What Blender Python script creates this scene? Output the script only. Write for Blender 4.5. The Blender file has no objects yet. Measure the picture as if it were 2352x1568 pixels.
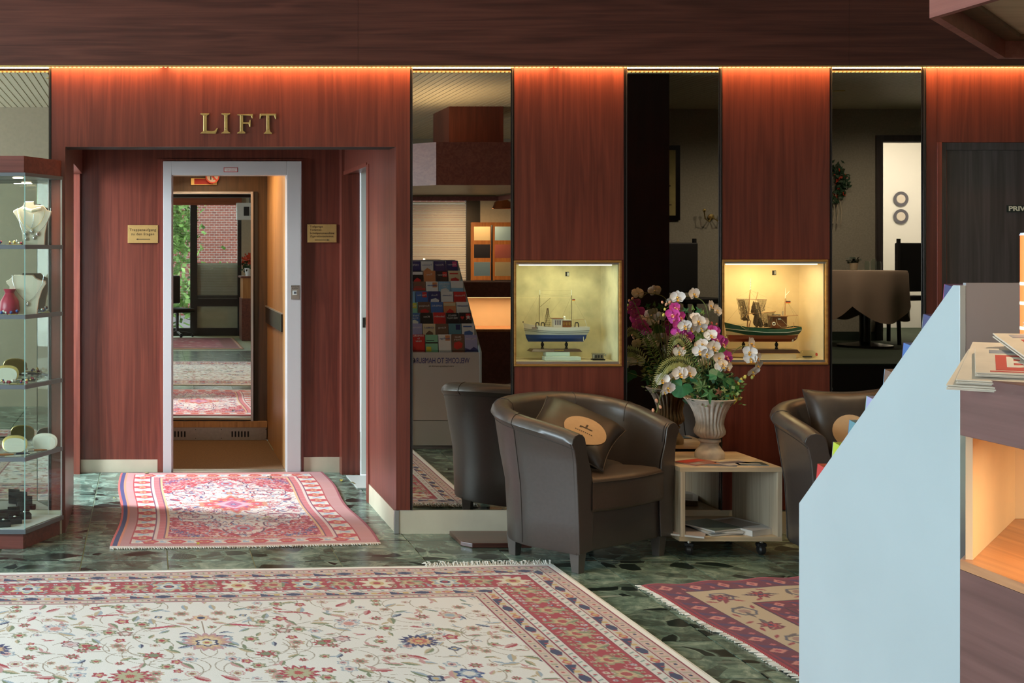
import bpy, bmesh, math, random
import numpy as np
from mathutils import Vector, Matrix, Euler

random.seed(7)
SC = bpy.context.scene
COL = SC.collection
PI = math.pi

# ------------------------------------------------------------------ camera
F, CX, CY, H = 2880.0, 338.0, 574.0, 1.59          # focal length in pixels of a 2352 x 1568 frame, vanishing point, eye height
cam_data = bpy.data.cameras.new('camera')
cam = bpy.data.objects.new('camera', cam_data)
COL.objects.link(cam)
cam.location = (0, 0, H)
cam.rotation_euler = (PI / 2, 0, 0)
cam_data.sensor_width = 36.0
cam_data.lens = F / 2352 * 36.0
cam_data.shift_x = (1176 - CX) / 2352
cam_data.shift_y = -(784 - CY) / 2352
cam_data.clip_start = 0.05
SC.camera = cam

# ------------------------------------------------------------------ colour management, sky, daylight
SC.view_settings.view_transform = 'Standard'
SC.view_settings.look = 'None'
SC.view_settings.gamma = 1.0
SC.view_settings.use_curve_mapping = False
SC.view_settings.exposure = 0.12
SC.cycles.max_bounces = 8
SC.cycles.diffuse_bounces = 4
SC.cycles.glossy_bounces = 5
SC.cycles.transparent_max_bounces = 16
SC.cycles.caustics_reflective = False
SC.cycles.caustics_refractive = False
SC.cycles.sample_clamp_indirect = 6.0

world = bpy.data.worlds.new('sky')
SC.world = world
world.use_nodes = True
bg = world.node_tree.nodes['Background']
bg.inputs['Color'].default_value = (0.80, 0.90, 1.0, 1)
bg.inputs['Strength'].default_value = 3.2


def area_light(name, loc, direction, sx, sy, watts, color, spread=PI):
    d = bpy.data.lights.new(name, 'AREA')
    d.shape = 'RECTANGLE'
    d.size, d.size_y = sx, sy
    d.energy = watts
    d.color = color
    d.spread = spread
    o = bpy.data.objects.new(name, d)
    COL.objects.link(o)
    o.location = loc
    o.rotation_euler = Vector(direction).to_track_quat('-Z', 'Y').to_euler()
    return o


# daylight behind the big windows of the left wall, the entrance and the stair window
area_light('window_daylight', (-4.45, 3.7, 1.9), (1, 0.0, -0.12), 5.0, 2.6, 540, (0.74, 0.87, 1.0))
area_light('entrance_daylight', (-0.6, -4.8, 3.8), (0.1, 1, -0.42), 6.0, 2.6, 560, (0.84, 0.92, 1.0))
area_light('stair_window_daylight', (-2.25, 8.2, 1.75), (1, 0.0, -0.72), 0.35, 1.8, 185, (0.82, 0.95, 1.0), math.radians(125))


# ------------------------------------------------------------------ pixels to metres
def px(p, D):
    return (p - CX) * D / F


def pz(p, D):
    return H - (p - CY) * D / F


def dfloor(p, z=0.0):
    return (H - z) * F / (p - CY)


def at(x, y, D):
    return Vector((px(x, D), D, pz(y, D)))


S = F / 2500.0
DW = F / 410.0            # front face of the panelled wall
DB = F / 321.0            # back of the lift alcove


# ------------------------------------------------------------------ mesh building
class MB:
    def __init__(self):
        self.v, self.f, self.m = [], [], []

    def add(self, vs, fs, mat=0):
        n = len(self.v)
        self.v.extend([tuple(p) for p in vs])
        for f in fs:
            self.f.append(tuple(i + n for i in f))
            self.m.append(mat)
        return self

    def box(self, x0, x1, y0, y1, z0, z1, mat=0):
        vs = [(x0, y0, z0), (x1, y0, z0), (x1, y1, z0), (x0, y1, z0), (x0, y0, z1), (x1, y0, z1), (x1, y1, z1), (x0, y1, z1)]
        fs = [(3, 2, 1, 0), (4, 5, 6, 7), (0, 1, 5, 4), (1, 2, 6, 5), (2, 3, 7, 6), (3, 0, 4, 7)]
        return self.add(vs, fs, mat)

    def prism(self, pts, a, b, axis='z', mat=0):
        def mk(p, h):
            return (p[0], p[1], h) if axis == 'z' else ((h, p[0], p[1]) if axis == 'x' else (p[0], h, p[1]))
        n = len(pts)
        vs = [mk(p, a) for p in pts] + [mk(p, b) for p in pts]
        fs = [tuple(range(n))[::-1], tuple(range(n, 2 * n))] + [(i, (i + 1) % n, n + (i + 1) % n, n + i) for i in range(n)]
        return self.add(vs, fs, mat)

    def tube(self, pts, r, n=8, mat=0, cap=True):
        pts = [Vector(p) for p in pts]
        k = len(pts)
        rs = r if isinstance(r, (list, tuple)) else [r] * k
        rings, ref = [], None
        for i, p in enumerate(pts):
            t = (pts[min(i + 1, k - 1)] - pts[max(i - 1, 0)])
            t = t.normalized() if t.length > 1e-9 else Vector((0, 0, 1))
            if ref is None:
                ref = Vector((0, 0, 1)) if abs(t.z) < 0.9 else Vector((1, 0, 0))
            a = t.cross(ref)
            if a.length < 1e-6:
                a = t.cross(Vector((0.3, 1, 0.2)))
            a.normalize()
            b = t.cross(a).normalized()
            ref = -b if b.dot(ref) < 0 else b
            rings.append([p + (a * math.cos(2 * PI * j / n) + b * math.sin(2 * PI * j / n)) * rs[i] for j in range(n)])
        return self.loft(rings, mat, cap)

    def loft(self, rings, mat=0, cap=True, closed=False, mats=None):
        n = len(rings[0])
        vs = [p for r in rings for p in r]
        base = len(self.v)
        self.v.extend([tuple(p) for p in vs])
        k = len(rings)
        for i in range(k if closed else k - 1):
            i2 = (i + 1) % k
            for j in range(n):
                self.f.append((base + i * n + j, base + i * n + (j + 1) % n, base + i2 * n + (j + 1) % n, base + i2 * n + j))
                self.m.append(mats[j] if mats else mat)
        if cap and not closed:
            self.f.append(tuple(base + j for j in range(n))[::-1])
            self.m.append(mats[0] if mats else mat)
            self.f.append(tuple(base + (k - 1) * n + j for j in range(n)))
            self.m.append(mats[0] if mats else mat)
        return self

    def sheet(self, rows, mat=0):
        n = len(rows[0])
        base = len(self.v)
        for r in rows:
            self.v.extend([tuple(p) for p in r])
        for i in range(len(rows) - 1):
            for j in range(n - 1):
                self.f.append((base + i * n + j, base + i * n + j + 1, base + (i + 1) * n + j + 1, base + (i + 1) * n + j))
                self.m.append(mat)
        return self

    def lathe(self, prof, n=24, c=(0, 0, 0), mat=0, flute=None):
        rings = []
        for q in prof:
            r, z = q[0], q[1]
            fl = q[2] if len(q) > 2 else 0.0
            ring = []
            for j in range(n):
                a = 2 * PI * j / n
                rr = r * (1 + fl * (abs(math.cos(a * (flute or 0) / 2)) - 0.6)) if flute else r
                ring.append((c[0] + rr * math.cos(a), c[1] + rr * math.sin(a), c[2] + z))
            rings.append(ring)
        return self.loft(rings, mat)

    def ball(self, c, r, n=10, mat=0, sz=1.0):
        prof = [(max(1e-4, r * math.sin(PI * i / (n // 2))), -r * sz * math.cos(PI * i / (n // 2))) for i in range(n // 2 + 1)]
        return self.lathe(prof, n, c, mat)

    def xf(self, M, start=0):
        self.v[start:] = [tuple(M @ Vector(p)) for p in self.v[start:]]
        return self

    def build(self, name, mats, parent=None, loc=(0, 0, 0), rot=(0, 0, 0), smooth=False, bevel=0.0, sub=0, seg=2, angle=40):
        me = bpy.data.meshes.new(name)
        me.from_pydata(self.v, [], self.f)
        mats = mats if isinstance(mats, (list, tuple)) else [mats]
        for m in mats:
            me.materials.append(m)
        if len(mats) > 1:
            me.polygons.foreach_set('material_index', self.m)
        bm = bmesh.new()
        bm.from_mesh(me)
        bmesh.ops.recalc_face_normals(bm, faces=bm.faces)
        bm.to_mesh(me)
        bm.free()
        if smooth or sub:
            me.polygons.foreach_set('use_smooth', [True] * len(me.polygons))
            if not sub:
                me.set_sharp_from_angle(angle=math.radians(angle))
        o = bpy.data.objects.new(name, me)
        COL.objects.link(o)
        o.location = loc
        o.rotation_euler = rot
        if parent is not None:
            o.parent = parent
        if bevel:
            md = o.modifiers.new('bevel', 'BEVEL')
            md.width = bevel
            md.segments = seg
            md.limit_method = 'ANGLE'
            md.angle_limit = math.radians(35)
            md.harden_normals = False
        if sub:
            md = o.modifiers.new('sub', 'SUBSURF')
            md.levels = sub
            md.render_levels = sub
        me.update()
        return o


def tag(o, label=None, cat=None, group=None, kind=None):
    if label:
        o['label'] = label
    if cat:
        o['category'] = cat
    if group:
        o['group'] = group
    if kind:
        o['kind'] = kind
    return o


def empty(name, loc=(0, 0, 0), rz=0.0, label=None, cat=None, group=None, kind=None, parent=None):
    o = bpy.data.objects.new(name, None)
    o.empty_display_size = 0.05
    COL.objects.link(o)
    o.location = loc
    o.rotation_euler = (0, 0, rz)
    if parent is not None:
        o.parent = parent
    return tag(o, label, cat, group, kind)


def dup(o, parent=None):
    c = o.copy()
    COL.objects.link(c)
    if parent is not None:
        c.parent = parent
    for ch in list(o.children):
        dup(ch, c)
    return c


def dup_mesh(o, loc=None, rot=None, scale=None, parent=None):
    c = o.copy()
    COL.objects.link(c)
    if parent is not None:
        c.parent = parent
    if loc is not None:
        c.location = loc
    if rot is not None:
        c.rotation_euler = rot
    if scale is not None:
        c.scale = scale if hasattr(scale, '__len__') else (scale, scale, scale)
    return c


def text(name, body, mat, loc, rot, size, parent=None, ext=0.0006, align='CENTER', sx=1.0, spacing=1.0):
    cu = bpy.data.curves.new(name, 'FONT')
    cu.body = body
    cu.size = size
    cu.extrude = ext
    cu.align_x = align
    cu.align_y = 'CENTER'
    cu.space_character = spacing
    cu.resolution_u = 3
    cu.materials.append(mat)
    o = bpy.data.objects.new(name, cu)
    COL.objects.link(o)
    o.location = loc
    o.rotation_euler = rot
    o.scale = (sx, 1, 1)
    if parent is not None:
        o.parent = parent
    return o


FACE_CAM = (PI / 2, 0, 0)           # lettering on a wall that faces the camera (normal -Y)
FACE_WALL = (PI / 2, 0, PI)         # lettering that faces away from the camera (normal +Y)


# ------------------------------------------------------------------ materials
def s2l(c):
    return tuple((x / 255 / 12.92) if x / 255 <= 0.04045 else ((x / 255 + 0.055) / 1.055) ** 2.4 for x in c)


def base_mat(name):
    m = bpy.data.materials.new(name)
    m.use_nodes = True
    nt = m.node_tree
    return m, nt, nt.nodes['Principled BSDF']


def mat(name, col, rough=0.5, metal=0.0, coat=0.0, emit=None, estr=0.0, noise=0.0, nscale=30.0, bump=0.0, spec=0.5, sheen=0.0, trans=0.0):
    """Plain surface; noise = fine variation of the colour, bump = fine relief."""
    m, nt, b = base_mat(name)
    b.inputs['Base Color'].default_value = (*col, 1)
    b.inputs['Roughness'].default_value = rough
    b.inputs['Metallic'].default_value = metal
    b.inputs['Coat Weight'].default_value = coat
    b.inputs['Coat Roughness'].default_value = 0.3
    b.inputs['Specular IOR Level'].default_value = spec
    if sheen:
        b.inputs['Sheen Weight'].default_value = sheen
    if trans:
        b.inputs['Subsurface Weight'].default_value = 0.0
    if emit:
        b.inputs['Emission Color'].default_value = (*emit, 1)
        b.inputs['Emission Strength'].default_value = estr
    if noise or bump:
        tc = nt.nodes.new('ShaderNodeTexCoord')
        nz = nt.nodes.new('ShaderNodeTexNoise')
        nz.inputs['Scale'].default_value = nscale
        nz.inputs['Detail'].default_value = 5
        nt.links.new(tc.outputs['Object'], nz.inputs['Vector'])
        if noise:
            r = nt.nodes.new('ShaderNodeValToRGB')
            r.color_ramp.elements[0].position = 0.3
            r.color_ramp.elements[1].position = 0.7
            r.color_ramp.elements[0].color = (*[max(0, c * (1 - noise)) for c in col], 1)
            r.color_ramp.elements[1].color = (*[min(1, c * (1 + noise)) for c in col], 1)
            nt.links.new(nz.outputs['Fac'], r.inputs['Fac'])
            nt.links.new(r.outputs['Color'], b.inputs['Base Color'])
        if bump:
            bp = nt.nodes.new('ShaderNodeBump')
            bp.inputs['Strength'].default_value = bump
            bp.inputs['Distance'].default_value = 0.002
            nt.links.new(nz.outputs['Fac'], bp.inputs['Height'])
            nt.links.new(bp.outputs['Normal'], b.inputs['Normal'])
    return m


def wood(name, dark, light, axis='z', rough=0.35, coat=0.25, fine=60.0, coord='Object', figure=1.0, spec=0.5):
    """Veneer: long fine pores plus broad cathedral figure along AXIS."""
    m, nt, b = base_mat(name)
    N, L = nt.nodes, nt.links
    tc = N.new('ShaderNodeTexCoord')
    geo = N.new('ShaderNodeNewGeometry')
    src = tc.outputs['Object'] if coord == 'Object' else geo.outputs['Position']

    def mapped(across, along):
        mp = N.new('ShaderNodeMapping')
        s = [across, across, across]
        s['xyz'.index(axis)] = along
        mp.inputs['Scale'].default_value = s
        L.new(src, mp.inputs['Vector'])
        return mp.outputs['Vector']
    n1 = N.new('ShaderNodeTexNoise')
    n1.inputs['Scale'].default_value = 1.0
    n1.inputs['Detail'].default_value = 6
    n1.inputs['Roughness'].default_value = 0.65
    L.new(mapped(fine, fine * 0.025), n1.inputs['Vector'])
    n2 = N.new('ShaderNodeTexNoise')
    n2.inputs['Scale'].default_value = 1.0
    n2.inputs['Detail'].default_value = 3
    n2.inputs['Distortion'].default_value = 0.6
    L.new(mapped(9.0, 0.55), n2.inputs['Vector'])
    wv = N.new('ShaderNodeMath')
    wv.operation = 'MULTIPLY'
    wv.inputs[1].default_value = 34.0
    L.new(n2.outputs['Fac'], wv.inputs[0])
    sn = N.new('ShaderNodeMath')
    sn.operation = 'SINE'
    L.new(wv.outputs[0], sn.inputs[0])
    mx = N.new('ShaderNodeMath')
    mx.operation = 'MULTIPLY_ADD'
    mx.inputs[1].default_value = 0.11 * figure
    L.new(sn.outputs[0], mx.inputs[0])
    L.new(n1.outputs['Fac'], mx.inputs[2])
    r = N.new('ShaderNodeValToRGB')
    r.color_ramp.elements[0].position = 0.28
    r.color_ramp.elements[1].position = 0.74
    r.color_ramp.elements[0].color = (*dark, 1)
    r.color_ramp.elements[1].color = (*light, 1)
    L.new(mx.outputs[0], r.inputs['Fac'])
    L.new(r.outputs['Color'], b.inputs['Base Color'])
    b.inputs['Roughness'].default_value = rough
    b.inputs['Coat Weight'].default_value = coat
    b.inputs['Coat Roughness'].default_value = 0.25
    b.inputs['Specular IOR Level'].default_value = spec
    bp = N.new('ShaderNodeBump')
    bp.inputs['Strength'].default_value = 0.12
    bp.inputs['Distance'].default_value = 0.001
    L.new(n1.outputs['Fac'], bp.inputs['Height'])
    L.new(bp.outputs['Normal'], b.inputs['Normal'])
    return m


def glass_mat(name, tint=(0.93, 0.97, 0.95), refl=1.0):
    m = bpy.data.materials.new(name)
    m.use_nodes = True
    nt = m.node_tree
    nt.nodes.clear()
    out = nt.nodes.new('ShaderNodeOutputMaterial')
    tr = nt.nodes.new('ShaderNodeBsdfTransparent')
    tr.inputs['Color'].default_value = (*tint, 1)
    gl = nt.nodes.new('ShaderNodeBsdfGlossy')
    gl.inputs['Roughness'].default_value = 0.01
    fr = nt.nodes.new('ShaderNodeFresnel')
    fr.inputs['IOR'].default_value = 1.0 + 0.45 * refl
    mx = nt.nodes.new('ShaderNodeMixShader')
    ge = nt.nodes.new('ShaderNodeNewGeometry')
    fm = nt.nodes.new('ShaderNodeMath')
    fm.operation = 'MULTIPLY_ADD'
    fm.inputs[1].default_value = -1.0
    fm.inputs[2].default_value = 1.0
    nt.links.new(ge.outputs['Backfacing'], fm.inputs[0])
    fk = nt.nodes.new('ShaderNodeMath')
    fk.operation = 'MULTIPLY'
    nt.links.new(fr.outputs[0], fk.inputs[0])
    nt.links.new(fm.outputs[0], fk.inputs[1])
    nt.links.new(fk.outputs[0], mx.inputs[0])
    nt.links.new(tr.outputs[0], mx.inputs[1])
    nt.links.new(gl.outputs[0], mx.inputs[2])
    nt.links.new(mx.outputs[0], out.inputs['Surface'])
    return m


def marble_mat(name, joint=False):
    """Green agglomerate marble: angular dark chips and pale veins in a mottled green ground, other in every tile."""
    m, nt, b = base_mat(name)
    N, L = nt.nodes, nt.links
    geo = N.new('ShaderNodeNewGeometry')
    info = N.new('ShaderNodeObjectInfo')
    off = N.new('ShaderNodeVectorMath')
    off.operation = 'SCALE'
    off.inputs[0].default_value = (37.0, 53.0, 11.0)
    L.new(info.outputs['Random'], off.inputs['Scale'])
    pos = N.new('ShaderNodeVectorMath')
    pos.operation = 'ADD'
    L.new(geo.outputs['Position'], pos.inputs[0])
    L.new(off.outputs[0], pos.inputs[1])
    wn = N.new('ShaderNodeTexNoise')
    wn.inputs['Scale'].default_value = 3.0
    wn.inputs['Detail'].default_value = 2
    L.new(pos.outputs[0], wn.inputs['Vector'])
    wsc = N.new('ShaderNodeVectorMath')
    wsc.operation = 'SCALE'
    wsc.inputs['Scale'].default_value = 0.22
    L.new(wn.outputs['Color'], wsc.inputs[0])
    wp = N.new('ShaderNodeVectorMath')
    wp.operation = 'ADD'
    L.new(pos.outputs[0], wp.inputs[0])
    L.new(wsc.outputs[0], wp.inputs[1])
    # chips
    mp = N.new('ShaderNodeMapping')
    mp.inputs['Rotation'].default_value = (0, 0, 0.35)
    mp.inputs['Scale'].default_value = (7.5, 11.0, 7.0)
    L.new(wp.outputs[0], mp.inputs['Vector'])
    vo = N.new('ShaderNodeTexVoronoi')
    vo.inputs['Scale'].default_value = 1.0
    L.new(mp.outputs[0], vo.inputs['Vector'])
    ve = N.new('ShaderNodeTexVoronoi')
    ve.feature = 'DISTANCE_TO_EDGE'
    ve.inputs['Scale'].default_value = 1.0
    L.new(mp.outputs[0], ve.inputs['Vector'])
    sp = N.new('ShaderNodeSeparateColor')
    L.new(vo.outputs['Color'], sp.inputs[0])
    lt = N.new('ShaderNodeMath')
    lt.operation = 'LESS_THAN'
    lt.inputs[1].default_value = 0.17
    L.new(sp.outputs[0], lt.inputs[0])
    ed = N.new('ShaderNodeMapRange')
    ed.inputs['From Min'].default_value = 0.05
    ed.inputs['From Max'].default_value = 0.085
    L.new(ve.outputs['Distance'], ed.inputs['Value'])
    chip = N.new('ShaderNodeMath')
    chip.operation = 'MULTIPLY'
    L.new(lt.outputs[0], chip.inputs[0])
    L.new(ed.outputs[0], chip.inputs[1])
    # ground
    g = N.new('ShaderNodeTexNoise')
    g.inputs['Scale'].default_value = 9.0
    g.inputs['Detail'].default_value = 8
    g.inputs['Roughness'].default_value = 0.7
    g.inputs['Distortion'].default_value = 0.8
    L.new(pos.outputs[0], g.inputs['Vector'])
    gr = N.new('ShaderNodeValToRGB')
    e = gr.color_ramp.elements
    e[0].position, e[0].color = 0.30, (0.036, 0.066, 0.055, 1)
    e[1].position, e[1].color = 0.75, (0.36, 0.44, 0.35, 1)
    x = gr.color_ramp.elements.new(0.5)
    x.color = (0.115, 0.175, 0.142, 1)
    L.new(g.outputs['Fac'], gr.inputs['Fac'])
    # each cell its own tone
    tone = N.new('ShaderNodeMapRange')
    tone.inputs['To Min'].default_value = 0.55
    tone.inputs['To Max'].default_value = 1.5
    L.new(sp.outputs[1], tone.inputs['Value'])
    tm = N.new('ShaderNodeVectorMath')
    tm.operation = 'SCALE'
    L.new(gr.outputs['Color'], tm.inputs[0])
    L.new(tone.outputs[0], tm.inputs['Scale'])
    # veins
    vm = N.new('ShaderNodeMapping')
    vm.inputs['Rotation'].default_value = (0, 0, 0.7)
    vm.inputs['Scale'].default_value = (3.0, 22.0, 3.0)
    L.new(wp.outputs[0], vm.inputs['Vector'])
    vn = N.new('ShaderNodeTexNoise')
    vn.inputs['Scale'].default_value = 1.0
    vn.inputs['Detail'].default_value = 4
    L.new(vm.outputs[0], vn.inputs['Vector'])
    vr = N.new('ShaderNodeMapRange')
    vr.inputs['From Min'].default_value = 0.60
    vr.inputs['From Max'].default_value = 0.80
    L.new(vn.outputs['Fac'], vr.inputs['Value'])
    m1 = N.new('ShaderNodeMix')
    m1.data_type = 'RGBA'
    L.new(vr.outputs[0], m1.inputs[0])
    L.new(tm.outputs[0], m1.inputs[6])
    m1.inputs[7].default_value = (0.42, 0.47, 0.41, 1)
    m2 = N.new('ShaderNodeMix')
    m2.data_type = 'RGBA'
    L.new(chip.outputs[0], m2.inputs[0])
    L.new(m1.outputs[2], m2.inputs[6])
    m2.inputs[7].default_value = (0.010, 0.020, 0.018, 1)
    L.new(m2.outputs[2], b.inputs['Base Color'])
    b.inputs['Roughness'].default_value = 0.2
    b.inputs['Specular IOR Level'].default_value = 0.55
    return m


def vcol_mat(name, rough=0.9, sheen=0.15):
    """Woven pile: the print comes from the mesh's colour attribute, the relief from a fine weave."""
    m, nt, b = base_mat(name)
    a = nt.nodes.new('ShaderNodeVertexColor')
    a.layer_name = 'print'
    nt.links.new(a.outputs['Color'], b.inputs['Base Color'])
    b.inputs['Roughness'].default_value = rough
    b.inputs['Specular IOR Level'].default_value = 0.15
    b.inputs['Sheen Weight'].default_value = sheen
    nz = nt.nodes.new('ShaderNodeTexNoise')
    nz.inputs['Scale'].default_value = 260
    tc = nt.nodes.new('ShaderNodeTexCoord')
    nt.links.new(tc.outputs['Object'], nz.inputs['Vector'])
    bp = nt.nodes.new('ShaderNodeBump')
    bp.inputs['Strength'].default_value = 0.35
    bp.inputs['Distance'].default_value = 0.003
    nt.links.new(nz.outputs['Fac'], bp.inputs['Height'])
    nt.links.new(bp.outputs['Normal'], b.inputs['Normal'])
    return m


M = {}
M['mahogany'] = wood('mahogany', (0.100, 0.0225, 0.015), (0.172, 0.040, 0.0245), 'z', 0.38, 0.25, coord='Position', spec=0.4)
M['mahogany_h'] = wood('mahogany_horizontal', (0.065, 0.018, 0.013), (0.135, 0.040, 0.027), 'x', 0.42, 0.15, coord='Position', spec=0.4)
M['mahogany_d'] = wood('mahogany_along', (0.10, 0.028, 0.020), (0.20, 0.060, 0.040), 'y', 0.38, 0.2, coord='Position')
M['door_wood'] = wood('dark_door_veneer', (0.042, 0.033, 0.033), (0.088, 0.072, 0.073), 'z', 0.40, 0.55, coord='Position')
M['wood_edge'] = wood('mahogany_edging', (0.13, 0.025, 0.017), (0.24, 0.055, 0.033), 'z', 0.35, 0.3, coord='Position')
M['lift_wood'] = wood('lift_oak', (0.34, 0.17, 0.060), (0.50, 0.28, 0.11), 'z', 0.4, 0.2, coord='Position')
M['light_wood'] = wood('limed_oak', (0.46, 0.38, 0.27), (0.64, 0.56, 0.43), 'z', 0.5, 0.1, coord='Object', fine=90)
M['light_wood_x'] = wood('limed_oak_top', (0.48, 0.37, 0.24), (0.66, 0.54, 0.37), 'x', 0.45, 0.15, coord='Object', fine=90)
M['frame_gold'] = wood('gilded_oak_frame', (0.24, 0.11, 0.022), (0.40, 0.20, 0.05), 'x', 0.35, 0.3, coord='Object')
M['desk_top'] = wood('cherry_desk_top', (0.34, 0.14, 0.060), (0.50, 0.23, 0.10), 'y', 0.35, 0.3, coord='Object')
M['plinth_wood'] = wood('cabinet_mahogany', (0.11, 0.030, 0.024), (0.19, 0.055, 0.042), 'x', 0.4, 0.2, coord='Object')
M['board_wood'] = wood('dark_walnut_board', (0.045, 0.014, 0.010), (0.10, 0.034, 0.022), 'x', 0.3, 0.4, coord='Object')
M['cream'] = mat('cream_laminate', (0.56, 0.50, 0.38), 0.45, noise=0.06, nscale=8)
M['cream_paint'] = mat('cream_paint', (0.62, 0.52, 0.36), 0.6, noise=0.05, nscale=6)
M['plaster'] = mat('aged_plaster', (0.62, 0.54, 0.34), 0.8, noise=0.22, nscale=9, bump=0.3)
M['plaster_warm'] = mat('warm_plaster', (0.70, 0.55, 0.34), 0.8, noise=0.10, nscale=7, bump=0.2)
M['wallpaper'] = mat('beige_wallpaper', (0.42, 0.40, 0.33), 0.85, noise=0.12, nscale=60, bump=0.4)
M['beige'] = mat('beige_paint', (0.46, 0.40, 0.30), 0.8, noise=0.05)
M['white_lacquer'] = mat('white_lacquer', (0.56, 0.545, 0.56), 0.3, coat=0.2)
M['jamb_grey'] = mat('grey_white_paint', (0.60, 0.62, 0.60), 0.4)
M['white'] = mat('white_paint', (0.78, 0.79, 0.78), 0.4)
M['paper'] = mat('paper_white', (0.74, 0.73, 0.70), 0.7)
M['rack_white'] = mat('rack_blue_white', (0.405, 0.475, 0.50), 0.35, coat=0.1, noise=0.03, nscale=3)
M['rack_grey'] = mat('rack_grey_plastic', (0.30, 0.30, 0.33), 0.35, coat=0.2)
M['slat'] = mat('ceiling_lamella', (0.74, 0.67, 0.50), 0.5)
M['void'] = mat('dark_void', (0.02, 0.016, 0.012), 0.8)
M['black'] = mat('black_gloss', (0.006, 0.005, 0.005), 0.25)
M['black_matt'] = mat('black_matt', (0.012, 0.012, 0.013), 0.6)
M['dark_metal'] = mat('dark_anodised', (0.035, 0.032, 0.030), 0.4, metal=0.3)
M['alu'] = mat('aluminium', (0.55, 0.55, 0.56), 0.32, metal=0.9)
M['shelf_metal'] = mat('grey_shelf_profile', (0.16, 0.18, 0.20), 0.35, metal=0.5)
M['steel'] = mat('stainless_steel', (0.50, 0.46, 0.40), 0.3, metal=0.85, noise=0.08, nscale=40)
M['brass'] = mat('brass', (0.72, 0.55, 0.22), 0.28, metal=0.9, noise=0.1, nscale=20)
M['brass_plate'] = mat('brushed_brass_plate', (0.50, 0.31, 0.11), 0.42, metal=0.35, noise=0.05, nscale=30)
M['copper'] = mat('copper', (0.62, 0.20, 0.08), 0.22, metal=0.9)
M['ink'] = mat('engraved_ink', (0.05, 0.028, 0.01), 0.6)
M['ink_blue'] = mat('blue_print', (0.03, 0.04, 0.22), 0.5)
M['ink_black'] = mat('black_print', (0.02, 0.02, 0.022), 0.6)
M['red_print'] = mat('red_print', (0.52, 0.03, 0.025), 0.5)
M['leather'] = mat('dark_brown_leather', (0.050, 0.040, 0.035), 0.36, coat=0.45, noise=0.08, nscale=60, bump=0.22, spec=0.55)
M['leather_seat'] = mat('dark_brown_seat_leather', (0.060, 0.042, 0.031), 0.36, noise=0.08, nscale=60, bump=0.25, spec=0.55)
M['thread'] = mat('brown_seam_thread', (0.035, 0.026, 0.021), 0.5)
M['leg_grey'] = mat('grey_brown_leg', (0.10, 0.085, 0.075), 0.35)
M['pillow'] = mat('dark_brown_hide', (0.032, 0.023, 0.017), 0.42, noise=0.3, nscale=14, bump=0.3)
M['label_tan'] = mat('tan_leather_label', (0.48, 0.30, 0.15), 0.6, noise=0.06)
M['glass'] = glass_mat('clear_glass')
M['glass_edge'] = mat('green_glass_edge', (0.25, 0.42, 0.38), 0.15)
M['window_glass'] = glass_mat('window_glass', (0.92, 0.95, 0.94))
M['carpet_brown'] = mat('brown_coir_carpet', (0.125, 0.070, 0.032), 0.95, noise=0.25, nscale=120, bump=0.5)
M['carpet_green'] = mat('green_carpet', (0.035, 0.055, 0.035), 0.95, noise=0.25, nscale=90, bump=0.4)
M['asphalt'] = mat('asphalt', (0.25, 0.25, 0.25), 0.9, noise=0.1)
M['marble'] = marble_mat('green_marble')
M['grout'] = mat('green_grey_grout', (0.26, 0.31, 0.21), 0.7, noise=0.15)
mm, nt, b = base_mat('bronze_mirror')
b.inputs['Base Color'].default_value = (0.50, 0.465, 0.42, 1)
b.inputs['Metallic'].default_value = 1.0
b.inputs['Roughness'].default_value = 0.008
M['mirror'] = mm
mm, nt, b = base_mat('silver_mirror')
b.inputs['Base Color'].default_value = (0.82, 0.80, 0.74, 1)
b.inputs['Metallic'].default_value = 1.0
b.inputs['Roughness'].default_value = 0.008
M['mirror_clear'] = mm
M['rug'] = vcol_mat('woven_rug')
M['fringe'] = mat('cream_wool_fringe', (0.66, 0.64, 0.58), 0.9)
M['fringe_red'] = mat('red_selvedge', (0.30, 0.03, 0.04), 0.9)
M['navy_edge'] = mat('navy_selvedge', (0.03, 0.03, 0.11), 0.9)

# ================================================================== THE SETTING
ZT = 3.04                              # ceiling
HX = lambda p: px(p, DW)
HZ = lambda p: pz(p, DW)
ALX0, ALX1, ALZ = HX(150), HX(910), HZ(337)
FLOOR = MB().box(-4.3, 9.8, -2.7, 11.0, -0.08, -0.004).build('floor', M['grout'])
tag(FLOOR, kind='structure')
TP = 0.44
tm_ = MB()
a_, c_ = TP / 2 - 0.0022, TP / 2 - 0.0034
tm_.add([(-a_, -a_, -0.004), (a_, -a_, -0.004), (a_, a_, -0.004), (-a_, a_, -0.004), (-c_, -c_, 0), (c_, -c_, 0), (c_, c_, 0), (-c_, c_, 0)],
        [(4, 5, 6, 7), (0, 1, 5, 4), (1, 2, 6, 5), (2, 3, 7, 6), (3, 0, 4, 7)])
tile = tm_.build('tile', M['marble'], FLOOR)
rest = MB()
first = True
for i in range(-9, 22):
    for j in range(-6, 25):
        x, y = -0.335 + TP / 2 + TP * i, 4.0 + TP * j
        if -1.7 < x < 4.3 and 3.9 < y < 8.9:
            if first:
                tile.location = (x, y, 0)
                first = False
            else:
                dup_mesh(tile, (x, y, 0), parent=FLOOR)
        elif -2.5 < y < 9.6 and x < 9.5:
            rest.v.extend([(p[0] + x, p[1] + y, p[2]) for p in tm_.v])
            n = len(rest.v) - len(tm_.v)
            rest.f.extend([tuple(k + n for k in f) for f in tm_.f])
            rest.m.extend(tm_.m)
tag(rest.build('outer_tile', M['marble'], FLOOR), kind='stuff')

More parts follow.
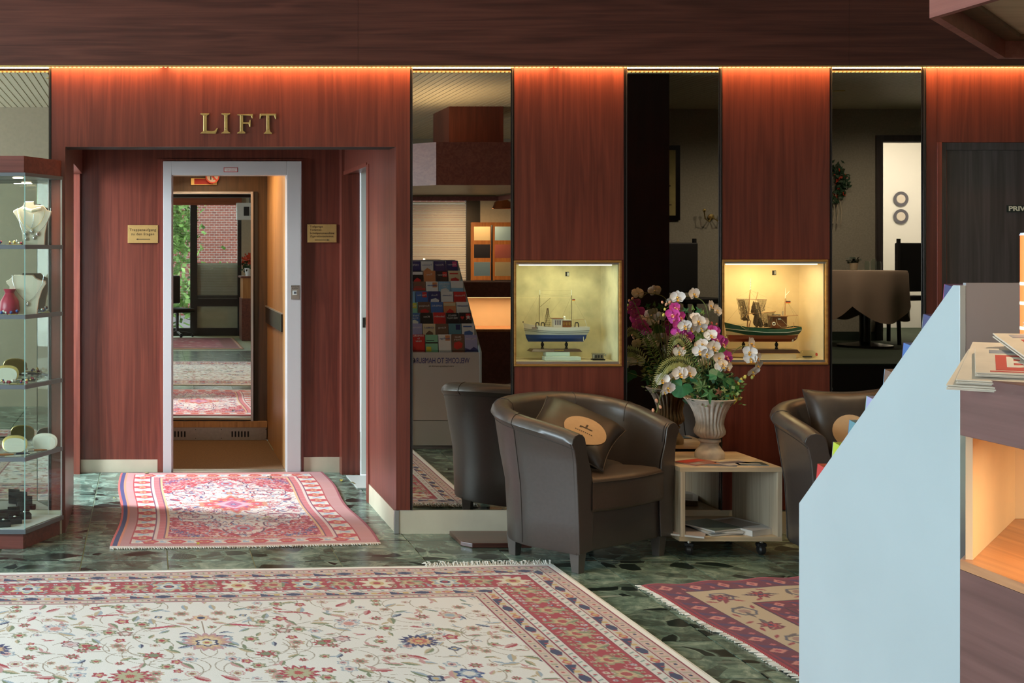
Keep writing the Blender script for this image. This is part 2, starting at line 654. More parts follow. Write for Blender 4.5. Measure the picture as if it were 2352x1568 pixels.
# ---- panelled wall ahead of the camera
WB = MB()
Y0, Y1 = DW + 0.02, DW + 0.20
NI = [(1184, 1424, 604, 836), (1662, 1897, 601, 832)]        # show case openings in pixels
WB.box(-4.0, ALX0 - 0.02, Y0, Y1, 0, ZT)
WB.box(ALX0 - 0.02, ALX1 + 0.02, Y0, Y1, ALZ, ZT)
WB.box(ALX1 + 0.02, HX(1184), Y0, Y1, 0, ZT)
for k, (a, b, t, u) in enumerate(NI):
    WB.box(HX(a), HX(b), Y0, Y1, HZ(t), ZT)
    WB.box(HX(a), HX(b), Y0, Y1, 0, HZ(u))
WB.box(HX(1424), HX(1662), Y0, Y1, 0, ZT)
WB.box(HX(1897), HX(2152), Y0, Y1, 0, ZT)
WB.box(HX(2152), 9.7, Y0 + 0.06, Y1 + 0.04, 0, ZT)
wall_back = WB.build('wall_back', M['void'])
tag(wall_back, kind='structure')
ZP = 2.70
ZB = HZ(1171)
pn = MB()
pn.prism([(HX(118), ZB), (ALX0, ZB), (ALX0, ALZ), (ALX1, ALZ), (ALX1, ZB), (HX(942), ZB), (HX(942), ZP), (HX(118), ZP)], DW, Y0, 'y')
pn.build('panel', M['mahogany'], wall_back)


def panel(x0, x1, z0, z1, m='mahogany', y0=None, y1=None):
    return MB().box(x0, x1, DW if y0 is None else y0, Y0 if y1 is None else y1, z0, z1).build('panel', M[m], wall_back, bevel=0.0015)


panel(HX(1181), HX(1433), HZ(597), ZP)
panel(HX(1181), HX(1433), ZB, HZ(842))
panel(HX(1428), HX(1433), HZ(842) + 0.001, HZ(597) - 0.001)
panel(HX(1659), HX(1906), HZ(595), ZP)
panel(HX(1659), HX(1906), ZB, HZ(838))
panel(HX(1901.5), HX(1906), HZ(838) + 0.001, HZ(595) - 0.001)
panel(-4.0, HX(-425), ZB, ZP)
panel(HX(2127), HX(2152), ZB, ZP)
panel(HX(2152) + 0.001, 9.6, HZ(327), ZP)
panel(4.95, 9.6, ZB, HZ(327) - 0.001)
# dark joints beside the mirrors
for a, b in ((112.5, 117.5), (942.5, 947.5), (1175.5, 1180.5), (1433.5, 1440), (1654.5, 1658.5), (1906.5, 1910.5), (2121.5, 2126.5)):
    MB().box(HX(a), HX(b), DW - 0.003, Y0, ZB, ZP).build('joint_strip', M['black'], wall_back)
    MB().box(HX(b) - 0.004 if a not in (1175.5, 112.5, 1654.5, 2121.5) else HX(a) + 0.001, HX(b) - 0.001 if a not in (1175.5, 112.5, 1654.5, 2121.5) else HX(a) + 0.004,
             DW - 0.006, DW - 0.0029, ZB, ZP).build('joint_bead', M['dark_metal'], wall_back)
# mirrors
for a, b, lab in ((-420, 112, 'tall bronze wall mirror behind the glass jewellery cabinet'),
                  (948, 1175, 'tall bronze wall mirror reflecting the brochure rack, right of the lift alcove'),
                  (1440.5, 1654, 'tall bronze wall mirror between the two ship show cases'),
                  (1911, 2121, 'tall bronze wall mirror reflecting a table with a cloth, left of the dark door')):
    e = empty('wall_mirror', (HX(a), DW + 0.01, ZB), 0, lab, 'mirror', 'wall mirrors between the wood panels')
    w, h = HX(b) - HX(a), ZP - ZB
    MB().box(0.001, w - 0.001, 0.0, 0.008, 0.001, h).build('mirror_glass', M['mirror'], e)
    MB().box(0.0, w, 0.0, 0.006, -0.004, 0.0005).build('bottom_rail', M['dark_metal'], e)

bb = MB().box(-4.0, HX(150) - 0.02, DW + 0.004, Y0 + 0.001, 0, ZB - 0.001).box(HX(917), HX(2152), DW + 0.004, Y0 + 0.001, 0, ZB - 0.001).build('baseboard_back', M['cream'])
tag(bb, kind='structure')
MB().box(HX(906), HX(917), DW - 0.001, Y0, 0, ZB - 0.002).build('corner_guard', M['alu'], bb, bevel=0.002)

# ---- fascia over the wall with the light rope
FD = DW - 0.115
ZF = pz(150, FD)
tr = MB().box(-4.0, 9.6, FD + 0.022, FD + 0.034, ZF + 0.06, ZT).build('trim_1', M['void'])
tag(tr, kind='structure')
for a, b in ((-4.0, px(822, FD)), (px(822, FD) + 0.0012, px(1950, FD)), (px(1950, FD) + 0.0012, 9.6)):
    MB().box(a, b, FD, FD + 0.022, ZF, ZT).build('fascia_board', M['mahogany_h'], tr)
MB().box(-4.0, 9.6, FD - 0.002, FD + 0.024, ZF - 0.006, ZF).build('fascia_lip', M['brass'], tr)
rope_m = mat('rope_light_glow', (1, 0.7, 0.3), 0.4, emit=(1.0, 0.62, 0.22), estr=2.6)
rp = MB().box(-3.6, 5.2, FD + 0.026, FD + 0.034, ZF - 0.004, ZF + 0.004).build('rope_light', mat('rope_tube', (0.75, 0.6, 0.3), 0.25, emit=(1.0, 0.6, 0.2), estr=0.35))
tag(rp, 'thin warm light rope running along the underside of the wood fascia', 'light rope')
beads = MB()
x = -3.6
while x < 5.2:
    beads.box(x, x + 0.012, FD + 0.024, FD + 0.035, ZF - 0.0075, ZF - 0.0035)
    x += 0.024
tag(beads.build('glowing_bead', rope_m, rp), kind='stuff')
# the rope's own light, washing down the panels
for a in (-1.2, 1.0, 3.2, 5.0):
    area_light('rope_wash', (a + 0.2, DW - 0.055, ZF + 0.016), (0, 0.55, -1), 2.15, 0.02, 9.0, (1.0, 0.45, 0.15))

# ---- ceiling of slats
cl = MB().box(-4.2, 9.8, -2.5, FD + 0.03, ZT + 0.03, ZT + 0.09).box(-4.0, 9.7, FD + 0.034, DW + 0.2, ZT, ZT + 0.09).build('ceiling', M['void'])
tag(cl, kind='structure')
sl = None
x = -4.1
while x < 5.0:
    if sl is None:
        sl = MB().box(-0.026, 0.026, -2.4, FD - 0.002, ZT, ZT + 0.03).build('ceiling_slat', M['slat'], cl, loc=(x, 0, 0))
    else:
        dup_mesh(sl, (x, 0, 0), parent=cl)
    x += 0.0626
far = MB()
while x < 9.6:
    far.box(x - 0.026, x + 0.026, -2.4, FD - 0.002, ZT, ZT + 0.03)
    x += 0.0626
tag(far.build('far_slat', M['slat'], cl), kind='stuff')

# ---- lift alcove
wl = MB()
wl.box(ALX0 - 0.10, ALX0, Y0 + 0.001, 6.79 * S, 0, 2.75).box(ALX0 - 0.10, ALX0, 6.79 * S, 7.72 * S, 2.13, 2.75)
wall_al = wl.build('wall_alcove_left', M['mahogany'])
tag(wall_al, kind='structure')
MB().box(-0.56, -0.477, 7.72 * S, DB, 0, 2.75).build('door_jamb', M['wood_edge'], wall_al)
wr = MB()
wr.box(ALX1, ALX1 + 0.10, Y0 + 0.001, 6.838 * S, ZB * 0.9, 2.75).box(ALX1, ALX1 + 0.10, 6.838 * S, 7.70 * S, 2.13, 2.75)
wall_ar = wr.build('wall_alcove_right', M['mahogany'])
tag(wall_ar, kind='structure')
MB().box(ALX1 - 0.006, ALX1 + 0.11, 6.838 * S, 6.905 * S, 0, 2.13).build('door_jamb', M['wood_edge'], wall_ar)
MB().box(ALX1 - 0.006, ALX1 + 0.01, 6.905 * S, 7.70 * S, 2.12, 2.145).build('door_lintel_edge', M['wood_edge'], wall_ar)
MB().box(1.376, 1.506, 7.70 * S, DB, 0, 2.75).build('door_jamb', M['mahogany'], wall_ar)
bbr = MB().box(ALX1 - 0.002, ALX1 + 0.10, Y0, 6.838 * S, 0, ZB * 0.9 - 0.001).build('baseboard_alcove_right', M['cream'])
tag(bbr, kind='structure')
# the white door frame seen edge-on behind the right-hand opening
D2 = 7.66 * S
df = MB().box(1.508, 1.572, D2, D2 + 0.05, 0.012, 2.36).build('door_2', M['jamb_grey'])
tag(df, kind='structure')
MB().box(px(833, D2), px(839, D2), D2 - 0.003, D2 + 0.001, pz(752, D2), pz(729, D2)).build('strike_plate', M['dark_metal'], df)
MB().box(px(840, D2), px(843, D2), D2 - 0.008, D2 + 0.001, pz(745, D2), pz(727, D2)).build('latch', M['brass'], df)
MB().box(1.40, 1.60, 7.25 * S, D2 - 0.005, 0.0005, 0.006).build('threshold', M['jamb_grey'], df)
# lobby beyond the right opening and the stairwell beyond the left one
side = MB().box(1.98, 2.03, Y1 + 0.12, 9.2, 0, 2.75).box(1.573, 1.98, D2 + 0.06, D2 + 0.11, 0, 2.75)
tag(side.build('wall_corridor', M['beige']), kind='structure')
st = MB().box(-2.45, -2.40, Y1 + 0.01, 9.2, 0, 2.75).box(-2.40, -0.565, DB + 0.01, DB + 0.06, 0, 2.75).box(-2.40, ALX0 - 0.10, Y1 + 0.01, Y1 + 0.06, 0, 2.75)
tag(st.build('wall_stairwell', M['white']), kind='structure')
tag(MB().box(-2.45, 2.40, Y1, 10.7, 2.75, 2.80).build('ceiling_alcove', M['void']), kind='structure')

LX0, LX1, LZ1 = px(373, DB), px(693, DB), pz(369, DB)
ab = MB()
ab.box(-0.56, LX0, DB, DB + 0.08, 0, 2.75).box(LX1, 1.52, DB, DB + 0.08, 0, 2.75).box(LX0, LX1, DB, DB + 0.08, LZ1, 2.75)
wall_ab = ab.build('wall_alcove_back', M['mahogany'])
tag(wall_ab, kind='structure')
# raised architrave around the lift frame
a0, a1, az = px(362, DB - 0.012), px(374.5, DB - 0.012), pz(365, DB - 0.012)
MB().box(a0, a1, DB - 0.012, DB, 0, az).build('architrave', M['wood_edge'], wall_ab)
MB().box(px(691.5, DB), px(697, DB), DB - 0.012, DB, 0, az).build('architrave', M['wood_edge'], wall_ab)
MB().box(a1, px(691.5, DB), DB - 0.012, DB, pz(370.5, DB), az).build('architrave', M['wood_edge'], wall_ab)
b3 = MB().box(-0.475, a0 - 0.001, DB - 0.008, DB, 0, pz(1055, DB)).box(px(697, DB) + 0.001, 1.375, DB - 0.008, DB, 0, pz(1049, DB)).build('baseboard_alcove_back', M['cream'])
tag(b3, kind='structure')

# ---- lift: white frame, cabin
lift = empty('door_3', (0, 0, 0), kind='structure')
fD = DB - 0.028
fx0, fx1, fi0, fi1 = px(375, fD), px(691, fD), px(398, fD), px(659, fD)
fz1, fz0 = pz(370.4, DB), pz(402, fD)
MB().box(fx0, fi0 - 0.012, fD, DB + 0.10, 0, fz1).box(fi0 - 0.0118, fi0, fD + 0.02, DB + 0.10, 0, fz0).build('frame_jamb', M['white_lacquer'], lift, bevel=0.002)
MB().box(fi1, fx1, fD, DB + 0.10, 0, fz1).build('frame_jamb', M['white_lacquer'], lift, bevel=0.003)
MB().box(fi0 - 0.0118, fi1 - 0.0002, fD, DB + 0.10, fz0, fz1 - 0.0002).build('frame_head', M['white_lacquer'], lift, bevel=0.002)
sk = MB().box(px(514, fD), px(546, fD), fD - 0.0015, fD, pz(395, fD), pz(384.5, fD)).build('notice_sticker', M['red_print'], lift)
MB().box(px(515.3, fD), px(544.7, fD), fD - 0.0025, fD - 0.0014, pz(393.9, fD), pz(385.6, fD)).build('sticker_face', M['paper'], sk)
text('lettering', 'Aufzug im Brandfall\nnicht benutzen', M['red_print'], (px(530, fD), fD - 0.0030, pz(389.7, fD)), FACE_CAM, 0.0105, sk, 0.0002)
cp = MB().box(px(668, fD), px(687, fD), fD - 0.006, fD, pz(687, fD), pz(655, fD)).build('call_panel', M['steel'], lift, bevel=0.001)
MB().box(px(672, fD), px(682, fD), fD - 0.010, fD - 0.005, pz(677, fD), pz(667, fD)).build('call_button', M['jamb_grey'], cp, bevel=0.0015)
MB().box(px(674.5, fD), px(679.5, fD), fD - 0.0115, fD - 0.0095, pz(674.5, fD), pz(669.5, fD)).build('button_face', M['shelf_metal'], cp)
text('lettering', 'AUFZUG\nRUFEN', M['ink_black'], (px(677.5, fD), fD - 0.0064, pz(660, fD)), FACE_CAM, 0.0145, cp, 0.0002)

cab = empty('lift_cabin', (0, 0, 0), 0, 'open lift cabin with oak walls and a rear mirror behind the white frame', 'lift')
CX0, CX1, CB, CFR = -0.32, 1.0, 9.12 * S, DB + 0.12
MB().box(CX0, CX1, CFR, CB, -0.003, 0.002).build('cabin_carpet', M['carpet_brown'], cab)
for k in range(3):
    MB().box(CX0, CX1, fD + 0.012 + k * 0.048, fD + 0.05 + k * 0.048, -0.003, 0.004 - 0.001 * (k == 1)).build('door_track', M['steel'], cab, bevel=0.001)
MB().box(CX1, CX1 + 0.02, CFR, 8.62 * S, 0.0, 2.4).build('side_panel', M['lift_wood'], cab, bevel=0.001)
MB().box(CX1 + 0.006, CX1 + 0.026, 8.62 * S, CB, 0.0, 2.4).build('side_panel', M['lift_wood'], cab, bevel=0.001)
MB().box(CX0 - 0.02, CX0, CFR, CB, 0, 2.4).build('side_panel', M['lift_wood'], cab)
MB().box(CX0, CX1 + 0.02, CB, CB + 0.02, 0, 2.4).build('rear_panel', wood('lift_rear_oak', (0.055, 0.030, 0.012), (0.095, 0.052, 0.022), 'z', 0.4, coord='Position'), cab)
MB().box(CX0 - 0.02, CX1 + 0.02, CFR, CB + 0.02, 2.4, 2.42).build('cabin_ceiling', M['cream_paint'], cab)
MB().box(CX1 - 0.012, CX1 - 0.001, 8.02 * S, CB - 0.04, 0.985, 1.115).build('hand_rail', M['black'], cab, bevel=0.003)
MB().box(CX1 - 0.016, CX1 - 0.001, 8.02 * S, CB - 0.04, 1.117, 1.127).build('rail_trim', M['alu'], cab)
mz0, mz1 = pz(964, CB - 0.03), pz(443, CB - 0.03)
mxr = px(576, CB - 0.03)
MB().box(CX0 + 0.05, mxr, CB - 0.03, CB - 0.012, mz0, mz1).build('mirror_glass', M['mirror_clear'], cab)
MB().box(mxr, mxr + 0.022, CB - 0.036, CB - 0.01, mz0 - 0.01, mz1 + 0.012).build('mirror_frame', M['alu'], cab, bevel=0.002)
MB().box(CX0 + 0.05, mxr, CB - 0.036, CB - 0.01, mz1, mz1 + 0.012).build('mirror_frame', M['alu'], cab, bevel=0.002)
MB().box(mxr + 0.022, mxr + 0.06, CB - 0.02, CB - 0.001, mz0 - 0.01, mz1 + 0.012).build('dark_strip', M['void'], cab)
MB().box(CX0 + 0.05, CX1, CB - 0.06, CB - 0.001, pz(979, CB), pz(966, CB)).build('ledge', M['lift_wood'], cab)
vt = MB().box(CX0, CX1, CB - 0.03, CB - 0.001, 0.002, pz(980, CB)).build('vent_plate', M['steel'], cab, bevel=0.002)
for p in [402, 409.5, 417, 424.5] + [533.5 + 7.3 * k for k in range(6)]:
    MB().box(px(p - 1.8, CB - 0.03), px(p + 1.8, CB - 0.03), CB - 0.032, CB - 0.0295, pz(1002, CB), pz(989, CB)).build('slot', M['black_matt'], vt)
for p in (449.5, 508.5, 611):
    for q in (985, 1005):
        MB().ball((px(p, CB - 0.03), CB - 0.031, pz(q, CB)), 0.004, 6).build('screw', M['dark_metal'], vt)
sg = MB().box(px(438, CB), px(498, CB), CB - 0.02, CB - 0.001, pz(425, CB), pz(409, CB)).build('floor_sign', M['brass'], cab, bevel=0.002)
MB().box(px(446, CB), px(489, CB), CB - 0.022, CB - 0.0195, pz(423.5, CB), pz(410.5, CB)).build('red_field', M['red_print'], sg)
# round prohibition sticker hanging before the sign
ps = MB().lathe([(0.0001, -0.002), (0.058, -0.002), (0.058, 0.002), (0.0001, 0.002)], 28).build('prohibition_sticker', mat('sticker_red', (0.75, 0.10, 0.05), 0.4), cab, loc=(px(488, CB - 0.06), CB - 0.06, pz(405, CB - 0.06)), rot=(PI / 2, 0, 0))
MB().lathe([(0.0001, 0.001), (0.047, 0.001), (0.047, 0.003), (0.0001, 0.003)], 28).build('sticker_face', M['paper'], ps)
MB().box(-0.007, 0.007, -0.048, 0.048, 0.003, 0.0042).xf(Matrix.Rotation(math.radians(45), 4, 'Z')).build('slash', mat('slash_red', (0.75, 0.08, 0.04), 0.4), ps)
MB().box(-0.018, -0.010, -0.028, 0.016, 0.0026, 0.0035).box(0.008, 0.015, -0.028, 0.014, 0.0026, 0.0035).build('pictogram', M['ink_black'], ps)
lp = MB().lathe([(0.0001, 0), (0.16, 0), (0.16, 0.02), (0.0001, 0.02)], 24).build('cabin_lamp', mat('cabin_lamp_glow', (1, 0.8, 0.5), 0.5, emit=(1, 0.70, 0.38), estr=5.0), cab, loc=(0.45, 8.5 * S, 2.375))
area_light('cabin_lamp_light', (0.45, 8.5 * S, 2.36), (0.15, -0.25, -1), 0.4, 0.4, 30, (1.0, 0.70, 0.40))

# ---- dark door on the right
dr = empty('door_1', (0, 0, 0), kind='structure')
dx0, dx1, dzt = HX(2152), 4.95, HZ(327)
MB().box(dx0, HX(2163), DW - 0.004, DW + 0.078, 0, dzt).build('frame_edge', M['wood_edge'], dr, bevel=0.002)
MB().box(HX(2163), HX(2177), DW + 0.012, DW + 0.078, 0, dzt).build('frame_board', M['door_wood'], dr, bevel=0.001)
MB().box(HX(2177), HX(2183), DW + 0.03, DW + 0.078, 0, HZ(344)).build('door_stop', M['wood_edge'], dr)
MB().box(HX(2177), dx1, DW + 0.012, DW + 0.078, HZ(344), dzt).build('frame_board', M['door_wood'], dr, bevel=0.001)
leaf = MB().box(HX(2183), dx1, DW + 0.035, DW + 0.078, 0.005, HZ(344)).build('door_leaf', M['door_wood'], dr)
ly = DW + 0.035
ns = MB().box(px(2312, ly), px(2312, ly) + 0.27, ly - 0.003, ly, pz(487, ly), pz(471.5, ly)).build('name_plate', mat('plate_black', (0.008, 0.018, 0.014), 0.3), leaf)
text('lettering', 'PRIVAT', mat('plate_cream', (0.82, 0.84, 0.66), 0.5), (px(2315.5, ly), ly - 0.0035, pz(479.4, ly)), FACE_CAM, 0.037, ns, 0.0004, 'LEFT', 1.28).data.offset = 0.0012

# ---- the rest of the room
wleft = MB()
wleft.box(-4.2, -4.1, -2.5, 1.2, 0, ZT).box(-4.2, -4.1, 6.2, 7.3, 0, ZT).box(-4.2, -4.1, 1.2, 6.2, 0, 0.25).box(-4.2, -4.1, 1.2, 6.2, 2.75, ZT)
tag(wleft.build('wall_left', M['beige']), kind='structure')
w1 = empty('window_1', (-4.15, 1.2, 0.25), kind='structure')
for k in range(5):
    MB().box(-0.04, 0.04, k * 1.25 - 0.03 + (0.03 if k == 0 else -0.03 if k == 4 else 0), k * 1.25 + 0.03 + (0.03 if k == 0 else -0.03 if k == 4 else 0), 0, 2.5).build('window_post', M['dark_metal'], w1)
for k in range(4):
    MB().box(-0.003, 0.003, k * 1.25 + 0.03, k * 1.25 + 1.22, 0, 2.5).build('window_pane', M['window_glass'], w1)
# beige wall left of the camera, seen in the first mirror
tag(MB().box(-2.6, -0.78, 1.15 * S - 0.2, 1.15 * S, 0, ZT).build('wall_pillar', M['beige']), kind='structure')
# right and restaurant walls
tag(MB().box(9.6, 9.7, -2.5, 7.3, 0, ZT).build('wall_right', M['wallpaper']), kind='structure')

# ================================================================== BEHIND THE CAMERA: what the mirrors show
# ---- entrance wall with glazing (seen in the lift mirror)
EY = -2.3
ent = MB()
ent.box(-4.2, -3.2, EY - 0.15, EY, 0, ZT).box(-3.2, 1.75, EY - 0.15, EY, 2.62, ZT).box(1.75, 3.3, EY - 0.15, EY, 0, ZT).box(3.3, 4.35, EY - 0.15, EY, 2.35, ZT)
ent.box(3.3, 4.35, EY - 0.15, EY, 0, 0.9).box(4.35, 9.8, EY - 0.15, EY, 0, ZT)
wall_front = ent.build('wall_front', M['beige'])
tag(wall_front, kind='structure')
MB().box(-3.2, 1.75, EY, EY + 0.06, 2.42, ZT).build('wood_fascia', wood('front_fascia', (0.22, 0.05, 0.02), (0.34, 0.09, 0.035), 'x', 0.4, coord='Position'), wall_front)
w2 = empty('window_2', (0, EY - 0.08, 0), kind='structure')
for a, b in ((-3.2, -3.1), (-1.2, -1.08), (0.80, 0.93), (1.68, 1.75)):
    MB().box(a, b, -0.05, 0.05, 0, 2.62).build('window_post', M['dark_metal'], w2)
for a, b in ((-3.1, -1.2), (-1.08, 0.80), (0.93, 1.68)):
    MB().box(a, b, -0.03, 0.03, 2.48, 2.62).build('window_rail', M['dark_metal'], w2)
    MB().box(a, b, -0.004, 0.004, 0.12, 2.48).build('window_pane', M['window_glass'], w2)
    MB().box(a, b, -0.04, 0.04, 0.0, 0.14).build('window_rail', M['dark_metal'], w2)
MB().box(0.93, 1.68, -0.04, 0.04, 0.55, 0.75).build('window_rail', M['dark_metal'], w2)
MB().box(0.93, 1.68, -0.02, -0.012, 0.75, 1.35).build('reflection_panel', M['cream'], w2)  # cream panels stand in for the beige room reflected in the glass
MB().box(0.93, 1.68, -0.02, -0.012, 0.14, 0.55).build('reflection_panel', M['cream'], w2)
bl = MB()
for k in range(60):
    z = 2.46 - k * 0.03
    bl.box(-1.06, 0.79, 0.052, 0.072, z - 0.001, z + 0.001)
    bl.box(0.94, 1.67, 0.052, 0.072, z - 0.001, z + 0.001)
tag(bl.build('window_blind_slats', M['jamb_grey'], w2), kind='stuff')
# outside: ground, brick house, hedge, tree
tag(MB().box(-14, 14, -16, EY - 0.2, -0.2, -0.06).build('ground_street', M['asphalt']), kind='structure')
bk, nt, b = base_mat('red_brick')
br = nt.nodes.new('ShaderNodeTexBrick')
br.inputs['Color1'].default_value = (0.34, 0.09, 0.06, 1)
br.inputs['Color2'].default_value = (0.24, 0.06, 0.045, 1)
br.inputs['Mortar'].default_value = (0.5, 0.46, 0.4, 1)
br.inputs['Scale'].default_value = 4.0
mp = nt.nodes.new('ShaderNodeMapping')
mp.inputs['Rotation'].default_value = (PI / 2, 0, 0)
tc = nt.nodes.new('ShaderNodeTexCoord')
nt.links.new(tc.outputs['Object'], mp.inputs['Vector'])
nt.links.new(mp.outputs[0], br.inputs['Vector'])
nt.links.new(br.outputs['Color'], b.inputs['Base Color'])
hs = MB().box(-6, 7, -11, -10.6, -0.06, 7).build('brick_house', bk)
tag(hs, 'red brick house across the street outside the entrance', 'building')
for k in range(4):
    MB().box(-4.2 + 3 * k, -2.9 + 3 * k, -10.6, -10.55, 3.4, 5.0).build('window_frame', M['white'], hs)
leafm = mat('hedge_green', (0.16, 0.30, 0.06), 0.6, noise=0.5, nscale=12)


def leafy(name, boxes, n, seed, label, cat):
    rnd = random.Random(seed)
    mb = MB()
    for (cx, cy, cz, rx, ry, rz) in boxes:
        for _ in range(n):
            p = Vector((rnd.gauss(0, .5), rnd.gauss(0, .5), rnd.gauss(0, .5)))
            c = Vector((cx + p.x * rx, cy + p.y * ry, cz + p.z * rz))
            u = Vector((rnd.uniform(-1, 1), rnd.uniform(-1, 1), rnd.uniform(-1, 1))).normalized() * 0.09
            w = Vector((rnd.uniform(-1, 1), rnd.uniform(-1, 1), rnd.uniform(-1, 1))).normalized() * 0.06
            mb.add([c - u, c - w, c + u, c + w], [(0, 1, 2, 3)])
    return tag(mb.build(name, leafm), label, cat)


leafy('hedge', [(-1.5, -5.2, 0.6, 1.6, 0.5, 0.8), (1.6, -5.2, 0.55, 1.6, 0.5, 0.7)], 900, 3, 'green hedge outside the entrance windows', 'hedge')
leafy('street_tree', [(0.55, -7.5, 2.2, 0.55, 0.8, 1.2)], 1300, 5, 'bushy pale green tree outside the entrance windows', 'tree')
# ---- reception corner at the end wall: wood panelling, blinds window
MB().box(2.3, 3.28, EY, EY + 0.03, 0, 2.1).build('wood_panel', wood('orange_veneer', (0.34, 0.12, 0.035), (0.48, 0.20, 0.06), 'z', 0.4, coord='Position'), wall_front)
MB().box(4.22, 4.9, EY, EY + 0.03, 0.9, 1.95).build('wood_panel', wood('orange_veneer_b', (0.34, 0.12, 0.035), (0.48, 0.20, 0.06), 'z', 0.4, coord='Position'), wall_front)
w3 = empty('window_3', (3.3, EY - 0.06, 0.9), kind='structure')
MB().box(0, 0.06, -0.03, 0.05, 0, 1.45).build('window_post', M['dark_metal'], w3)
MB().box(0.87, 1.05, -0.03, 0.05, 0, 1.45).build('window_post', M['dark_metal'], w3)
MB().box(0.06, 0.87, -0.03, 0.05, 1.35, 1.45).build('window_rail', M['dark_metal'], w3)
MB().box(0.06, 0.87, -0.004, 0.004, 0, 1.35).build('window_pane', M['window_glass'], w3)
b2 = MB()
for k in range(44):
    b2.box(0.07, 0.86, 0.060, 0.064, k * 0.03 + 0.006, k * 0.03 + 0.031)
tag(b2.build('window_blind_slats', M['jamb_grey'], w3), kind='stuff')
lampc = empty('pendant_lamp', (4.40, -1.45, 2.10), 0, 'copper dome lamp hanging over the reception, seen in the mirror', 'lamp')
MB().lathe([(0.012, 0.13), (0.05, 0.12), (0.10, 0.08), (0.125, 0.0), (0.118, 0.0), (0.09, 0.07), (0.01, 0.11)], 24).build('lamp_shade', M['copper'], lampc, smooth=True)
MB().tube([(0, 0, 0.12), (0, 0, 0.93)], 0.004, 6).build('cord', M['black_matt'], lampc)
MB().ball((0, 0, 0.04), 0.035, 10).build('bulb', mat('lamp_glow', (1, .8, .5), .5, emit=(1, 0.75, 0.4), estr=18), lampc)
area_light('reception_lamp', (4.1, -1.4, 2.1), (0, -0.2, -1), 0.3, 0.3, 30, (1.0, 0.66, 0.34))
# postcard rack by the window
pr = empty('postcard_rack', (4.28, -1.5, 0), 0, 'black wire rack of postcards by the end wall, seen in the mirror', 'rack')
MB().tube([(0, 0, 0), (0, 0, 1.9)], 0.012, 8).build('post', M['black_matt'], pr)
MB().lathe([(0.2, 0), (0.2, 0.02), (0.0001, 0.03)], 20).build('base', M['black_matt'], pr)
for k in range(4):
    for s in (-1, 1):
        MB().box(s * 0.13 - 0.1, s * 0.13 + 0.1, 0.03, 0.034, 1.05 + k * 0.22, 1.22 + k * 0.22).build('postcard', mat('postcard_%d%d' % (k, s), [(0.25, 0.4, 0.5), (0.02, 0.02, 0.03), (0.6, 0.5, 0.3), (0.4, 0.12, 0.1)][(k + s) % 4], 0.5), pr)
# two black office chairs behind the reception
def office_chair(loc, rz, label):
    e = empty('office_chair', loc, rz, label, 'chair', 'office chairs behind the reception')
    MB().box(-0.24, 0.24, -0.24, 0.24, 0.45, 0.53).build('seat', M['black_matt'], e, bevel=0.03)
    MB().box(-0.22, 0.22, 0.22, 0.28, 0.60, 1.12).build('backrest', M['black_matt'], e, bevel=0.03)
    MB().tube([(0, 0, 0.08), (0, 0, 0.45)], 0.03, 10).build('column', M['dark_metal'], e)
    for k in range(5):
        a = k * 2 * PI / 5
        MB().tube([(0, 0, 0.10), (0.28 * math.cos(a), 0.28 * math.sin(a), 0.06)], 0.02, 6).build('leg', M['dark_metal'], e)
        MB().ball((0.28 * math.cos(a), 0.28 * math.sin(a), 0.03), 0.029, 8).build('wheel', M['black_matt'], e)
    MB().tube([(0, 0.0, 0.44), (0, 0.27, 0.5), (0, 0.27, 0.65)], 0.018, 8).build('back_strut', M['dark_metal'], e)


office_chair((0.55, -1.98, 0), 2.6, 'black office chair at the entrance glass, seen in the lift mirror')
office_chair((3.3, 0.2, 0), 2.9, 'black office chair behind the reception counter')

# ---- raised restaurant on the right (seen in the two right-hand mirrors)
RZ = 0.66
WY = 1.0 * S
tag(MB().box(4.35, 9.6, WY, 3.3 * S, 0.0, RZ - 0.012).box(7.5, 9.6, -1.9, WY, 0, RZ - 0.012).build('floor_dais', M['void']), kind='structure')
tag(MB().box(4.35, 9.6, WY, 3.3 * S + 0.01, RZ - 0.0118, RZ).box(7.5, 9.6, -1.9, WY, RZ - 0.0118, RZ).build('floor_restaurant', M['carpet_green']), kind='structure')
wrs = MB().box(4.35, 7.57, WY - 0.08, WY, RZ, ZT).box(8.45, 9.6, WY - 0.08, WY, RZ, ZT).box(7.57, 8.45, WY - 0.08, WY, 2.70, ZT)
wall_rs = wrs.build('wall_restaurant', M['wallpaper'])
tag(wall_rs, kind='structure')
bs = MB().box(4.35, 7.5, WY, WY + 0.015, RZ, RZ + 0.09).build('baseboard_restaurant', mat('green_skirting', (0.02, 0.035, 0.025), 0.6))
tag(bs, kind='structure')
d4 = empty('door_4', (0, 0, 0), kind='structure')
MB().box(7.50, 7.57, WY - 0.1, WY + 0.02, RZ, 2.77).build('door_jamb', M['door_wood'], d4)
MB().box(8.45, 8.52, WY - 0.1, WY + 0.02, RZ, 2.77).build('door_jamb', M['door_wood'], d4)
MB().box(7.5702, 8.4498, WY - 0.1, WY + 0.02, 2.70, 2.77).build('door_head', M['door_wood'], d4)
tag(MB().box(7.40, 7.46, -1.9, WY - 0.1, RZ, ZT).box(9.53, 9.59, -1.9, WY - 0.1, RZ, ZT).box(7.46, 9.53, -1.0, -0.95, RZ, ZT).build('wall_side_room', M['white']), kind='structure')
area_light('side_room_light', (8.6, 0.2, 2.95), (0, -0.3, -1), 1.0, 0.6, 55, (1.0, 0.90, 0.72))
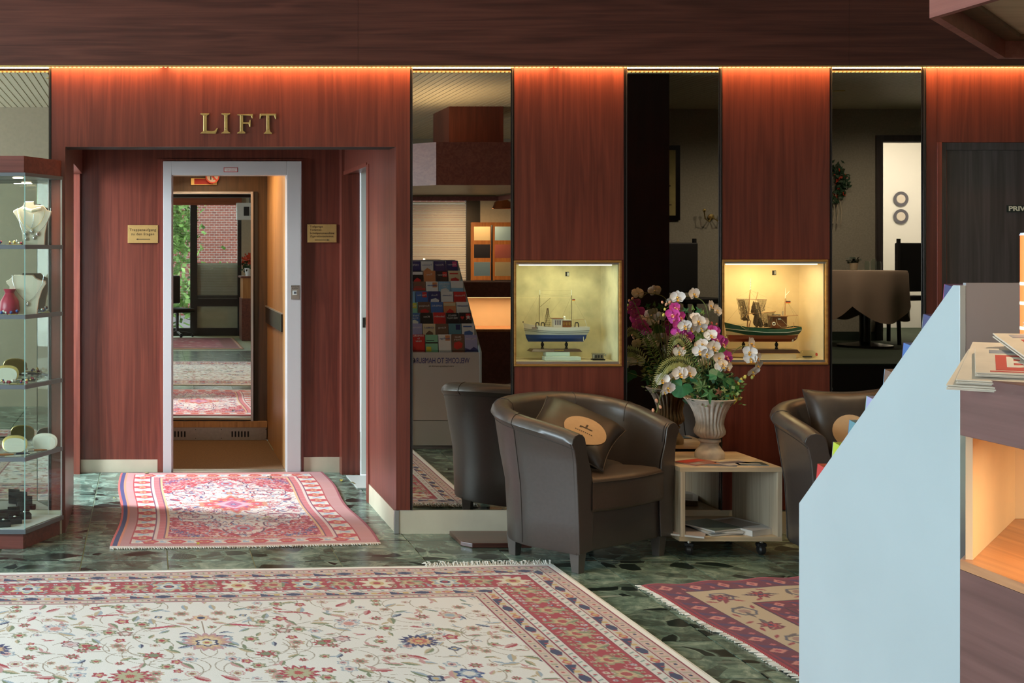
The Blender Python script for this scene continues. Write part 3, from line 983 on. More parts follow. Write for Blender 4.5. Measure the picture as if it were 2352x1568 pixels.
for k, z in enumerate((2.20, 1.99)):
    e = empty('wall_plate', (9.02, -0.945, z), 0, ('upper' if k == 0 else 'lower') + ' of the two round plates on the white wall seen in the mirror', 'plate', 'plates on the far white wall')
    MB().lathe([(0.0001, 0.0), (0.085, 0.0), (0.09, 0.012), (0.0001, 0.010)], 24).xf(Matrix.Rotation(-PI / 2, 4, 'X')).build('rim', mat('plate_grey_%d' % k, (0.10, 0.10, 0.13), 0.3), e)
    MB().lathe([(0.0001, 0.008), (0.055, 0.010), (0.05, 0.015), (0.0001, 0.014)], 24).xf(Matrix.Rotation(-PI / 2, 4, 'X')).build('centre', mat('plate_mid_%d' % k, (0.65, 0.60, 0.55), 0.3), e)
tag(MB().box(3.93, 4.30, WY + 0.02, 3.25 * S, 0.0, ZT - 0.001).build('wall_partition', wood('black_mahogany', (0.010, 0.004, 0.003), (0.022, 0.008, 0.006), 'z', 0.45, 0.1, coord='Position')), kind='structure')
# table with cloth
tb = empty('restaurant_table', (6.9, 1.75 * S, RZ), 0, 'round restaurant table on a black pedestal, seen in the mirror', 'table')
MB().lathe([(0.24, 0), (0.24, 0.02), (0.05, 0.05), (0.045, 0.68), (0.2, 0.70)], 24).build('pedestal', M['black'], tb, smooth=True)
MB().lathe([(0.0001, 0.702), (0.345, 0.702), (0.345, 0.728), (0.0001, 0.728)], 32).build('tabletop', M['board_wood'], tb)
rings = []
for rr, zz in ((0.001, 0.735), (0.2, 0.735), (0.35, 0.734), (0.362, 0.71), (0.37, 0.55), (0.375, 0.40)):
    ring = []
    for j in range(64):
        a = 2 * PI * j / 64
        drop = max(0.0, (0.735 - zz) / 0.335)
        sq = abs(math.cos(2 * a))
        ring.append((rr * math.cos(a) * (1 + 0.05 * drop * math.sin(9 * a)), rr * math.sin(a) * (1 + 0.05 * drop * math.sin(9 * a)), zz - drop * 0.16 * sq))
    rings.append(ring)
tcl = MB().loft(rings, cap=False).build('tablecloth', mat('beige_cloth', (0.46, 0.35, 0.27), 0.9), loc=(6.9, 1.75 * S, RZ), smooth=True)
tag(tcl, 'beige cloth hanging over the round restaurant table', 'tablecloth')
pp = empty('table_plant', (6.82, 1.75 * S - 0.05, RZ + 0.736), 0, 'little dark potted plant on the cloth-covered table', 'plant')
MB().lathe([(0.03, 0), (0.04, 0.07), (0.0001, 0.068)], 16).build('pot', M['cream'], pp)
pm = MB()
for k in range(60):
    a, r0 = random.uniform(0, 2 * PI), random.uniform(0, 0.06)
    c = Vector((r0 * math.cos(a), r0 * math.sin(a), 0.09 + random.uniform(-0.02, 0.03)))
    u = Vector((random.uniform(-1, 1), random.uniform(-1, 1), random.uniform(-1, 1))).normalized() * 0.02
    w = u.cross(Vector((0.3, 0.5, 1))).normalized() * 0.013
    pm.add([c - u, c - w, c + u, c + w], [(0, 1, 2, 3)])
pm.build('foliage', mat('dark_foliage', (0.03, 0.05, 0.03), 0.6), pp)
for k, (dx, hh) in enumerate(((0.10, 0.09), (0.16, 0.11), (0.21, 0.085))):
    g = MB().lathe([(0.022, 0), (0.024, hh * 0.7), (0.016, hh), (0.013, hh), (0.019, hh * 0.7), (0.018, 0.006), (0.0001, 0.006)], 14).build('cruet', M['glass'], loc=(6.82 + dx, 1.75 * S, RZ + 0.736), smooth=True)
    tag(g, ('shortest clear glass cruet beside the potted plant', 'tallest clear glass cruet between two others on the cloth', 'clear glass cruet farthest from the potted plant')[k], 'cruet', 'cruets on the restaurant table')
def dark_chair(loc, rz, label):
    e = empty('dining_chair', loc, rz, label, 'chair', 'dark dining chairs in the restaurant')
    MB().box(-0.23, 0.23, -0.22, 0.22, 0.43, 0.48).build('seat', M['black_matt'], e, bevel=0.01)
    MB().box(-0.22, 0.22, 0.18, 0.22, 0.52, 1.0).build('backrest', M['black_matt'], e, bevel=0.01)
    for sx in (-0.20, 0.20):
        MB().tube([(sx, -0.19, 0), (sx, -0.19, 0.43)], 0.02, 6).build('leg', M['black_matt'], e)
        MB().tube([(sx, 0.22, 0), (sx, 0.20, 0.5), (sx, 0.21, 1.04)], 0.02, 6).build('leg', M['black_matt'], e)


dark_chair((7.46, 1.52, RZ), -0.4, 'dark high-backed chair right of the cloth-covered table')
dark_chair((6.3, 1.5 * S, RZ), 0.4, 'dark chair behind the cloth-covered table, against the wallpaper')
dark_chair((5.15, 1.9 * S, RZ), 2.9, 'dark dining chair seen in the middle mirror, under the framed sheet')
dark_chair((5.68, 2.1 * S, RZ), 3.3, 'dark dining chair seen in the middle mirror, right of another')
pf = empty('framed_picture', (5.16, WY + 0.005, 2.28), 0, 'black framed yellowed sheet on the wallpaper, seen in the middle mirror', 'picture')
MB().box(-0.32, 0.32, 0, 0.025, -0.385, 0.385).build('frame', M['black'], pf, bevel=0.004)
MB().box(-0.27, 0.27, 0.02, 0.027, -0.335, 0.335).build('sheet', mat('yellowed_sheet', (0.42, 0.36, 0.14), 0.7, noise=0.15, nscale=12), pf)
sq = MB()
for k in range(46):
    a, z = random.uniform(-0.22, 0.2), 0.29 - 0.58 * (k // 5) / 9
    sq.box(a, a + random.uniform(0.02, 0.06), 0.0272, 0.0278, z - 0.006, z + random.uniform(0, 0.012))
tag(sq.build('ink_marks', M['ink'], pf), kind='stuff')
wt = empty('wreath', (6.98, WY + 0.03, 2.28), 0, 'dark leaf wreath with red flowers on the wallpaper, seen in the mirror', 'wreath')
wm, rm = MB(), MB()
for k in range(420):
    a, r0 = random.uniform(0, 2 * PI), random.gauss(0.16, 0.032)
    c = Vector((r0 * math.cos(a), random.uniform(0, 0.06), r0 * math.sin(a)))
    u = Vector((random.uniform(-1, 1), random.uniform(-.4, .4), random.uniform(-1, 1))).normalized() * 0.03
    w = u.cross(Vector((0.3, 1, 0.2))).normalized() * 0.014
    (rm if k % 11 == 0 else wm).add([c - u, c - w, c + u, c + w], [(0, 1, 2, 3)])
wm.build('leaves', mat('wreath_green', (0.02, 0.06, 0.025), 0.6), wt)
rm.build('blossoms', mat('wreath_red', (0.55, 0.06, 0.02), 0.6), wt)
for k in range(3):
    MB().tube([(0.05 + k * 0.03, 0.03, -0.12), (0.07 + k * 0.035, 0.03, -0.3), (0.05 + k * 0.04, 0.03, -0.42)], 0.006, 5).build('ribbon', M['cream'], wt)
wsn = empty('wall_sconce', (5.80, WY + 0.01, 1.93), 0, 'brass wall lamp with curled arms on the wallpaper, seen in the middle mirror', 'lamp')
MB().lathe([(0.03, 0), (0.03, 0.02), (0.0001, 0.025)], 14).xf(Matrix.Rotation(-PI / 2, 4, 'X')).build('wall_rose', M['brass'], wsn)
for s in (-1, 1):
    MB().tube([(0, 0.02, 0), (s * 0.05, 0.08, -0.05), (s * 0.10, 0.10, -0.02), (s * 0.11, 0.1, 0.05)], 0.007, 6).build('arm', M['brass'], wsn)
    MB().ball((s * 0.11, 0.1, 0.065), 0.018, 8).build('cup', M['brass'], wsn)
# hanging sign box and side counter, seen in the lift mirror
hb = empty('hanging_sign', (1.84, -1.5, 2.28), 0, 'white sign box hanging near the entrance, seen in the lift mirror', 'sign')
MB().box(-0.24, 0.24, -0.12, 0.12, -0.15, 0.15).build('box', M['white'], hb, bevel=0.004)
MB().box(-0.12, -0.02, 0.119, 0.122, -0.08, 0.08).box(0.0, 0.06, 0.119, 0.122, -0.08, 0.08).build('symbol', M['ink_black'], hb)
MB().tube([(0, 0, 0.15), (0, 0, 0.745)], 0.01, 6).build('hanger', M['dark_metal'], hb)
sc_ = empty('side_counter', (1.98, -1.35, 0), 0, 'small wood counter by the entrance, seen in the lift mirror', 'counter')
MB().box(-0.32, 0.32, -0.3, 0.3, 0.0, 0.74).build('body', M['mahogany_d'], sc_)
MB().box(-0.30, 0.30, -0.3, 0.28, 0.7405, 1.10).build('front_panel', wood('counter_lamplit', (0.36, 0.14, 0.04), (0.5, 0.22, 0.07), 'z', .4), sc_)  # lamp glow on the upper front, put into the orange wood colour
MB().box(-0.34, 0.34, -0.32, 0.32, 1.1005, 1.13).build('top', M['mahogany_d'], sc_)
fv_ = empty('flower_pot', (1.80, -1.30, 1.1305), 0, 'pot of dark red flowers on the side counter, seen in the lift mirror', 'plant')
MB().lathe([(0.05, 0), (0.075, 0.14), (0.0001, 0.135)], 16).build('pot', M['white'], fv_)
for nm_, mm_, z0 in (('foliage', 'wreath_green', .16), ('blossoms', 'wreath_red', .30)):
    mb_ = MB()
    for k in range(90):
        c = Vector((random.gauss(0, .06), random.gauss(0, .06), z0 + random.gauss(0, .05)))
        u = Vector((random.uniform(-1, 1), random.uniform(-1, 1), random.uniform(-1, 1))).normalized() * .035
        w = u.cross(Vector((.3, 1, .2))).normalized() * .02
        mb_.add([c - u, c - w, c + u, c + w], [(0, 1, 2, 3)])
    mb_.build(nm_, bpy.data.materials[mm_], fv_)
# ceiling spots (recessed), real lamps of the room
spot_glow = mat('spot_glow', (1, .9, .7), .4, emit=(1.0, 0.78, 0.48), estr=14.0)
for k, (sx, sy, w) in enumerate(((2.45, 5.9, 10), (3.75, 5.9, 10), (0.6, 5.6, 3), (2.0, 3.0, 1.5), (-0.8, 3.5, 1), (6.3, 2.65, 8), (7.4, 2.2, 6), (5.6, 2.75, 7))):
    e = empty('ceiling_spotlight', (sx, sy, ZT - 0.001), 0, None, 'spotlight')
    e['label'] = ['ceiling spotlight above the first armchair', 'ceiling spotlight above the far armchair', 'ceiling spotlight before the lift alcove', 'ceiling spotlight above the big pale carpet', 'ceiling spotlight left above the carpet', 'ceiling spotlight over the cloth-covered table', 'ceiling spotlight near the lit doorway', 'ceiling spotlight before the framed sheet'][k]
    e['group'] = 'spotlights in the slatted ceiling'
    MB().lathe([(0.036, -0.006), (0.052, -0.004), (0.052, 0.0), (0.036, 0.0)], 20).build('trim_ring', M['brass'], e)
    MB().lathe([(0.0001, -0.002), (0.034, -0.002), (0.034, 0.0)], 16).build('lamp_face', spot_glow, e)
    d = bpy.data.lights.new('spot_lamp', 'SPOT')
    d.energy = w * 6
    d.color = (1.0, 0.72, 0.42) if k < 5 else (1.0, 0.86, 0.66)
    d.spot_size = math.radians(165 if k >= 5 else 95)
    d.spot_blend = 0.8
    d.shadow_soft_size = 0.06
    o = bpy.data.objects.new('spot_lamp', d)
    COL.objects.link(o)
    o.location = (sx, sy, ZT - 0.03)

# ================================================================== RUGS (print painted per vertex on a woven sheet)
class Print:
    """Colours on a tensor grid of points u (across) x v (along)."""

    def __init__(self, u, v, ground):
        self.u, self.v = u, v
        self.c = np.empty((len(v), len(u), 3), np.float32)
        self.c[:] = ground
        self.U, self.V = np.meshgrid(u, v)

    def win(self, u0, u1, v0, v1):
        a, b = np.searchsorted(self.u, (u0, u1))
        c, d = np.searchsorted(self.v, (v0, v1))
        return slice(c, d), slice(a, b)

    def paint(self, mask, col, w=None):
        if w is None:
            self.c[mask] = col
        else:
            s = self.c[w]
            s[mask] = col

    def flower(self, u, v, r, n, cols, rot=0.0, depth=0.3, asp=1.0):
        """Rosette: cols run from the rim inward as (share of r, colour)."""
        w = self.win(u - r * 1.05, u + r * 1.05, v - r * 1.05 * asp, v + r * 1.05 * asp)
        if w[0].start >= w[0].stop or w[1].start >= w[1].stop:
            return
        du, dv = self.U[w] - u, (self.V[w] - v) / asp
        th = np.arctan2(dv, du) + rot
        rr = np.hypot(du, dv)
        for k, (s, col) in enumerate(cols):
            rim = r * s * (1 - depth * (0.5 - 0.5 * np.cos(n * th))) if k < 2 else r * s
            self.paint(rr < rim, col, w)

    def star(self, u, v, r, n, cols, rot=0.0, inner=0.55, asp=1.0):
        w = self.win(u - r, u + r, v - r * asp, v + r * asp)
        if w[0].start >= w[0].stop or w[1].start >= w[1].stop:
            return
        du, dv = self.U[w] - u, (self.V[w] - v) / asp
        th = np.arctan2(dv, du) + rot
        rr = np.hypot(du, dv)
        saw = np.abs(((th * n / (2 * PI)) % 1.0) - 0.5) * 2
        for s, col in cols:
            self.paint(rr < r * s * (inner + (1 - inner) * saw), col, w)

    def leaf(self, u, v, ln, wd, ang, col, col2=None):
        w = self.win(u - ln, u + ln, v - ln, v + ln)
        if w[0].start >= w[0].stop or w[1].start >= w[1].stop:
            return
        du, dv = self.U[w] - u, self.V[w] - v
        a = (du * math.cos(ang) + dv * math.sin(ang)) / ln
        b = (-du * math.sin(ang) + dv * math.cos(ang))
        half = wd * np.clip(1 - (2 * a) ** 2, 0, 1) * (1 - 0.35 * a * 2)
        ins = (np.abs(a) < 0.5) & (np.abs(b) < half * 0.5)
        self.paint(ins, col, w)
        if col2 is not None:
            self.paint(ins & (b > 0), col2, w)

    def line(self, pts, t, col):
        for (a, b) in zip(pts[:-1], pts[1:]):
            w = self.win(min(a[0], b[0]) - t, max(a[0], b[0]) + t, min(a[1], b[1]) - t, max(a[1], b[1]) + t)
            if w[0].start >= w[0].stop or w[1].start >= w[1].stop:
                continue
            d = (b[0] - a[0], b[1] - a[1])
            L2 = d[0] ** 2 + d[1] ** 2 + 1e-12
            k = np.clip(((self.U[w] - a[0]) * d[0] + (self.V[w] - a[1]) * d[1]) / L2, 0, 1)
            self.paint(np.hypot(self.U[w] - a[0] - k * d[0], self.V[w] - a[1] - k * d[1]) < t / 2, col, w)

    def arc(self, u, v, r, a0, a1, t, col, asp=1.0):
        n = 9
        self.line([(u + r * math.cos(a0 + (a1 - a0) * k / n), v + asp * r * math.sin(a0 + (a1 - a0) * k / n)) for k in range(n + 1)], t, col)


def rug_mesh(name, pr, world_xyz, mats, parent=None):
    """Grid with the print, its edge turned down to the floor."""
    nv, nu = pr.c.shape[:2]
    P = np.empty((nv + 2, nu + 2, 3), np.float64)
    P[1:-1, 1:-1] = world_xyz
    P[0, 1:-1], P[-1, 1:-1] = world_xyz[0], world_xyz[-1]
    P[:, 0], P[:, -1] = P[:, 1], P[:, -2]
    for s in ((0, slice(None)), (-1, slice(None)), (slice(None), 0), (slice(None), -1)):
        P[s][..., 2] = 0.001
    C = np.pad(pr.c, ((1, 1), (1, 1), (0, 0)), 'edge')
    me = bpy.data.meshes.new(name)
    R, Q = nv + 2, nu + 2
    idx = np.arange(R * Q).reshape(R, Q)
    quads = np.stack([idx[:-1, :-1], idx[:-1, 1:], idx[1:, 1:], idx[1:, :-1]], -1).reshape(-1, 4)
    nf = len(quads)
    me.vertices.add(R * Q)
    me.vertices.foreach_set('co', P.reshape(-1).astype(np.float32))
    me.loops.add(nf * 4)
    me.loops.foreach_set('vertex_index', quads.reshape(-1).astype(np.int32))
    me.polygons.add(nf)
    me.polygons.foreach_set('loop_start', (np.arange(nf) * 4).astype(np.int32))
    me.polygons.foreach_set('use_smooth', np.ones(nf, bool))
    me.update(calc_edges=True)
    ca = me.color_attributes.new('print', 'BYTE_COLOR', 'POINT')
    rgba = np.ones((R * Q, 4), np.float32)
    rgba[:, :3] = C.reshape(-1, 3) / 255.0
    ca.data.foreach_set('color_srgb', rgba.reshape(-1))
    for m in mats:
        me.materials.append(m)
    o = bpy.data.objects.new(name, me)
    COL.objects.link(o)
    if parent is not None:
        o.parent = parent
    return o


def spaced(*segs):
    out = []
    for a, b, s in segs:
        out.extend(np.arange(a, b - 1e-9, s))
    out.append(segs[-1][1])
    return np.array(out)


RED, DRED, IVO, NAVY = (158, 38, 48), (120, 24, 36), (205, 203, 198), (44, 44, 82)
TAN, GRN, LBL, PNK, GOLD, WHT = (178, 160, 128), (112, 124, 92), (146, 160, 174), (186, 138, 136), (190, 160, 104), (216, 214, 210)


def rosette(pr, rnd, u, v, r, kind=None):
    k = rnd.choice([0, 0, 0, 1, 1, 1, 2, 3, 3, 3, 4, 5, 6, 6, 6]) if kind is None else kind
    a = rnd.uniform(0, 6.28)
    if k == 0:
        pr.flower(u, v, r, 8, [(1, TAN), (.8, PNK), (.45, GRN), (.2, RED)], a)
    elif k == 1:
        pr.flower(u, v, r, 6, [(1, LBL), (.75, IVO), (.45, PNK), (.2, NAVY)], a)
    elif k == 2:
        pr.flower(u, v, r, 5, [(1, RED), (.55, PNK), (.3, GOLD)], a)
    elif k == 3:
        pr.flower(u, v, r, 7, [(1, GRN), (.7, TAN), (.35, RED)], a)
    elif k == 4:
        pr.star(u, v, r, 8, [(1, RED), (.6, GRN), (.25, PNK)], a, .5)
    elif k == 5:
        pr.flower(u, v, r, 4, [(1, NAVY), (.6, LBL), (.3, GOLD)], a)
    else:
        pr.flower(u, v, r, 9, [(1, PNK), (.8, IVO), (.5, TAN), (.25, DRED)], a, .2)


def sprig(pr, rnd, u, v, s):
    a = rnd.uniform(0, 6.28)
    c, d = rnd.choice([(GRN, TAN), (TAN, GRN), (TAN, PNK), (PNK, TAN), (LBL, TAN), (GRN, PNK), (GRN, LBL), (RED, PNK), (NAVY, LBL), (TAN, LBL)])
    pr.leaf(u, v, s, s * .36, a, c, d)
    if rnd.random() < .5:
        pr.leaf(u + s * .5 * math.cos(a + .8), v + s * .5 * math.sin(a + .8), s * .6, s * .2, a + .8, d)


# ---------------------------------------------------------------- the big pale carpet
def big_carpet():
    rnd = random.Random(11)
    WR, LR = 3.66, 3.06
    hw = WR / 2
    u = spaced((-hw, -1.02, .012), (-1.02, hw, .0027))
    v = spaced((0, .6, .0046), (.6, 1.85, .006), (1.85, LR, .02))
    pr = Print(u, v, WHT)
    U, V = pr.U, pr.V
    e = np.minimum.reduce([hw - U, U + hw, V, LR - V])
    side = (np.minimum(hw - U, U + hw) < np.minimum(V, LR - V))
    s = np.where(side, V, U)
    # field motifs, mirrored about the rug's long axis
    def both(fn, x, y, *a, **k):
        fn(x, y, *a, **k)
        if abs(x) > 0.03:
            fn(-x, y, *a, **k)
    for i in range(110):
        x, y = rnd.uniform(0.06, 1.3), rnd.uniform(.56, 2.0)
        r = rnd.uniform(.05, .13)
        a0 = rnd.uniform(0, 6.28)
        both(lambda p, q, sg=1: pr.arc(p, q, r, a0 if p > 0 else PI - a0, (a0 + 2.6) if p > 0 else PI - a0 - 2.6, .0045, (150, 138, 120)), x, y)
    pts = []
    for i in range(2000):
        x, y = rnd.uniform(0.03, 1.32), rnd.uniform(.55, 3.6)
        if all((x - p) ** 2 + (y - q) ** 2 > (.056) ** 2 for p, q in pts):
            pts.append((x, y))
    for (x, y) in pts:
        sd = rnd.randrange(1 << 30)
        if rnd.random() < .5:
            r, kk = rnd.uniform(.018, .040), rnd.choice([0, 0, 0, 1, 1, 1, 2, 3, 3, 3, 4, 5, 6, 6, 6])
            both(lambda p, q: rosette(pr, random.Random(sd), p, q, r, kk), x, y)
        else:
            z = rnd.uniform(.05, .10)
            both(lambda p, q: sprig(pr, random.Random(sd), p, q, z), x, y)
    # the large motifs one can name in the photograph
    def palm(x, y, w, rim, mid):
        pr.star(x, y, w, 15, [(1, rim), (.82, (188, 150, 122)), (.62, (204, 180, 140))], PI / 2, .72, 1.15)
        pr.flower(x, y + .01, w * .5, 6, [(1, NAVY), (.75, mid), (.4, (198, 178, 120)), (.2, RED)], PI / 6, .25)
        for sx in (-1, 1):
            pr.leaf(x + sx * w * .8, y + w * .55, w * .9, w * .25, sx * .5, NAVY, LBL)
    palm(0, 1.13, .105, (176, 132, 140), (212, 206, 196))
    pr.flower(0, .80, .045, 7, [(1, PNK), (.8, (208, 180, 140)), (.4, NAVY)], PI / 2, .25)
    pr.line([(0, .85), (0, 1.01)], .006, (140, 120, 100))
    for sx in (-1, 1):
        pr.star(sx * .315, 1.52, .088, 12, [(1, (158, 32, 52)), (.72, (166, 160, 126)), (.25, (168, 60, 50))], .1, .62)
        pr.star(sx * .86, 1.175, .085, 14, [(1, (46, 44, 92)), (.66, (196, 160, 120)), (.42, (178, 84, 70)), (.22, GOLD)], .1, .66)
        pr.star(sx * .22, 1.29, .045, 8, [(1, RED), (.6, GRN)], .2, .5)
        pr.star(sx * .46, 1.175, .042, 7, [(1, RED), (.6, (110, 130, 90))], .2, .5)
        pr.flower(sx * .62, .92, .05, 9, [(1, LBL), (.8, (206, 190, 186)), (.45, (190, 130, 120))], 0)
        pr.flower(sx * .33, 1.0, .038, 5, [(1, (128, 96, 84)), (.7, PNK), (.4, IVO)], PI / 2)
        pr.flower(sx * .55, 1.13, .04, 6, [(1, (110, 84, 90)), (.8, (200, 180, 180)), (.3, PNK)], PI / 2)
        pr.flower(sx * 1.08, .83, .055, 8, [(1, (176, 100, 96)), (.8, (190, 176, 160)), (.4, LBL)], 0)
        pr.flower(sx * .95, 1.57, .06, 7, [(1, (60, 80, 130)), (.7, LBL), (.4, IVO)], 0)
        pr.leaf(sx * .40, .74, .16, .018, sx * .15, RED)
        pr.leaf(sx * .17, .92, .15, .022, sx * .35, (176, 60, 80))
        pr.line([(sx * .02, 1.04), (sx * .08, .92), (sx * .2, .83), (sx * .36, .79)], .005, (150, 130, 110))
        pr.line([(sx * .33, 1.04), (sx * .36, .94), (sx * .46, .88), (sx * .62, .86)], .005, (140, 130, 110))
        pr.line([(sx * .55, 1.07), (sx * .60, .99), (sx * .72, .95), (sx * .86, .98)], .005, (140, 130, 110))
    for k in range(5):
        pr.flower(-.55 + .275 * k, 1.80, .1, 8, [(1, (170, 150, 160)), (.8, (196, 170, 130)), (.5, LBL), (.3, GRN)], 0)
    # borders, from the inside outward
    def band(a, b, col):
        pr.c[(e >= a) & (e < b)] = col
    t = lambda a, b: np.clip((e - a) / (b - a), 0, 1)
    band(.0, .56, IVO)
    band(.50, .548, (190, 176, 164))
    band(.44, .495, (196, 188, 178))
    band(.396, .438, (208, 206, 202))
    band(.196, .394, RED)
    band(.150, .194, (208, 206, 202))
    band(.094, .148, (196, 188, 178))
    band(.032, .092, (190, 168, 162))
    band(0, .034, (236, 236, 232))
    for x in (.550, .499, .437, .394, .1945, .149, .092, .031):
        band(x - .0035, x + .0035, (132, 40, 56))
    fr = lambda x: x - np.floor(x)
    for a, b in ((.097, .145), (.443, .492)):
        q, w = t(a, b), fr(s / .30)
        ins = (e > a) & (e < b)
        pr.c[ins & (w < .34) & (q > w / .34 * 1.0) & (q < 1)] = NAVY
        pr.c[ins & (w > .34) & (w < .66) & (np.abs(q - .5) < .5 - np.abs(w - .5) * 2.2)] = NAVY
        pr.c[ins & (np.abs(fr(s / .15) - .5) < .09) & (np.abs(q - .5) < .26)] = GOLD
        pr.c[ins & (np.abs(fr(s / .075) - .5) < .07) & (np.abs(q - .5) < .16)] = RED
        pr.c[ins & (w > .80) & (np.abs(q - .5) < .42 - np.abs(w - .9) * 3)] = (176, 84, 80)
        pr.c[ins & (w > .86) & (w < .94) & (np.abs(q - .5) < .2)] = GOLD
    for a, b in ((.154, .190), (.400, .434)):
        q, w = t(a, b), fr(s / .05)
        ins = (e > a) & (e < b)
        pr.c[ins & (np.abs(w - .2 - q * .5) < .10) & (np.abs(q - .5) < .33)] = (110, 136, 132)
        pr.c[ins & (np.abs(fr(s / .1) - .1) < .06) & (np.abs(q - .4) < .2)] = (180, 60, 74)
    for a, b in ((.036, .089), (.505, .545)):
        q, w = t(a, b), fr(s / .062)
        ins = (e > a) & (e < b)
        pr.c[ins & (np.hypot((w - .5) * 1.2, q - .5) < .34)] = (206, 176, 162)
        pr.c[ins & (np.hypot((w - .5) * 1.2, q - .5) < .16)] = np.where((fr(s[ins & (np.hypot((w - .5) * 1.2, q - .5) < .16)] / .124) < .5)[:, None], np.array(NAVY), np.array(RED))
        pr.c[ins & (np.abs(w) < .10) & (np.abs(q - .5) < .3)] = (150, 150, 120)
    # flowers of the red border
    mid = .295
    def border_pts(step):
        out = []
        x = hw - mid
        while x > -hw + mid:
            out.append((x, mid, 0))
            x -= step
        y = mid + step
        while y < LR - mid:
            out.append((hw - mid, y, 1))
            out.append((-hw + mid, y, 1))
            y += step
        x = hw - mid
        while x > -hw + mid:
            out.append((x, LR - mid, 0))
            x -= step * 1.0
        return out
    for i, (x, y, sd) in enumerate(border_pts(.042)):
        for off in (-.07, -.035, .04, .072):
            r = rnd.uniform(.010, .020)
            uu, vv = (x, y + off) if sd == 0 else (x + off, y)
            if rnd.random() < .55:
                rosette(pr, rnd, uu, vv, r, rnd.choice([0, 1, 3, 6]))
            else:
                sprig(pr, rnd, uu, vv, rnd.uniform(.03, .055))
    for i, (x, y, sd) in enumerate(border_pts(.165)):
        k = i % 4
        if k == 0:
            pr.flower(x, y, .088, 7, [(1, (206, 196, 180)), (.8, (212, 204, 184)), (.4, (190, 160, 110)), (.2, RED)], 0, .42)
        elif k == 2:
            pr.flower(x, y, .085, 6, [(1, (196, 186, 140)), (.82, LBL), (.5, IVO), (.3, NAVY), (.18, RED)], .5, .36)
        else:
            pr.flower(x, y, .062, 6, [(1, (150, 142, 108)), (.7, (188, 164, 124)), (.35, (160, 60, 56))], .3, .35)
            pr.leaf(x + .04, y, .09, .03, rnd.uniform(0, 3), GRN, TAN)
    a = math.radians(3.7)
    cx, cy = 2.034, dfloor(1300)
    b_ = math.radians(1.7)
    X = cx + (U - hw) * math.cos(a) + V * math.sin(b_)
    Y = cy + (U - hw) * math.sin(a) - V * math.cos(b_)
    Z = 0.010 + 0.0012 * np.sin(U * 9) * np.cos(V * 7)
    root = empty('carpet', (0, 0, 0), 0, 'large pale carpet with scattered flowers and a red floral border', 'carpet')
    rug_mesh('pile', pr, np.stack([X, Y, Z], -1), [M['rug']], root)
    fr_ = MB()
    rn = random.Random(4)
    k = 0.0
    while k < 0.64:
        p0 = Vector((cx - k * math.cos(a), cy - k * math.sin(a), 0.008))
        for _ in range(2):
            d = Vector((rn.uniform(-.6, .6), 1, 0)).normalized() * rn.uniform(.025, .055)
            z = rn.uniform(.004, .020)
            fr_.tube([p0, p0 + d * .5 + Vector((0, 0, z)), p0 + d + Vector((rn.uniform(-.012, .012), 0, rn.uniform(-.004, z)))], [.0026, .0030, .0018], 4)
        k += .0085
    tag(fr_.build('fringe', M['fringe'], root), kind='stuff')
    eb = MB()
    row = [Vector((cx + .012 * math.cos(a) - k * math.cos(a), cy + .012 - k * math.sin(a), 0.005)) for k in np.linspace(0, WR + .01, 30)]
    eb.tube(row, 0.0055, 6)
    eb.tube([Vector((cx + .005 + k * math.sin(b_), cy + .012 - k * math.cos(b_), 0.005)) for k in np.linspace(0, LR, 20)], 0.0055, 6)
    eb.build('bound_edge', M['fringe'], root)


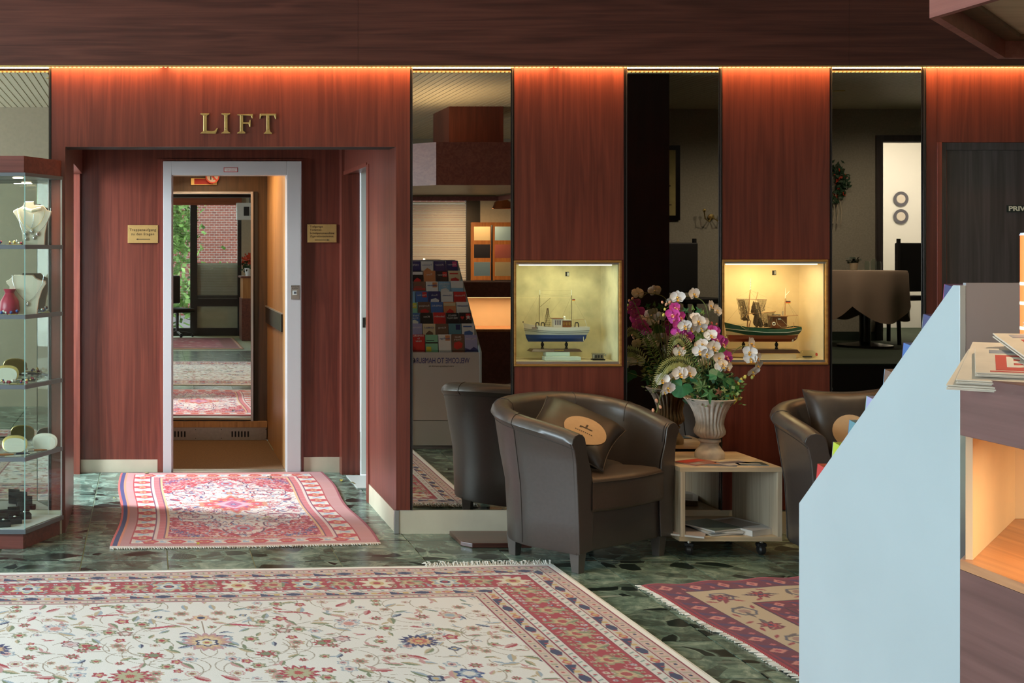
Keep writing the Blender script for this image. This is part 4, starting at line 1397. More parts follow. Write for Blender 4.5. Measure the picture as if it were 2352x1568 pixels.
# ---------------------------------------------------------------- the small rug in the alcove
def small_rug():
    rnd = random.Random(23)
    WR, LR = 1.46, 2.02
    hw, hl = WR / 2, LR / 2
    u = np.linspace(-hw, hw, 520)
    v = np.linspace(-hl, hl, 330)
    TN, RD, BL, IV, PK = (190, 134, 136), (178, 50, 66), (82, 80, 132), (222, 206, 202), (202, 118, 130)
    LB = (158, 176, 196)
    pr = Print(u, v, IV)
    U, V = pr.U, pr.V
    fu, fv = hw - .30, hl - .20
    # field: ivory with red corner pieces, outlined motifs
    for i in range(1500):
        x, y = rnd.uniform(-fu, fu), rnd.uniform(-fv, fv)
        c = rnd.choice([PK, RD, (150, 120, 120), LB, (170, 90, 100), (190, 150, 140), BL])
        if rnd.random() < .5:
            pr.leaf(x, y, rnd.uniform(.04, .075), rnd.uniform(.01, .02), rnd.uniform(0, 3.14), c)
        else:
            pr.arc(x, y, rnd.uniform(.014, .03), 0, rnd.uniform(2, 4.5), .006, c)
    OUT = (110, 60, 90)
    for sx in (-1, 1):
        for sy in (-1, 1):
            for (x, y, w) in ((.27, .33, .085), (.235, .52, .085)):
                for c, g, t in ((OUT, 1.0, .010), (PK, .8, .006)):
                    pr.line([(sx * (x + w * 1.25 * g * math.copysign(abs(math.cos(q)) ** .55, math.cos(q))), sy * (y + .062 * g * math.copysign(abs(math.sin(q)) ** .55, math.sin(q)))) for q in [2 * PI * k / 28 for k in range(29)]], t, c)
                pr.flower(sx * x, sy * y, .028, 5, [(1, (120, 90, 110)), (.5, PK)], 0)
            pr.leaf(sx * .37, sy * .12, .10, .05, sy * sx * .9, (176, 60, 80), (110, 66, 96))
            pr.leaf(sx * .16, sy * .68, .12, .035, -sx * sy * .9, (150, 50, 70))
    for sy in (-1, 1):
        pr.flower(0, sy * .62, .075, 6, [(1, PK), (.8, (180, 100, 120)), (.5, LB), (.3, RD)], 0, .3, 1.2)
        pr.flower(0, sy * .32, .05, 6, [(1, LB), (.7, RD), (.4, (210, 150, 110))], 0)
        pr.arc(0, sy * .62, .12, 0 if sy > 0 else PI, PI if sy > 0 else 2 * PI, .012, OUT, 1.2)
        pr.line([(-.30, sy * .03), (.30, sy * .03)], .008, (190, 120, 110))
    # medallion
    q = np.abs(U) / .25 + np.abs(V) / .235
    stp = np.round(q * 9) / 9
    wob = .10 * np.cos(np.arctan2(V, U) * 14)
    pr.c[(q + wob < 1.0)] = (196, 130, 104)
    pr.c[(q + wob < .86)] = (196, 76, 84)
    pr.c[(q < .58)] = (200, 96, 112)
    pr.c[(np.abs(U) / .13 + np.abs(V) / .11 < 1)] = (212, 160, 176)
    pr.c[(np.abs(U) / .06 + np.abs(V) / .09 < 1)] = (176, 96, 130)
    pr.flower(0, 0, .022, 5, [(1, BL), (.5, LB)])
    for k in range(16):
        an = k * PI / 8
        rr = .155 / (abs(math.cos(an)) + abs(math.sin(an)))
        pr.flower(rr * math.cos(an), rr * math.sin(an), .016, 4, [(1, [LB, (226, 190, 160), BL, GOLD][k % 4]), (.4, RD)])
    # corner pieces
    cr = np.abs(V) / fv + .60 * np.abs(U) / fu
    edge = 1.0 + .035 * np.sin(np.abs(U) * 75) + .02 * np.cos(np.abs(V) * 60)
    cm = (cr > edge)
    pr.c[cm] = RD
    for i in range(1100):
        x, y = rnd.uniform(.06, fu), rnd.uniform(.3, fv)
        if y / fv + .60 * x / fu < 1.03:
            continue
        c = rnd.choice([PK, PK, (214, 150, 130), (222, 190, 184), (196, 90, 100), (150, 34, 54), (170, 44, 60), LB])
        deep = y / fv + .6 * x / fu > 1.30
        for sx in (-1, 1):
            for sy in (-1, 1):
                if deep and i % 4 == 0:
                    pr.arc(sx * x, sy * y, .020, i, i + 4, .007, BL)
                else:
                    pr.leaf(sx * x, sy * y, rnd.uniform(.022, .042), .013, rnd.uniform(0, 3), c)
    # borders
    eu, ev = hw - np.abs(U), hl - np.abs(V)
    e = np.minimum(eu / .30, ev / .20)            # 0 at the edge, 1 at the field; the long sides carry wider bands
    sideb = (eu / .30 < ev / .20)
    s = np.where(sideb, V, U)
    fr = lambda x: x - np.floor(x)
    B = lambda a, b: (e >= a) & (e < b)
    pr.c[B(0, 1)] = (196, 140, 134)
    pr.c[B(.0, .05)] = (150, 60, 74)
    pr.c[B(.05, .33)] = TN
    pr.c[B(.05, .33) & (fr(s / .012) < .4)] = (186, 130, 128)
    pr.c[B(.33, .36)] = (166, 56, 66)
    pr.c[B(.36, .72)] = (214, 196, 186)
    tq = (e - .36) / .36
    w = fr(s / .15)
    ins = B(.36, .72)
    pr.c[ins & (np.abs(w - .5) < .36 * (1 - np.abs(tq - .5) * 1.1))] = (188, 58, 66)
    pr.c[ins & (np.hypot((w - .5) * 1.1, tq - .5) < .2)] = (206, 150, 110)
    pr.c[ins & (np.hypot((w - .5) * 1.1, tq - .5) < .09)] = RD
    pr.c[ins & ((w < .12) | (w > .88)) & (np.abs(tq - .5) < .28)] = LB
    pr.c[ins & (np.abs(w - .12 - .12 * np.sin(tq * 6.28)) < .05)] = (224, 214, 206)
    pr.c[B(.72, .75)] = (120, 60, 90)
    pr.c[B(.75, .80)] = (216, 190, 186)
    pr.c[B(.80, .92)] = (196, 92, 104)
    pr.c[B(.80, .92) & (fr(s / .02) < .4)] = (204, 130, 130)
    pr.c[B(.92, .95)] = (120, 70, 100)
    pr.c[B(.95, 1.0)] = (214, 170, 130)
    pr.c[(U < -hw + .038) & (U > -hw + .014)] = (62, 58, 108)
    pr.c[(U < -hw + .014)] = (206, 90, 84)
    pr.c[(U < -hw + .052) & (U > -hw + .038)] = (216, 130, 100)
    pr.c[(V > hl - .02)] = (210, 196, 186)
    # shape on the floor: four corners and wavy edges
    RL, RR, FR, FL = [np.array((px(x, dfloor(y)), dfloor(y))) for x, y in ((278, 1089), (740, 1086), (872, 1250), (259, 1261))]
    sg, tg = (U + hw) / WR, (V + hl) / LR
    Pt = ((1 - sg)[..., None] * (1 - tg)[..., None] * RL + sg[..., None] * (1 - tg)[..., None] * RR + sg[..., None] * tg[..., None] * FR + (1 - sg)[..., None] * tg[..., None] * FL)
    X = Pt[..., 0] + (1 - sg) * (-.018 * np.sin(tg * 7.5) + .05 * tg * (1 - tg)) + sg * .016 * np.sin(tg * 9)
    Y = Pt[..., 1] - (1 - np.abs(2 * sg - 1)) * .02 * tg
    Z = .008 + .0035 * (1 + np.sin(tg * 15 + sg * 3)) * np.clip(np.abs(2 * sg - 1) - .3, 0, 1)
    root = empty('rug', (0, 0, 0), 0, 'small red and ivory medallion rug on the floor before the lift', 'rug')
    rug_mesh('pile', pr, np.stack([X, Y, Z], -1), [M['rug']], root)
    rn = random.Random(2)
    f = MB()
    for k in np.linspace(.01, .99, 110):
        j = int(k * (X.shape[1] - 1))
        p0 = Vector((X[-1, j], Y[-1, j], .006))
        f.tube([p0, p0 + Vector((rn.uniform(-.008, .008), -.016 - rn.random() * .008, -.002))], [.003, .002], 4)
    tag(f.build('fringe', M['fringe'], root), kind='stuff')


# ---------------------------------------------------------------- dark red rug beside the white rack
def red_rug():
    rnd = random.Random(31)
    WR, LR = 1.7, 1.76
    u = spaced((0, 1.0, .0032), (1.0, WR, .012))
    v = spaced((0, 1.45, .0062), (1.45, LR, .015))
    BR, TN, RD, NV = (100, 26, 46), (176, 160, 134), (172, 24, 36), (52, 40, 72)
    pr = Print(u, v, RD)
    U, V = pr.U, pr.V
    e = np.minimum.reduce([U, WR - U, V, LR - V])
    side = np.minimum(U, WR - U) < np.minimum(V, LR - V)
    s = np.where(side, V, U)
    fr = lambda x: x - np.floor(x)
    for i in range(160):
        x, y = rnd.uniform(.5, 1.2), rnd.uniform(.5, 1.25)
        pr.arc(x, y, rnd.uniform(.03, .07), rnd.uniform(0, 6), rnd.uniform(6, 10), .010, (190, 160, 130))
        pr.leaf(x, y, rnd.uniform(.05, .10), .03, rnd.uniform(0, 3), rnd.choice([(190, 160, 130), (96, 100, 110), NV]))
    def band(a, b, c):
        pr.c[(e >= a) & (e < b)] = c
    band(0, .5, BR)
    band(0, .018, (150, 34, 44))
    band(.145, .15, (52, 22, 34))
    band(.15, .36, TN)
    band(.36, .366, (62, 26, 36))
    band(.366, .46, BR)
    band(.46, .468, (62, 26, 36))
    for a, b, p in ((.02, .145, .15), (.37, .457, .13)):
        q, w = (e - a) / (b - a), fr(s / p)
        ins = (e > a) & (e < b)
        pr.c[ins & (np.abs(q - .5) < .5) & (np.abs(w - q * .5 - .05) < .12)] = (74, 36, 78)
        pr.c[ins & (np.abs(w - .6) * 1.6 + np.abs(q - .5) < .34)] = (190, 122, 112)
        pr.c[ins & (np.abs(w - .6) * 1.6 + np.abs(q - .5) < .15)] = (150, 60, 76)
        pr.c[ins & (np.abs(w - .1) * 2 + np.abs(q - .7) < .16)] = (176, 90, 90)
        pr.c[ins & (np.abs(q - .12) < .05)] = (130, 30, 44)
    def along(st, off):
        x = off + .255
        while x < WR - .2:
            yield x, .255
            x += st
        y = off + .255
        while y < LR - .2:
            yield .255, y
            y += st
    for i, (x, y) in enumerate(along(.20, .02)):
        if i % 2:
            pr.star(x, y, .062, 8, [(1, (96, 24, 44)), (.6, (170, 60, 60)), (.3, NV)], .2, .5)
        else:
            pr.flower(x, y, .062, 6, [(1, (84, 84, 96)), (.78, TN), (.45, (150, 120, 110))], 0, .12)
    for i, (x, y) in enumerate(along(.10, .07)):
        pr.leaf(x, y, .085, .022, rnd.uniform(0, 3), rnd.choice([(120, 40, 50), (90, 80, 80), (74, 50, 70)]))
        o = rnd.choice((-.07, .07))
        pr.leaf(x + (o if x < .3 else 0), y + (o if y < .3 else 0), .06, .018, rnd.uniform(0, 3), (140, 50, 56))
    a = math.radians(11.5)
    p0 = np.array((px(1472, dfloor(1348)), dfloor(1348)))
    ub, vb = np.array((math.cos(a), math.sin(a))), np.array((math.sin(math.radians(4.6)), -math.cos(math.radians(4.6))))
    X = p0[0] + U * ub[0] + V * vb[0] + np.clip(.05 - U, 0, 1) * .15 * np.sin(V * 9)
    Y = p0[1] + U * ub[1] + V * vb[1] + .006 * np.sin(U * 22) * np.clip(.1 - V, 0, 1) * 10
    Z = .009 + .003 * np.sin(U * 22) * np.clip(.25 - V, 0, 1) * 4 + .0015 * np.sin(V * 8)
    root = empty('rug', (0, 0, 0), 0, 'dark red rug with tan border between the large carpet and the white rack', 'rug')
    rug_mesh('pile', pr, np.stack([X, Y, Z], -1), [M['rug']], root)
    rn = random.Random(8)
    f = MB()
    for j in range(0, len(v), 2):
        q = Vector((X[j, 0], Y[j, 0], .006))
        f.tube([q, q + Vector((-.02 - rn.random() * .016, rn.uniform(-.012, .012), -.002))], [.0042, .003], 4)
    tag(f.build('fringe', M['fringe'], root), kind='stuff')


# ---------------------------------------------------------------- red rug far behind the camera, seen in the lift mirror
def far_rug():
    rnd = random.Random(3)
    u, v = np.linspace(-1.7, 1.7, 110), np.linspace(-1.25, 1.25, 80)
    pr = Print(u, v, (150, 60, 70))
    for i in range(400):
        pr.leaf(rnd.uniform(-1.6, 1.6), rnd.uniform(-1.2, 1.2), .14, .05, rnd.uniform(0, 3), rnd.choice([(190, 110, 110), (120, 40, 50), (180, 150, 140)]))
    e = np.minimum(1.7 - np.abs(pr.U), 1.25 - np.abs(pr.V))
    pr.c[e < .3] = (120, 46, 34)
    pr.c[e < .05] = (190, 150, 120)
    o = rug_mesh('rug', pr, np.stack([pr.U - 0.15, pr.V - 0.42, np.full_like(pr.U, .009)], -1), [M['rug']])
    tag(o, 'red rug far across the lobby, seen only in the lift mirror', 'rug')


big_carpet()
small_rug()
red_rug()
far_rug()

# ================================================================== FURNITURE AND FITTINGS
# ---- LIFT letters on the panel
def crop_poly(pts, x0, y0, k, D):
    return [(px(x0 + a / k, D), pz(y0 + b / k, D)) for a, b in pts]


LETTERS = {
    'L': [(300, 300), (495, 300), (495, 325), (440, 355), (440, 690), (560, 700), (620, 688), (668, 630), (690, 640), (640, 760), (300, 755), (300, 740), (360, 700), (360, 355), (300, 325)],
    'I': [(770, 300), (965, 300), (965, 320), (905, 350), (905, 680), (925, 715), (968, 735), (968, 755), (768, 755), (768, 740), (815, 715), (835, 680), (835, 350), (770, 322)],
    'F': [(1125, 325), (1478, 315), (1475, 415), (1455, 415), (1430, 358), (1255, 345), (1255, 505), (1385, 505), (1405, 445), (1425, 445), (1425, 605), (1400, 605), (1380, 540), (1255, 540), (1255, 690), (1305, 730), (1305, 755), (1125, 755), (1125, 735), (1185, 700), (1185, 352), (1125, 340)],
    'T': [(1630, 308), (2000, 308), (1998, 430), (1980, 430), (1950, 352), (1845, 352), (1850, 670), (1870, 720), (1905, 740), (1905, 765), (1720, 760), (1720, 745), (1760, 720), (1780, 670), (1780, 352), (1690, 354), (1660, 372), (1642, 425), (1628, 425)],
}
SCREWS = {'L': [(400, 355), (400, 700)], 'I': [(872, 405), (865, 640)], 'F': [(1225, 352), (1217, 722)], 'T': [(1815, 430), (1815, 660)]}
for ch, pts in LETTERS.items():
    e = empty('sign_letter', (0, 0, 0), 0, 'brass capital letter %s of the lift sign over the alcove' % ch, 'letter', 'brass letters of the lift sign')
    MB().prism(crop_poly(pts, 430, 230, 9.8, DW), DW - 0.016, DW - 0.0005, 'y').build('letter_body', M['brass'], e, bevel=0.0025)
    for a, b in SCREWS[ch]:
        p = at(430 + a / 9.8, 230 + b / 9.8, DW)
        MB().ball((p.x, DW - 0.0165, p.z), 0.0022, 6).build('screw', M['ink'], e)

# ---- brass plaques
for x0, x1, y0, y1, lines, arrow, lab in (
        (293.5, 363, 516.5, 558, [('Treppenaufgang', 327.8, 527.8, 'CENTER'), ('zu den Etagen', 327.8, 537.6, 'CENTER')], -1, 'brass plaque with left arrow, left of the lift frame'),
        (706, 773, 515, 556.5, [('Tiefgarage', 711.5, 520.5, 'LEFT'), ('Toiletten', 711.5, 527.8, 'LEFT'), ('Schuhputzmaschine', 711.5, 535.3, 'LEFT'), ('Zigarettenautomat', 711.5, 542.6, 'LEFT')], 1, 'brass plaque with right arrow, right of the lift frame')):
    D = DB - 0.0125
    e = empty('plaque', (0, 0, 0), 0, lab, 'sign', 'brass plaques beside the lift')
    MB().box(px(x0, D), px(x1, D), D - 0.003, DB - 0.0085 + 0.008, pz(y1, D), pz(y0, D)).build('plate', M['brass_plate'], e, bevel=0.001)
    for s, a, b, al in lines:
        t = text('lettering', s, M['ink'], (px(a, D), D - 0.0034, pz(b, D)), FACE_CAM, 0.0262 if al == 'CENTER' else 0.0215, e, 0.0003, al, 0.92 if al == 'LEFT' else 1.0, 1.12)
        t.data.offset = 0.00015
    ya = pz(549.3 if arrow < 0 else 551, D)
    xa, xb = (px(312, D), px(345, D)) if arrow < 0 else (px(722.5, D), px(757, D))
    tip, tail = (xa, xb) if arrow < 0 else (xb, xa)
    h = 0.016 * arrow
    MB().prism([(tail, ya - .0022), (tip - h, ya - .0022), (tip - h * 1.1, ya - .006), (tip, ya), (tip - h * 1.1, ya + .006), (tip - h, ya + .0022), (tail, ya + .0022)], D - 0.0036, D - 0.003, 'y').build('arrow', M['ink'], e)
    for a in (x0 + 3, x1 - 3):
        for b in (y0 + 3, y1 - 3):
            MB().ball((px(a, D), D - 0.003, pz(b, D)), 0.0025, 6).build('screw', M['brass'], e)


# ---- tub armchairs
def armchair(name, loc, rz, label):
    e = empty(name, loc, rz, label, 'armchair', 'brown leather tub armchairs')
    A, B, Dp = 0.374, 0.26, 0.580

    def path(n1=6, n2=15):
        out = []
        for i in range(n1):
            y = B * i / n1
            out.append((-(A + 0.05 * y / B), y, Vector((-1, -0.10, 0)).normalized()))
        a = A + 0.05
        for i in range(2 * n2 + 1):
            th = PI - PI * i / (2 * n2)
            c, s = math.cos(th), math.sin(th)
            q = 2.25
            x, y = a * math.copysign(abs(c) ** (2 / q), c), B + (Dp - B) * abs(s) ** (2 / q)
            nx, ny = math.copysign(abs(c) ** (2 - 2 / q), c) / a, abs(s) ** (2 - 2 / q) / (Dp - B)
            out.append((x, y, Vector((nx, ny, 0)).normalized()))
        for i in range(n1 - 1, -1, -1):
            y = B * i / n1
            out.append((A + 0.05 * y / B, y, Vector((1, -0.10, 0)).normalized()))
        return out
    P = path()
    rings = []
    for (x, y, n) in P:
        k = min(1, max(0, (y + 0.02) / 0.5))
        k = k * k * (3 - 2 * k)
        hh = 0.694 + 0.122 * (max(0, y) / Dp) ** 0.85
        fl = 0.042 + 0.030 * k
        th = 0.098
        b = Vector((x, y, 0))
        r = th / 2
        pt = lambda off, z: (b + n * off) + Vector((0, 0, z))
        ring = [pt(-0.004, 0.10), pt(0.0, 0.112), pt(0.004, 0.25), pt(0.012, 0.40), pt(fl * .55, 0.55), pt(fl * .9, hh - 0.075)]
        zc = hh - r
        for q in range(7):
            an = PI * q / 6
            ring.append(pt(fl + 0.008 - r + (r + 0.004) * math.cos(an), zc + r * math.sin(an)))
        ring += [pt(fl - th - 0.004, zc - 0.05), pt(-0.094, 0.50), pt(-0.106, 0.38), pt(-0.108, 0.28), pt(-0.10, 0.11)]
        rings.append(ring)
    n = len(rings)
    MB().loft(rings).build('shell', M['leather'], e, smooth=True, angle=50)
    # seams
    def seam(i, j0, j1, off=0.0012, w=0.0021):
        pts = []
        c = sum((Vector(p) for p in rings[i]), Vector()) / len(rings[i])
        for j in range(j0, j1 + 1):
            p = Vector(rings[i][j])
            d = (p - c)
            d.z = 0 if j < 6 or j > 12 else d.z
            pts.append(p + d.normalized() * off)
        return pts
    sm = MB()
    for i in (7, n - 8):
        sm.tube(seam(i, 1, 13), 0.0022, 6)
    for i in (15, n - 16):
        sm.tube(seam(i, 5, 13), 0.0020, 6)
    for s in (0, n - 1):
        pts = [Vector(p) + Vector((0, 0.012, 0)) for p in rings[s][0:14]]
        cc = sum(pts, Vector()) / len(pts)
        sm.tube([p + (p - cc).normalized() * 0.0016 for p in pts], 0.0024, 6)
    sm.tube([Vector(rings[i][5]) + P[i][2] * 0.0014 for i in range(n)], 0.0022, 6)
    sm.build('seam', M['thread'], e, smooth=True)
    # front arm facings, a little proud
    for s in (0, n - 1):
        MB().prism([(p[0], p[2]) for p in (Vector(q) for q in rings[s])], -0.006, 0.004, 'y').build('arm_facing', M['leather'], e, bevel=0.005, seg=3)
    # front panel
    MB().box(-0.278, 0.278, 0.012, 0.05, 0.102, 0.315).build('front_panel', M['leather'], e, bevel=0.008, seg=3)
    MB().box(-0.265, 0.265, 0.05, 0.52, 0.11, 0.30).build('seat_base', M['black_matt'], e)
    # seat cushion
    plan = []
    for i in range(41):
        t = i / 40
        plan.append((-0.283 + 0.566 * t, -0.012 - 0.030 * math.sin(PI * t)))
    for i in range(1, 24):
        th = -PI / 2 + PI * i / 24
        plan.append((0.283 * math.cos(th) ** 0.35, 0.10 + 0.42 * (i / 24)) if i < 12 else (0.283 * max(0.0, math.cos((i - 12) / 12 * PI / 2)) ** 0.6, 0.31 + 0.21 * math.sin((i - 12) / 12 * PI / 2)))
    left = [(-x, y) for x, y in plan[41:]][::-1]
    plan = plan + left
    cx_, cy_ = 0, 0.22
    rs = []
    for z, k in ((0.300, 0.965), (0.308, 0.99), (0.32, 1.0), (0.425, 1.0), (0.446, 0.992), (0.460, 0.965), (0.470, 0.90), (0.478, 0.70), (0.482, 0.4), (0.483, 0.02)):
        rs.append([(cx_ + (x - cx_) * k, cy_ + (y - cy_) * k, z) for x, y in plan])
    seat = MB().loft(rs).build('seat_cushion', M['leather_seat'], e, smooth=True, angle=60)
    MB().tube([(x * 0.997, -0.012 + (y + 0.012) * 1.0 - 0.001, 0.447) for x, y in plan[:41]], 0.0028, 6).build('piping', M['thread'], seat, smooth=True)
    # legs
    for sx, sy in ((-0.322, 0.045), (0.322, 0.045), (-0.290, 0.465), (0.290, 0.465)):
        a, b2 = 0.030, 0.021
        mb = MB()
        mb.loft([[(sx - b2, sy - b2, 0), (sx + b2, sy - b2, 0), (sx + b2, sy + b2, 0), (sx - b2, sy + b2, 0)],
                 [(sx - a, sy - a, 0.115), (sx + a, sy - a, 0.115), (sx + a, sy + a, 0.115), (sx - a, sy + a, 0.115)]])
        mb.build('leg', M['leg_grey'], e, bevel=0.002)
    return e


ch1 = armchair('armchair', (2.418, 6.322, 0), math.radians(33), 'dark brown leather tub armchair in front, left of the cube table')
ch2 = armchair('armchair', (3.64, 6.06, 0), math.radians(-12), 'dark brown leather tub armchair half hidden behind the white rack')


def pillow(loc, rot, size, label, label_off, th=0.075, logo=True):
    e = empty('cushion', loc, 0, label, 'cushion', 'leather cushions with a round tan patch')
    e.rotation_euler = rot
    rows_t, rows_b = [], []
    N = 17
    rnd = random.Random(5)
    for i in range(N):
        rt, rb = [], []
        for j in range(N):
            a, b = i / (N - 1) * 2 - 1, j / (N - 1) * 2 - 1
            pin = 1 - 0.10 * (1 - a * a) * abs(b) ** 3
            pin2 = 1 - 0.10 * (1 - b * b) * abs(a) ** 3
            x, y = a * size / 2 * pin2, b * size / 2 * pin
            t = th * (max(0, (1 - a ** 4)) ** .55) * (max(0, (1 - b ** 4)) ** .55)
            wr = 0.006 * math.sin(a * 7 + b * 4) * (abs(a) + abs(b)) * (1 - max(abs(a), abs(b)))
            rt.append((x, y, t + wr + 0.004))
            rb.append((x, y, -t * 0.8 - 0.004))
        rows_t.append(rt)
        rows_b.append(rb)
    mb = MB().sheet(rows_t).sheet(rows_b)
    edge = [(i, 0) for i in range(N)] + [(N - 1, j) for j in range(1, N)] + [(i, N - 1) for i in range(N - 2, -1, -1)] + [(0, j) for j in range(N - 2, 0, -1)]
    ids = [i * N + j for i, j in edge]
    off = N * N
    for k in range(len(ids)):
        a, b = ids[k], ids[(k + 1) % len(ids)]
        mb.f.append((a, b, b + off, a + off))
        mb.m.append(0)
    mb.build('cover', M['pillow'], e, smooth=True, angle=70)
    rp = [Vector(rows_t[i][j]) + Vector((0, 0, -0.006)) for i, j in edge]
    MB().tube(rp + [rp[0]], 0.005, 6).build('piping', M['thread'], e, smooth=True)
    lx, ly, lr = label_off
    rim = []
    def surf(x, y):
        a, b = min(1, max(-1, 2 * x / size)), min(1, max(-1, 2 * y / size))
        return th * (max(0, (1 - a ** 4)) ** .55) * (max(0, (1 - b ** 4)) ** .55)
    rings = []
    for rr in (0.001, 0.35, 0.7, 1.0):
        rings.append([(lx + lr * rr * math.cos(q), ly + lr * rr * math.sin(q), surf(lx + lr * rr * math.cos(q), ly + lr * rr * math.sin(q)) + 0.0095) for q in [2 * PI * k / 32 for k in range(32)]])
    rings.append([(p[0], p[1], p[2] - 0.004) for p in rings[-1]])
    lab = MB().loft(rings).build('round_patch', M['label_tan'], e, smooth=True, angle=60)
    if logo:
        z = lambda x, y: surf(x, y) + 0.0108
        ml = MB()
        for (a, b, c, d) in ((-0.30, 0.05, 0.30, 0.14), (-0.06, 0.14, 0.03, 0.40), (-0.30, -0.02, -0.2, 0.05)):
            q = [(lx + lr * a, ly + lr * b), (lx + lr * c, ly + lr * b), (lx + lr * c, ly + lr * d), (lx + lr * a, ly + lr * d)]
            ml.add([(x, y, z(x, y)) for x, y in q], [(0, 1, 2, 3)])
        for k in range(9):
            a = -0.42 + k * 0.095
            q = [(lx + lr * a, ly - lr * 0.30), (lx + lr * (a + 0.055), ly - lr * 0.30), (lx + lr * (a + 0.055), ly - lr * 0.23), (lx + lr * a, ly - lr * 0.23)]
            ml.add([(x, y, z(x, y)) for x, y in q], [(0, 1, 2, 3)])
        ml.build('emblem', M['ink'], lab)
    return e


def face_rot(normal, up):
    z = Vector(normal).normalized()
    x = Vector(up).cross(z).normalized()
    y = z.cross(x)
    return Matrix((x, y, z)).transposed().to_euler()


c1 = at(1318, 992, 6.50)
pillow(c1, face_rot((0.12, -0.50, 0.86), (0.55, 0.75, 0.35)), 0.43, 'dark leather cushion with a tan oval patch lying in the front armchair', (0.055, -0.06, 0.108))
c2 = at(1945, 975, 6.42)
pillow(c2, face_rot((-0.30, -0.90, 0.32), (0.05, 0.3, 1.0)), 0.37, 'dark leather cushion leaning in the half-hidden armchair', (-0.0, -0.05, 0.085), logo=False)

# ---- cube side table on castors
TX0, TX1, TY0, TY1, TZ0, TZ1 = 2.756, 3.282, 6.478, 6.985, 0.085, 0.468
tbl = empty('side_table', ((TX0 + TX1) / 2, (TY0 + TY1) / 2, 0), 0, 'open cube side table of limed oak on castors between the armchairs', 'table')
hx, hy, t = (TX1 - TX0) / 2, (TY1 - TY0) / 2, 0.024
MB().box(-hx - 0.004, hx, -hy, hy, TZ1 - t, TZ1).build('tabletop', M['light_wood_x'], tbl, bevel=0.0015)
MB().box(-hx - 0.006, hx, -hy, hy, TZ0, TZ0 + t).build('bottom_board', M['light_wood_x'], tbl, bevel=0.0015)
MB().box(-hx, -hx + t, -hy, hy, TZ0 + t, TZ1 - t).build('side_board', M['light_wood'], tbl, bevel=0.0015)
MB().box(hx - t, hx, -hy, hy, TZ0 + t, TZ1 - t).build('side_board', M['light_wood'], tbl, bevel=0.0015)
for sx in (-1, 1):
    for sy in (-1, 1):
        w = empty('castor', (sx * (hx - 0.075), sy * (hy - 0.07), 0), random.uniform(-.6, .6), parent=tbl)
        MB().lathe([(0.0001, -0.017), (0.020, -0.017), (0.027, -0.010), (0.027, 0.010), (0.020, 0.017), (0.0001, 0.017)], 18).xf(Matrix.Rotation(PI / 2, 4, 'Y')).build('wheel', M['dark_metal'], w, loc=(0, 0, 0.0275), smooth=True)
        MB().box(-0.024, 0.024, -0.014, 0.020, 0.042, 0.062).build('fork', M['black_matt'], w, bevel=0.006)
        MB().tube([(0, 0, 0.05), (0, 0, TZ0)], 0.010, 10).build('stem', M['steel'], w)


def booklet(name, loc, rz, w, d, h, cover, label, cat, group=None, pages=(0.72, 0.72, 0.70), lines=None, tilt=0.0):
    e = empty(name, loc, rz, label, cat, group)
    e.rotation_euler = (tilt, 0, rz)
    MB().box(-w / 2, w / 2, -d / 2, d / 2, 0.0008, h - 0.0008).build('pages', mat('pages', pages, 0.8), e, bevel=0.0006)
    cv = MB().box(-w / 2 - 0.001, w / 2 + 0.001, -d / 2 - 0.001, d / 2 + 0.001, h - 0.0008, h).box(-w / 2 - 0.001, w / 2 + 0.001, -d / 2 - 0.001, d / 2 + 0.001, 0, 0.0008).build('cover', mat('cover', cover, 0.35), e)
    for (a, b, c, dd, col) in lines or []:
        MB().box(-w / 2 + a * w, -w / 2 + b * w, -d / 2 + c * d, -d / 2 + dd * d, h, h + 0.0006).build('cover_print', mat('cover_print', col, 0.35), cv)
    return e


zt = TZ1 + 0.0005
booklet('magazine', (2.90, 6.62, zt), 0.5, 0.20, 0.14, 0.004, (0.30, 0.10, 0.07), 'leaflet with red cover on the side table, left of the vase', 'leaflet', 'leaflets on the side table', lines=[(0.1, 0.9, 0.55, 0.95, (0.55, 0.06, 0.03)), (0.1, 0.5, 0.1, 0.4, (0.35, 0.3, 0.28))])
booklet('magazine', (2.98, 6.56, zt + 0.0002), -0.2, 0.17, 0.10, 0.003, (0.10, 0.10, 0.12), 'dark leaflet at the front of the side table top, left one', 'leaflet', 'leaflets on the side table', lines=[(0.1, 0.6, 0.5, 0.9, (0.5, 0.16, 0.05))])
booklet('magazine', (3.085, 6.585, zt), 0.35, 0.18, 0.11, 0.004, (0.45, 0.42, 0.40), 'pale leaflet in the middle of the side table top', 'leaflet', 'leaflets on the side table', lines=[(0.05, 0.9, 0.5, 0.9, (0.16, 0.14, 0.16))])
booklet('magazine', (3.16, 6.57, zt), -0.1, 0.15, 0.10, 0.004, (0.04, 0.07, 0.07), 'dark green leaflet on the right of the side table top', 'leaflet', 'leaflets on the side table', lines=[(0.1, 0.8, 0.2, 0.5, (0.45, 0.45, 0.42))])
zs = TZ0 + t + 0.0005
booklet('magazine', (2.835, 6.60, zs), -0.5, 0.20, 0.27, 0.010, (0.45, 0.38, 0.36), 'single magazine on the left of the lower board of the side table', 'magazine', 'magazines in the side table')
for k, (rz, dx, col, lab) in enumerate(((0.25, 0.0, (0.16, 0.20, 0.20), 'lowest magazine of the middle stack in the side table'), (0.05, 0.006, (0.5, 0.52, 0.5), 'pale magazine in the middle stack in the side table'), (0.4, -0.008, (0.10, 0.14, 0.13), 'dark magazine on top of the middle stack in the side table'))):
    booklet('magazine', (2.985 + dx, 6.625, zs + k * 0.0105), rz, 0.20, 0.24, 0.010, col, lab, 'magazine', 'magazines in the side table')
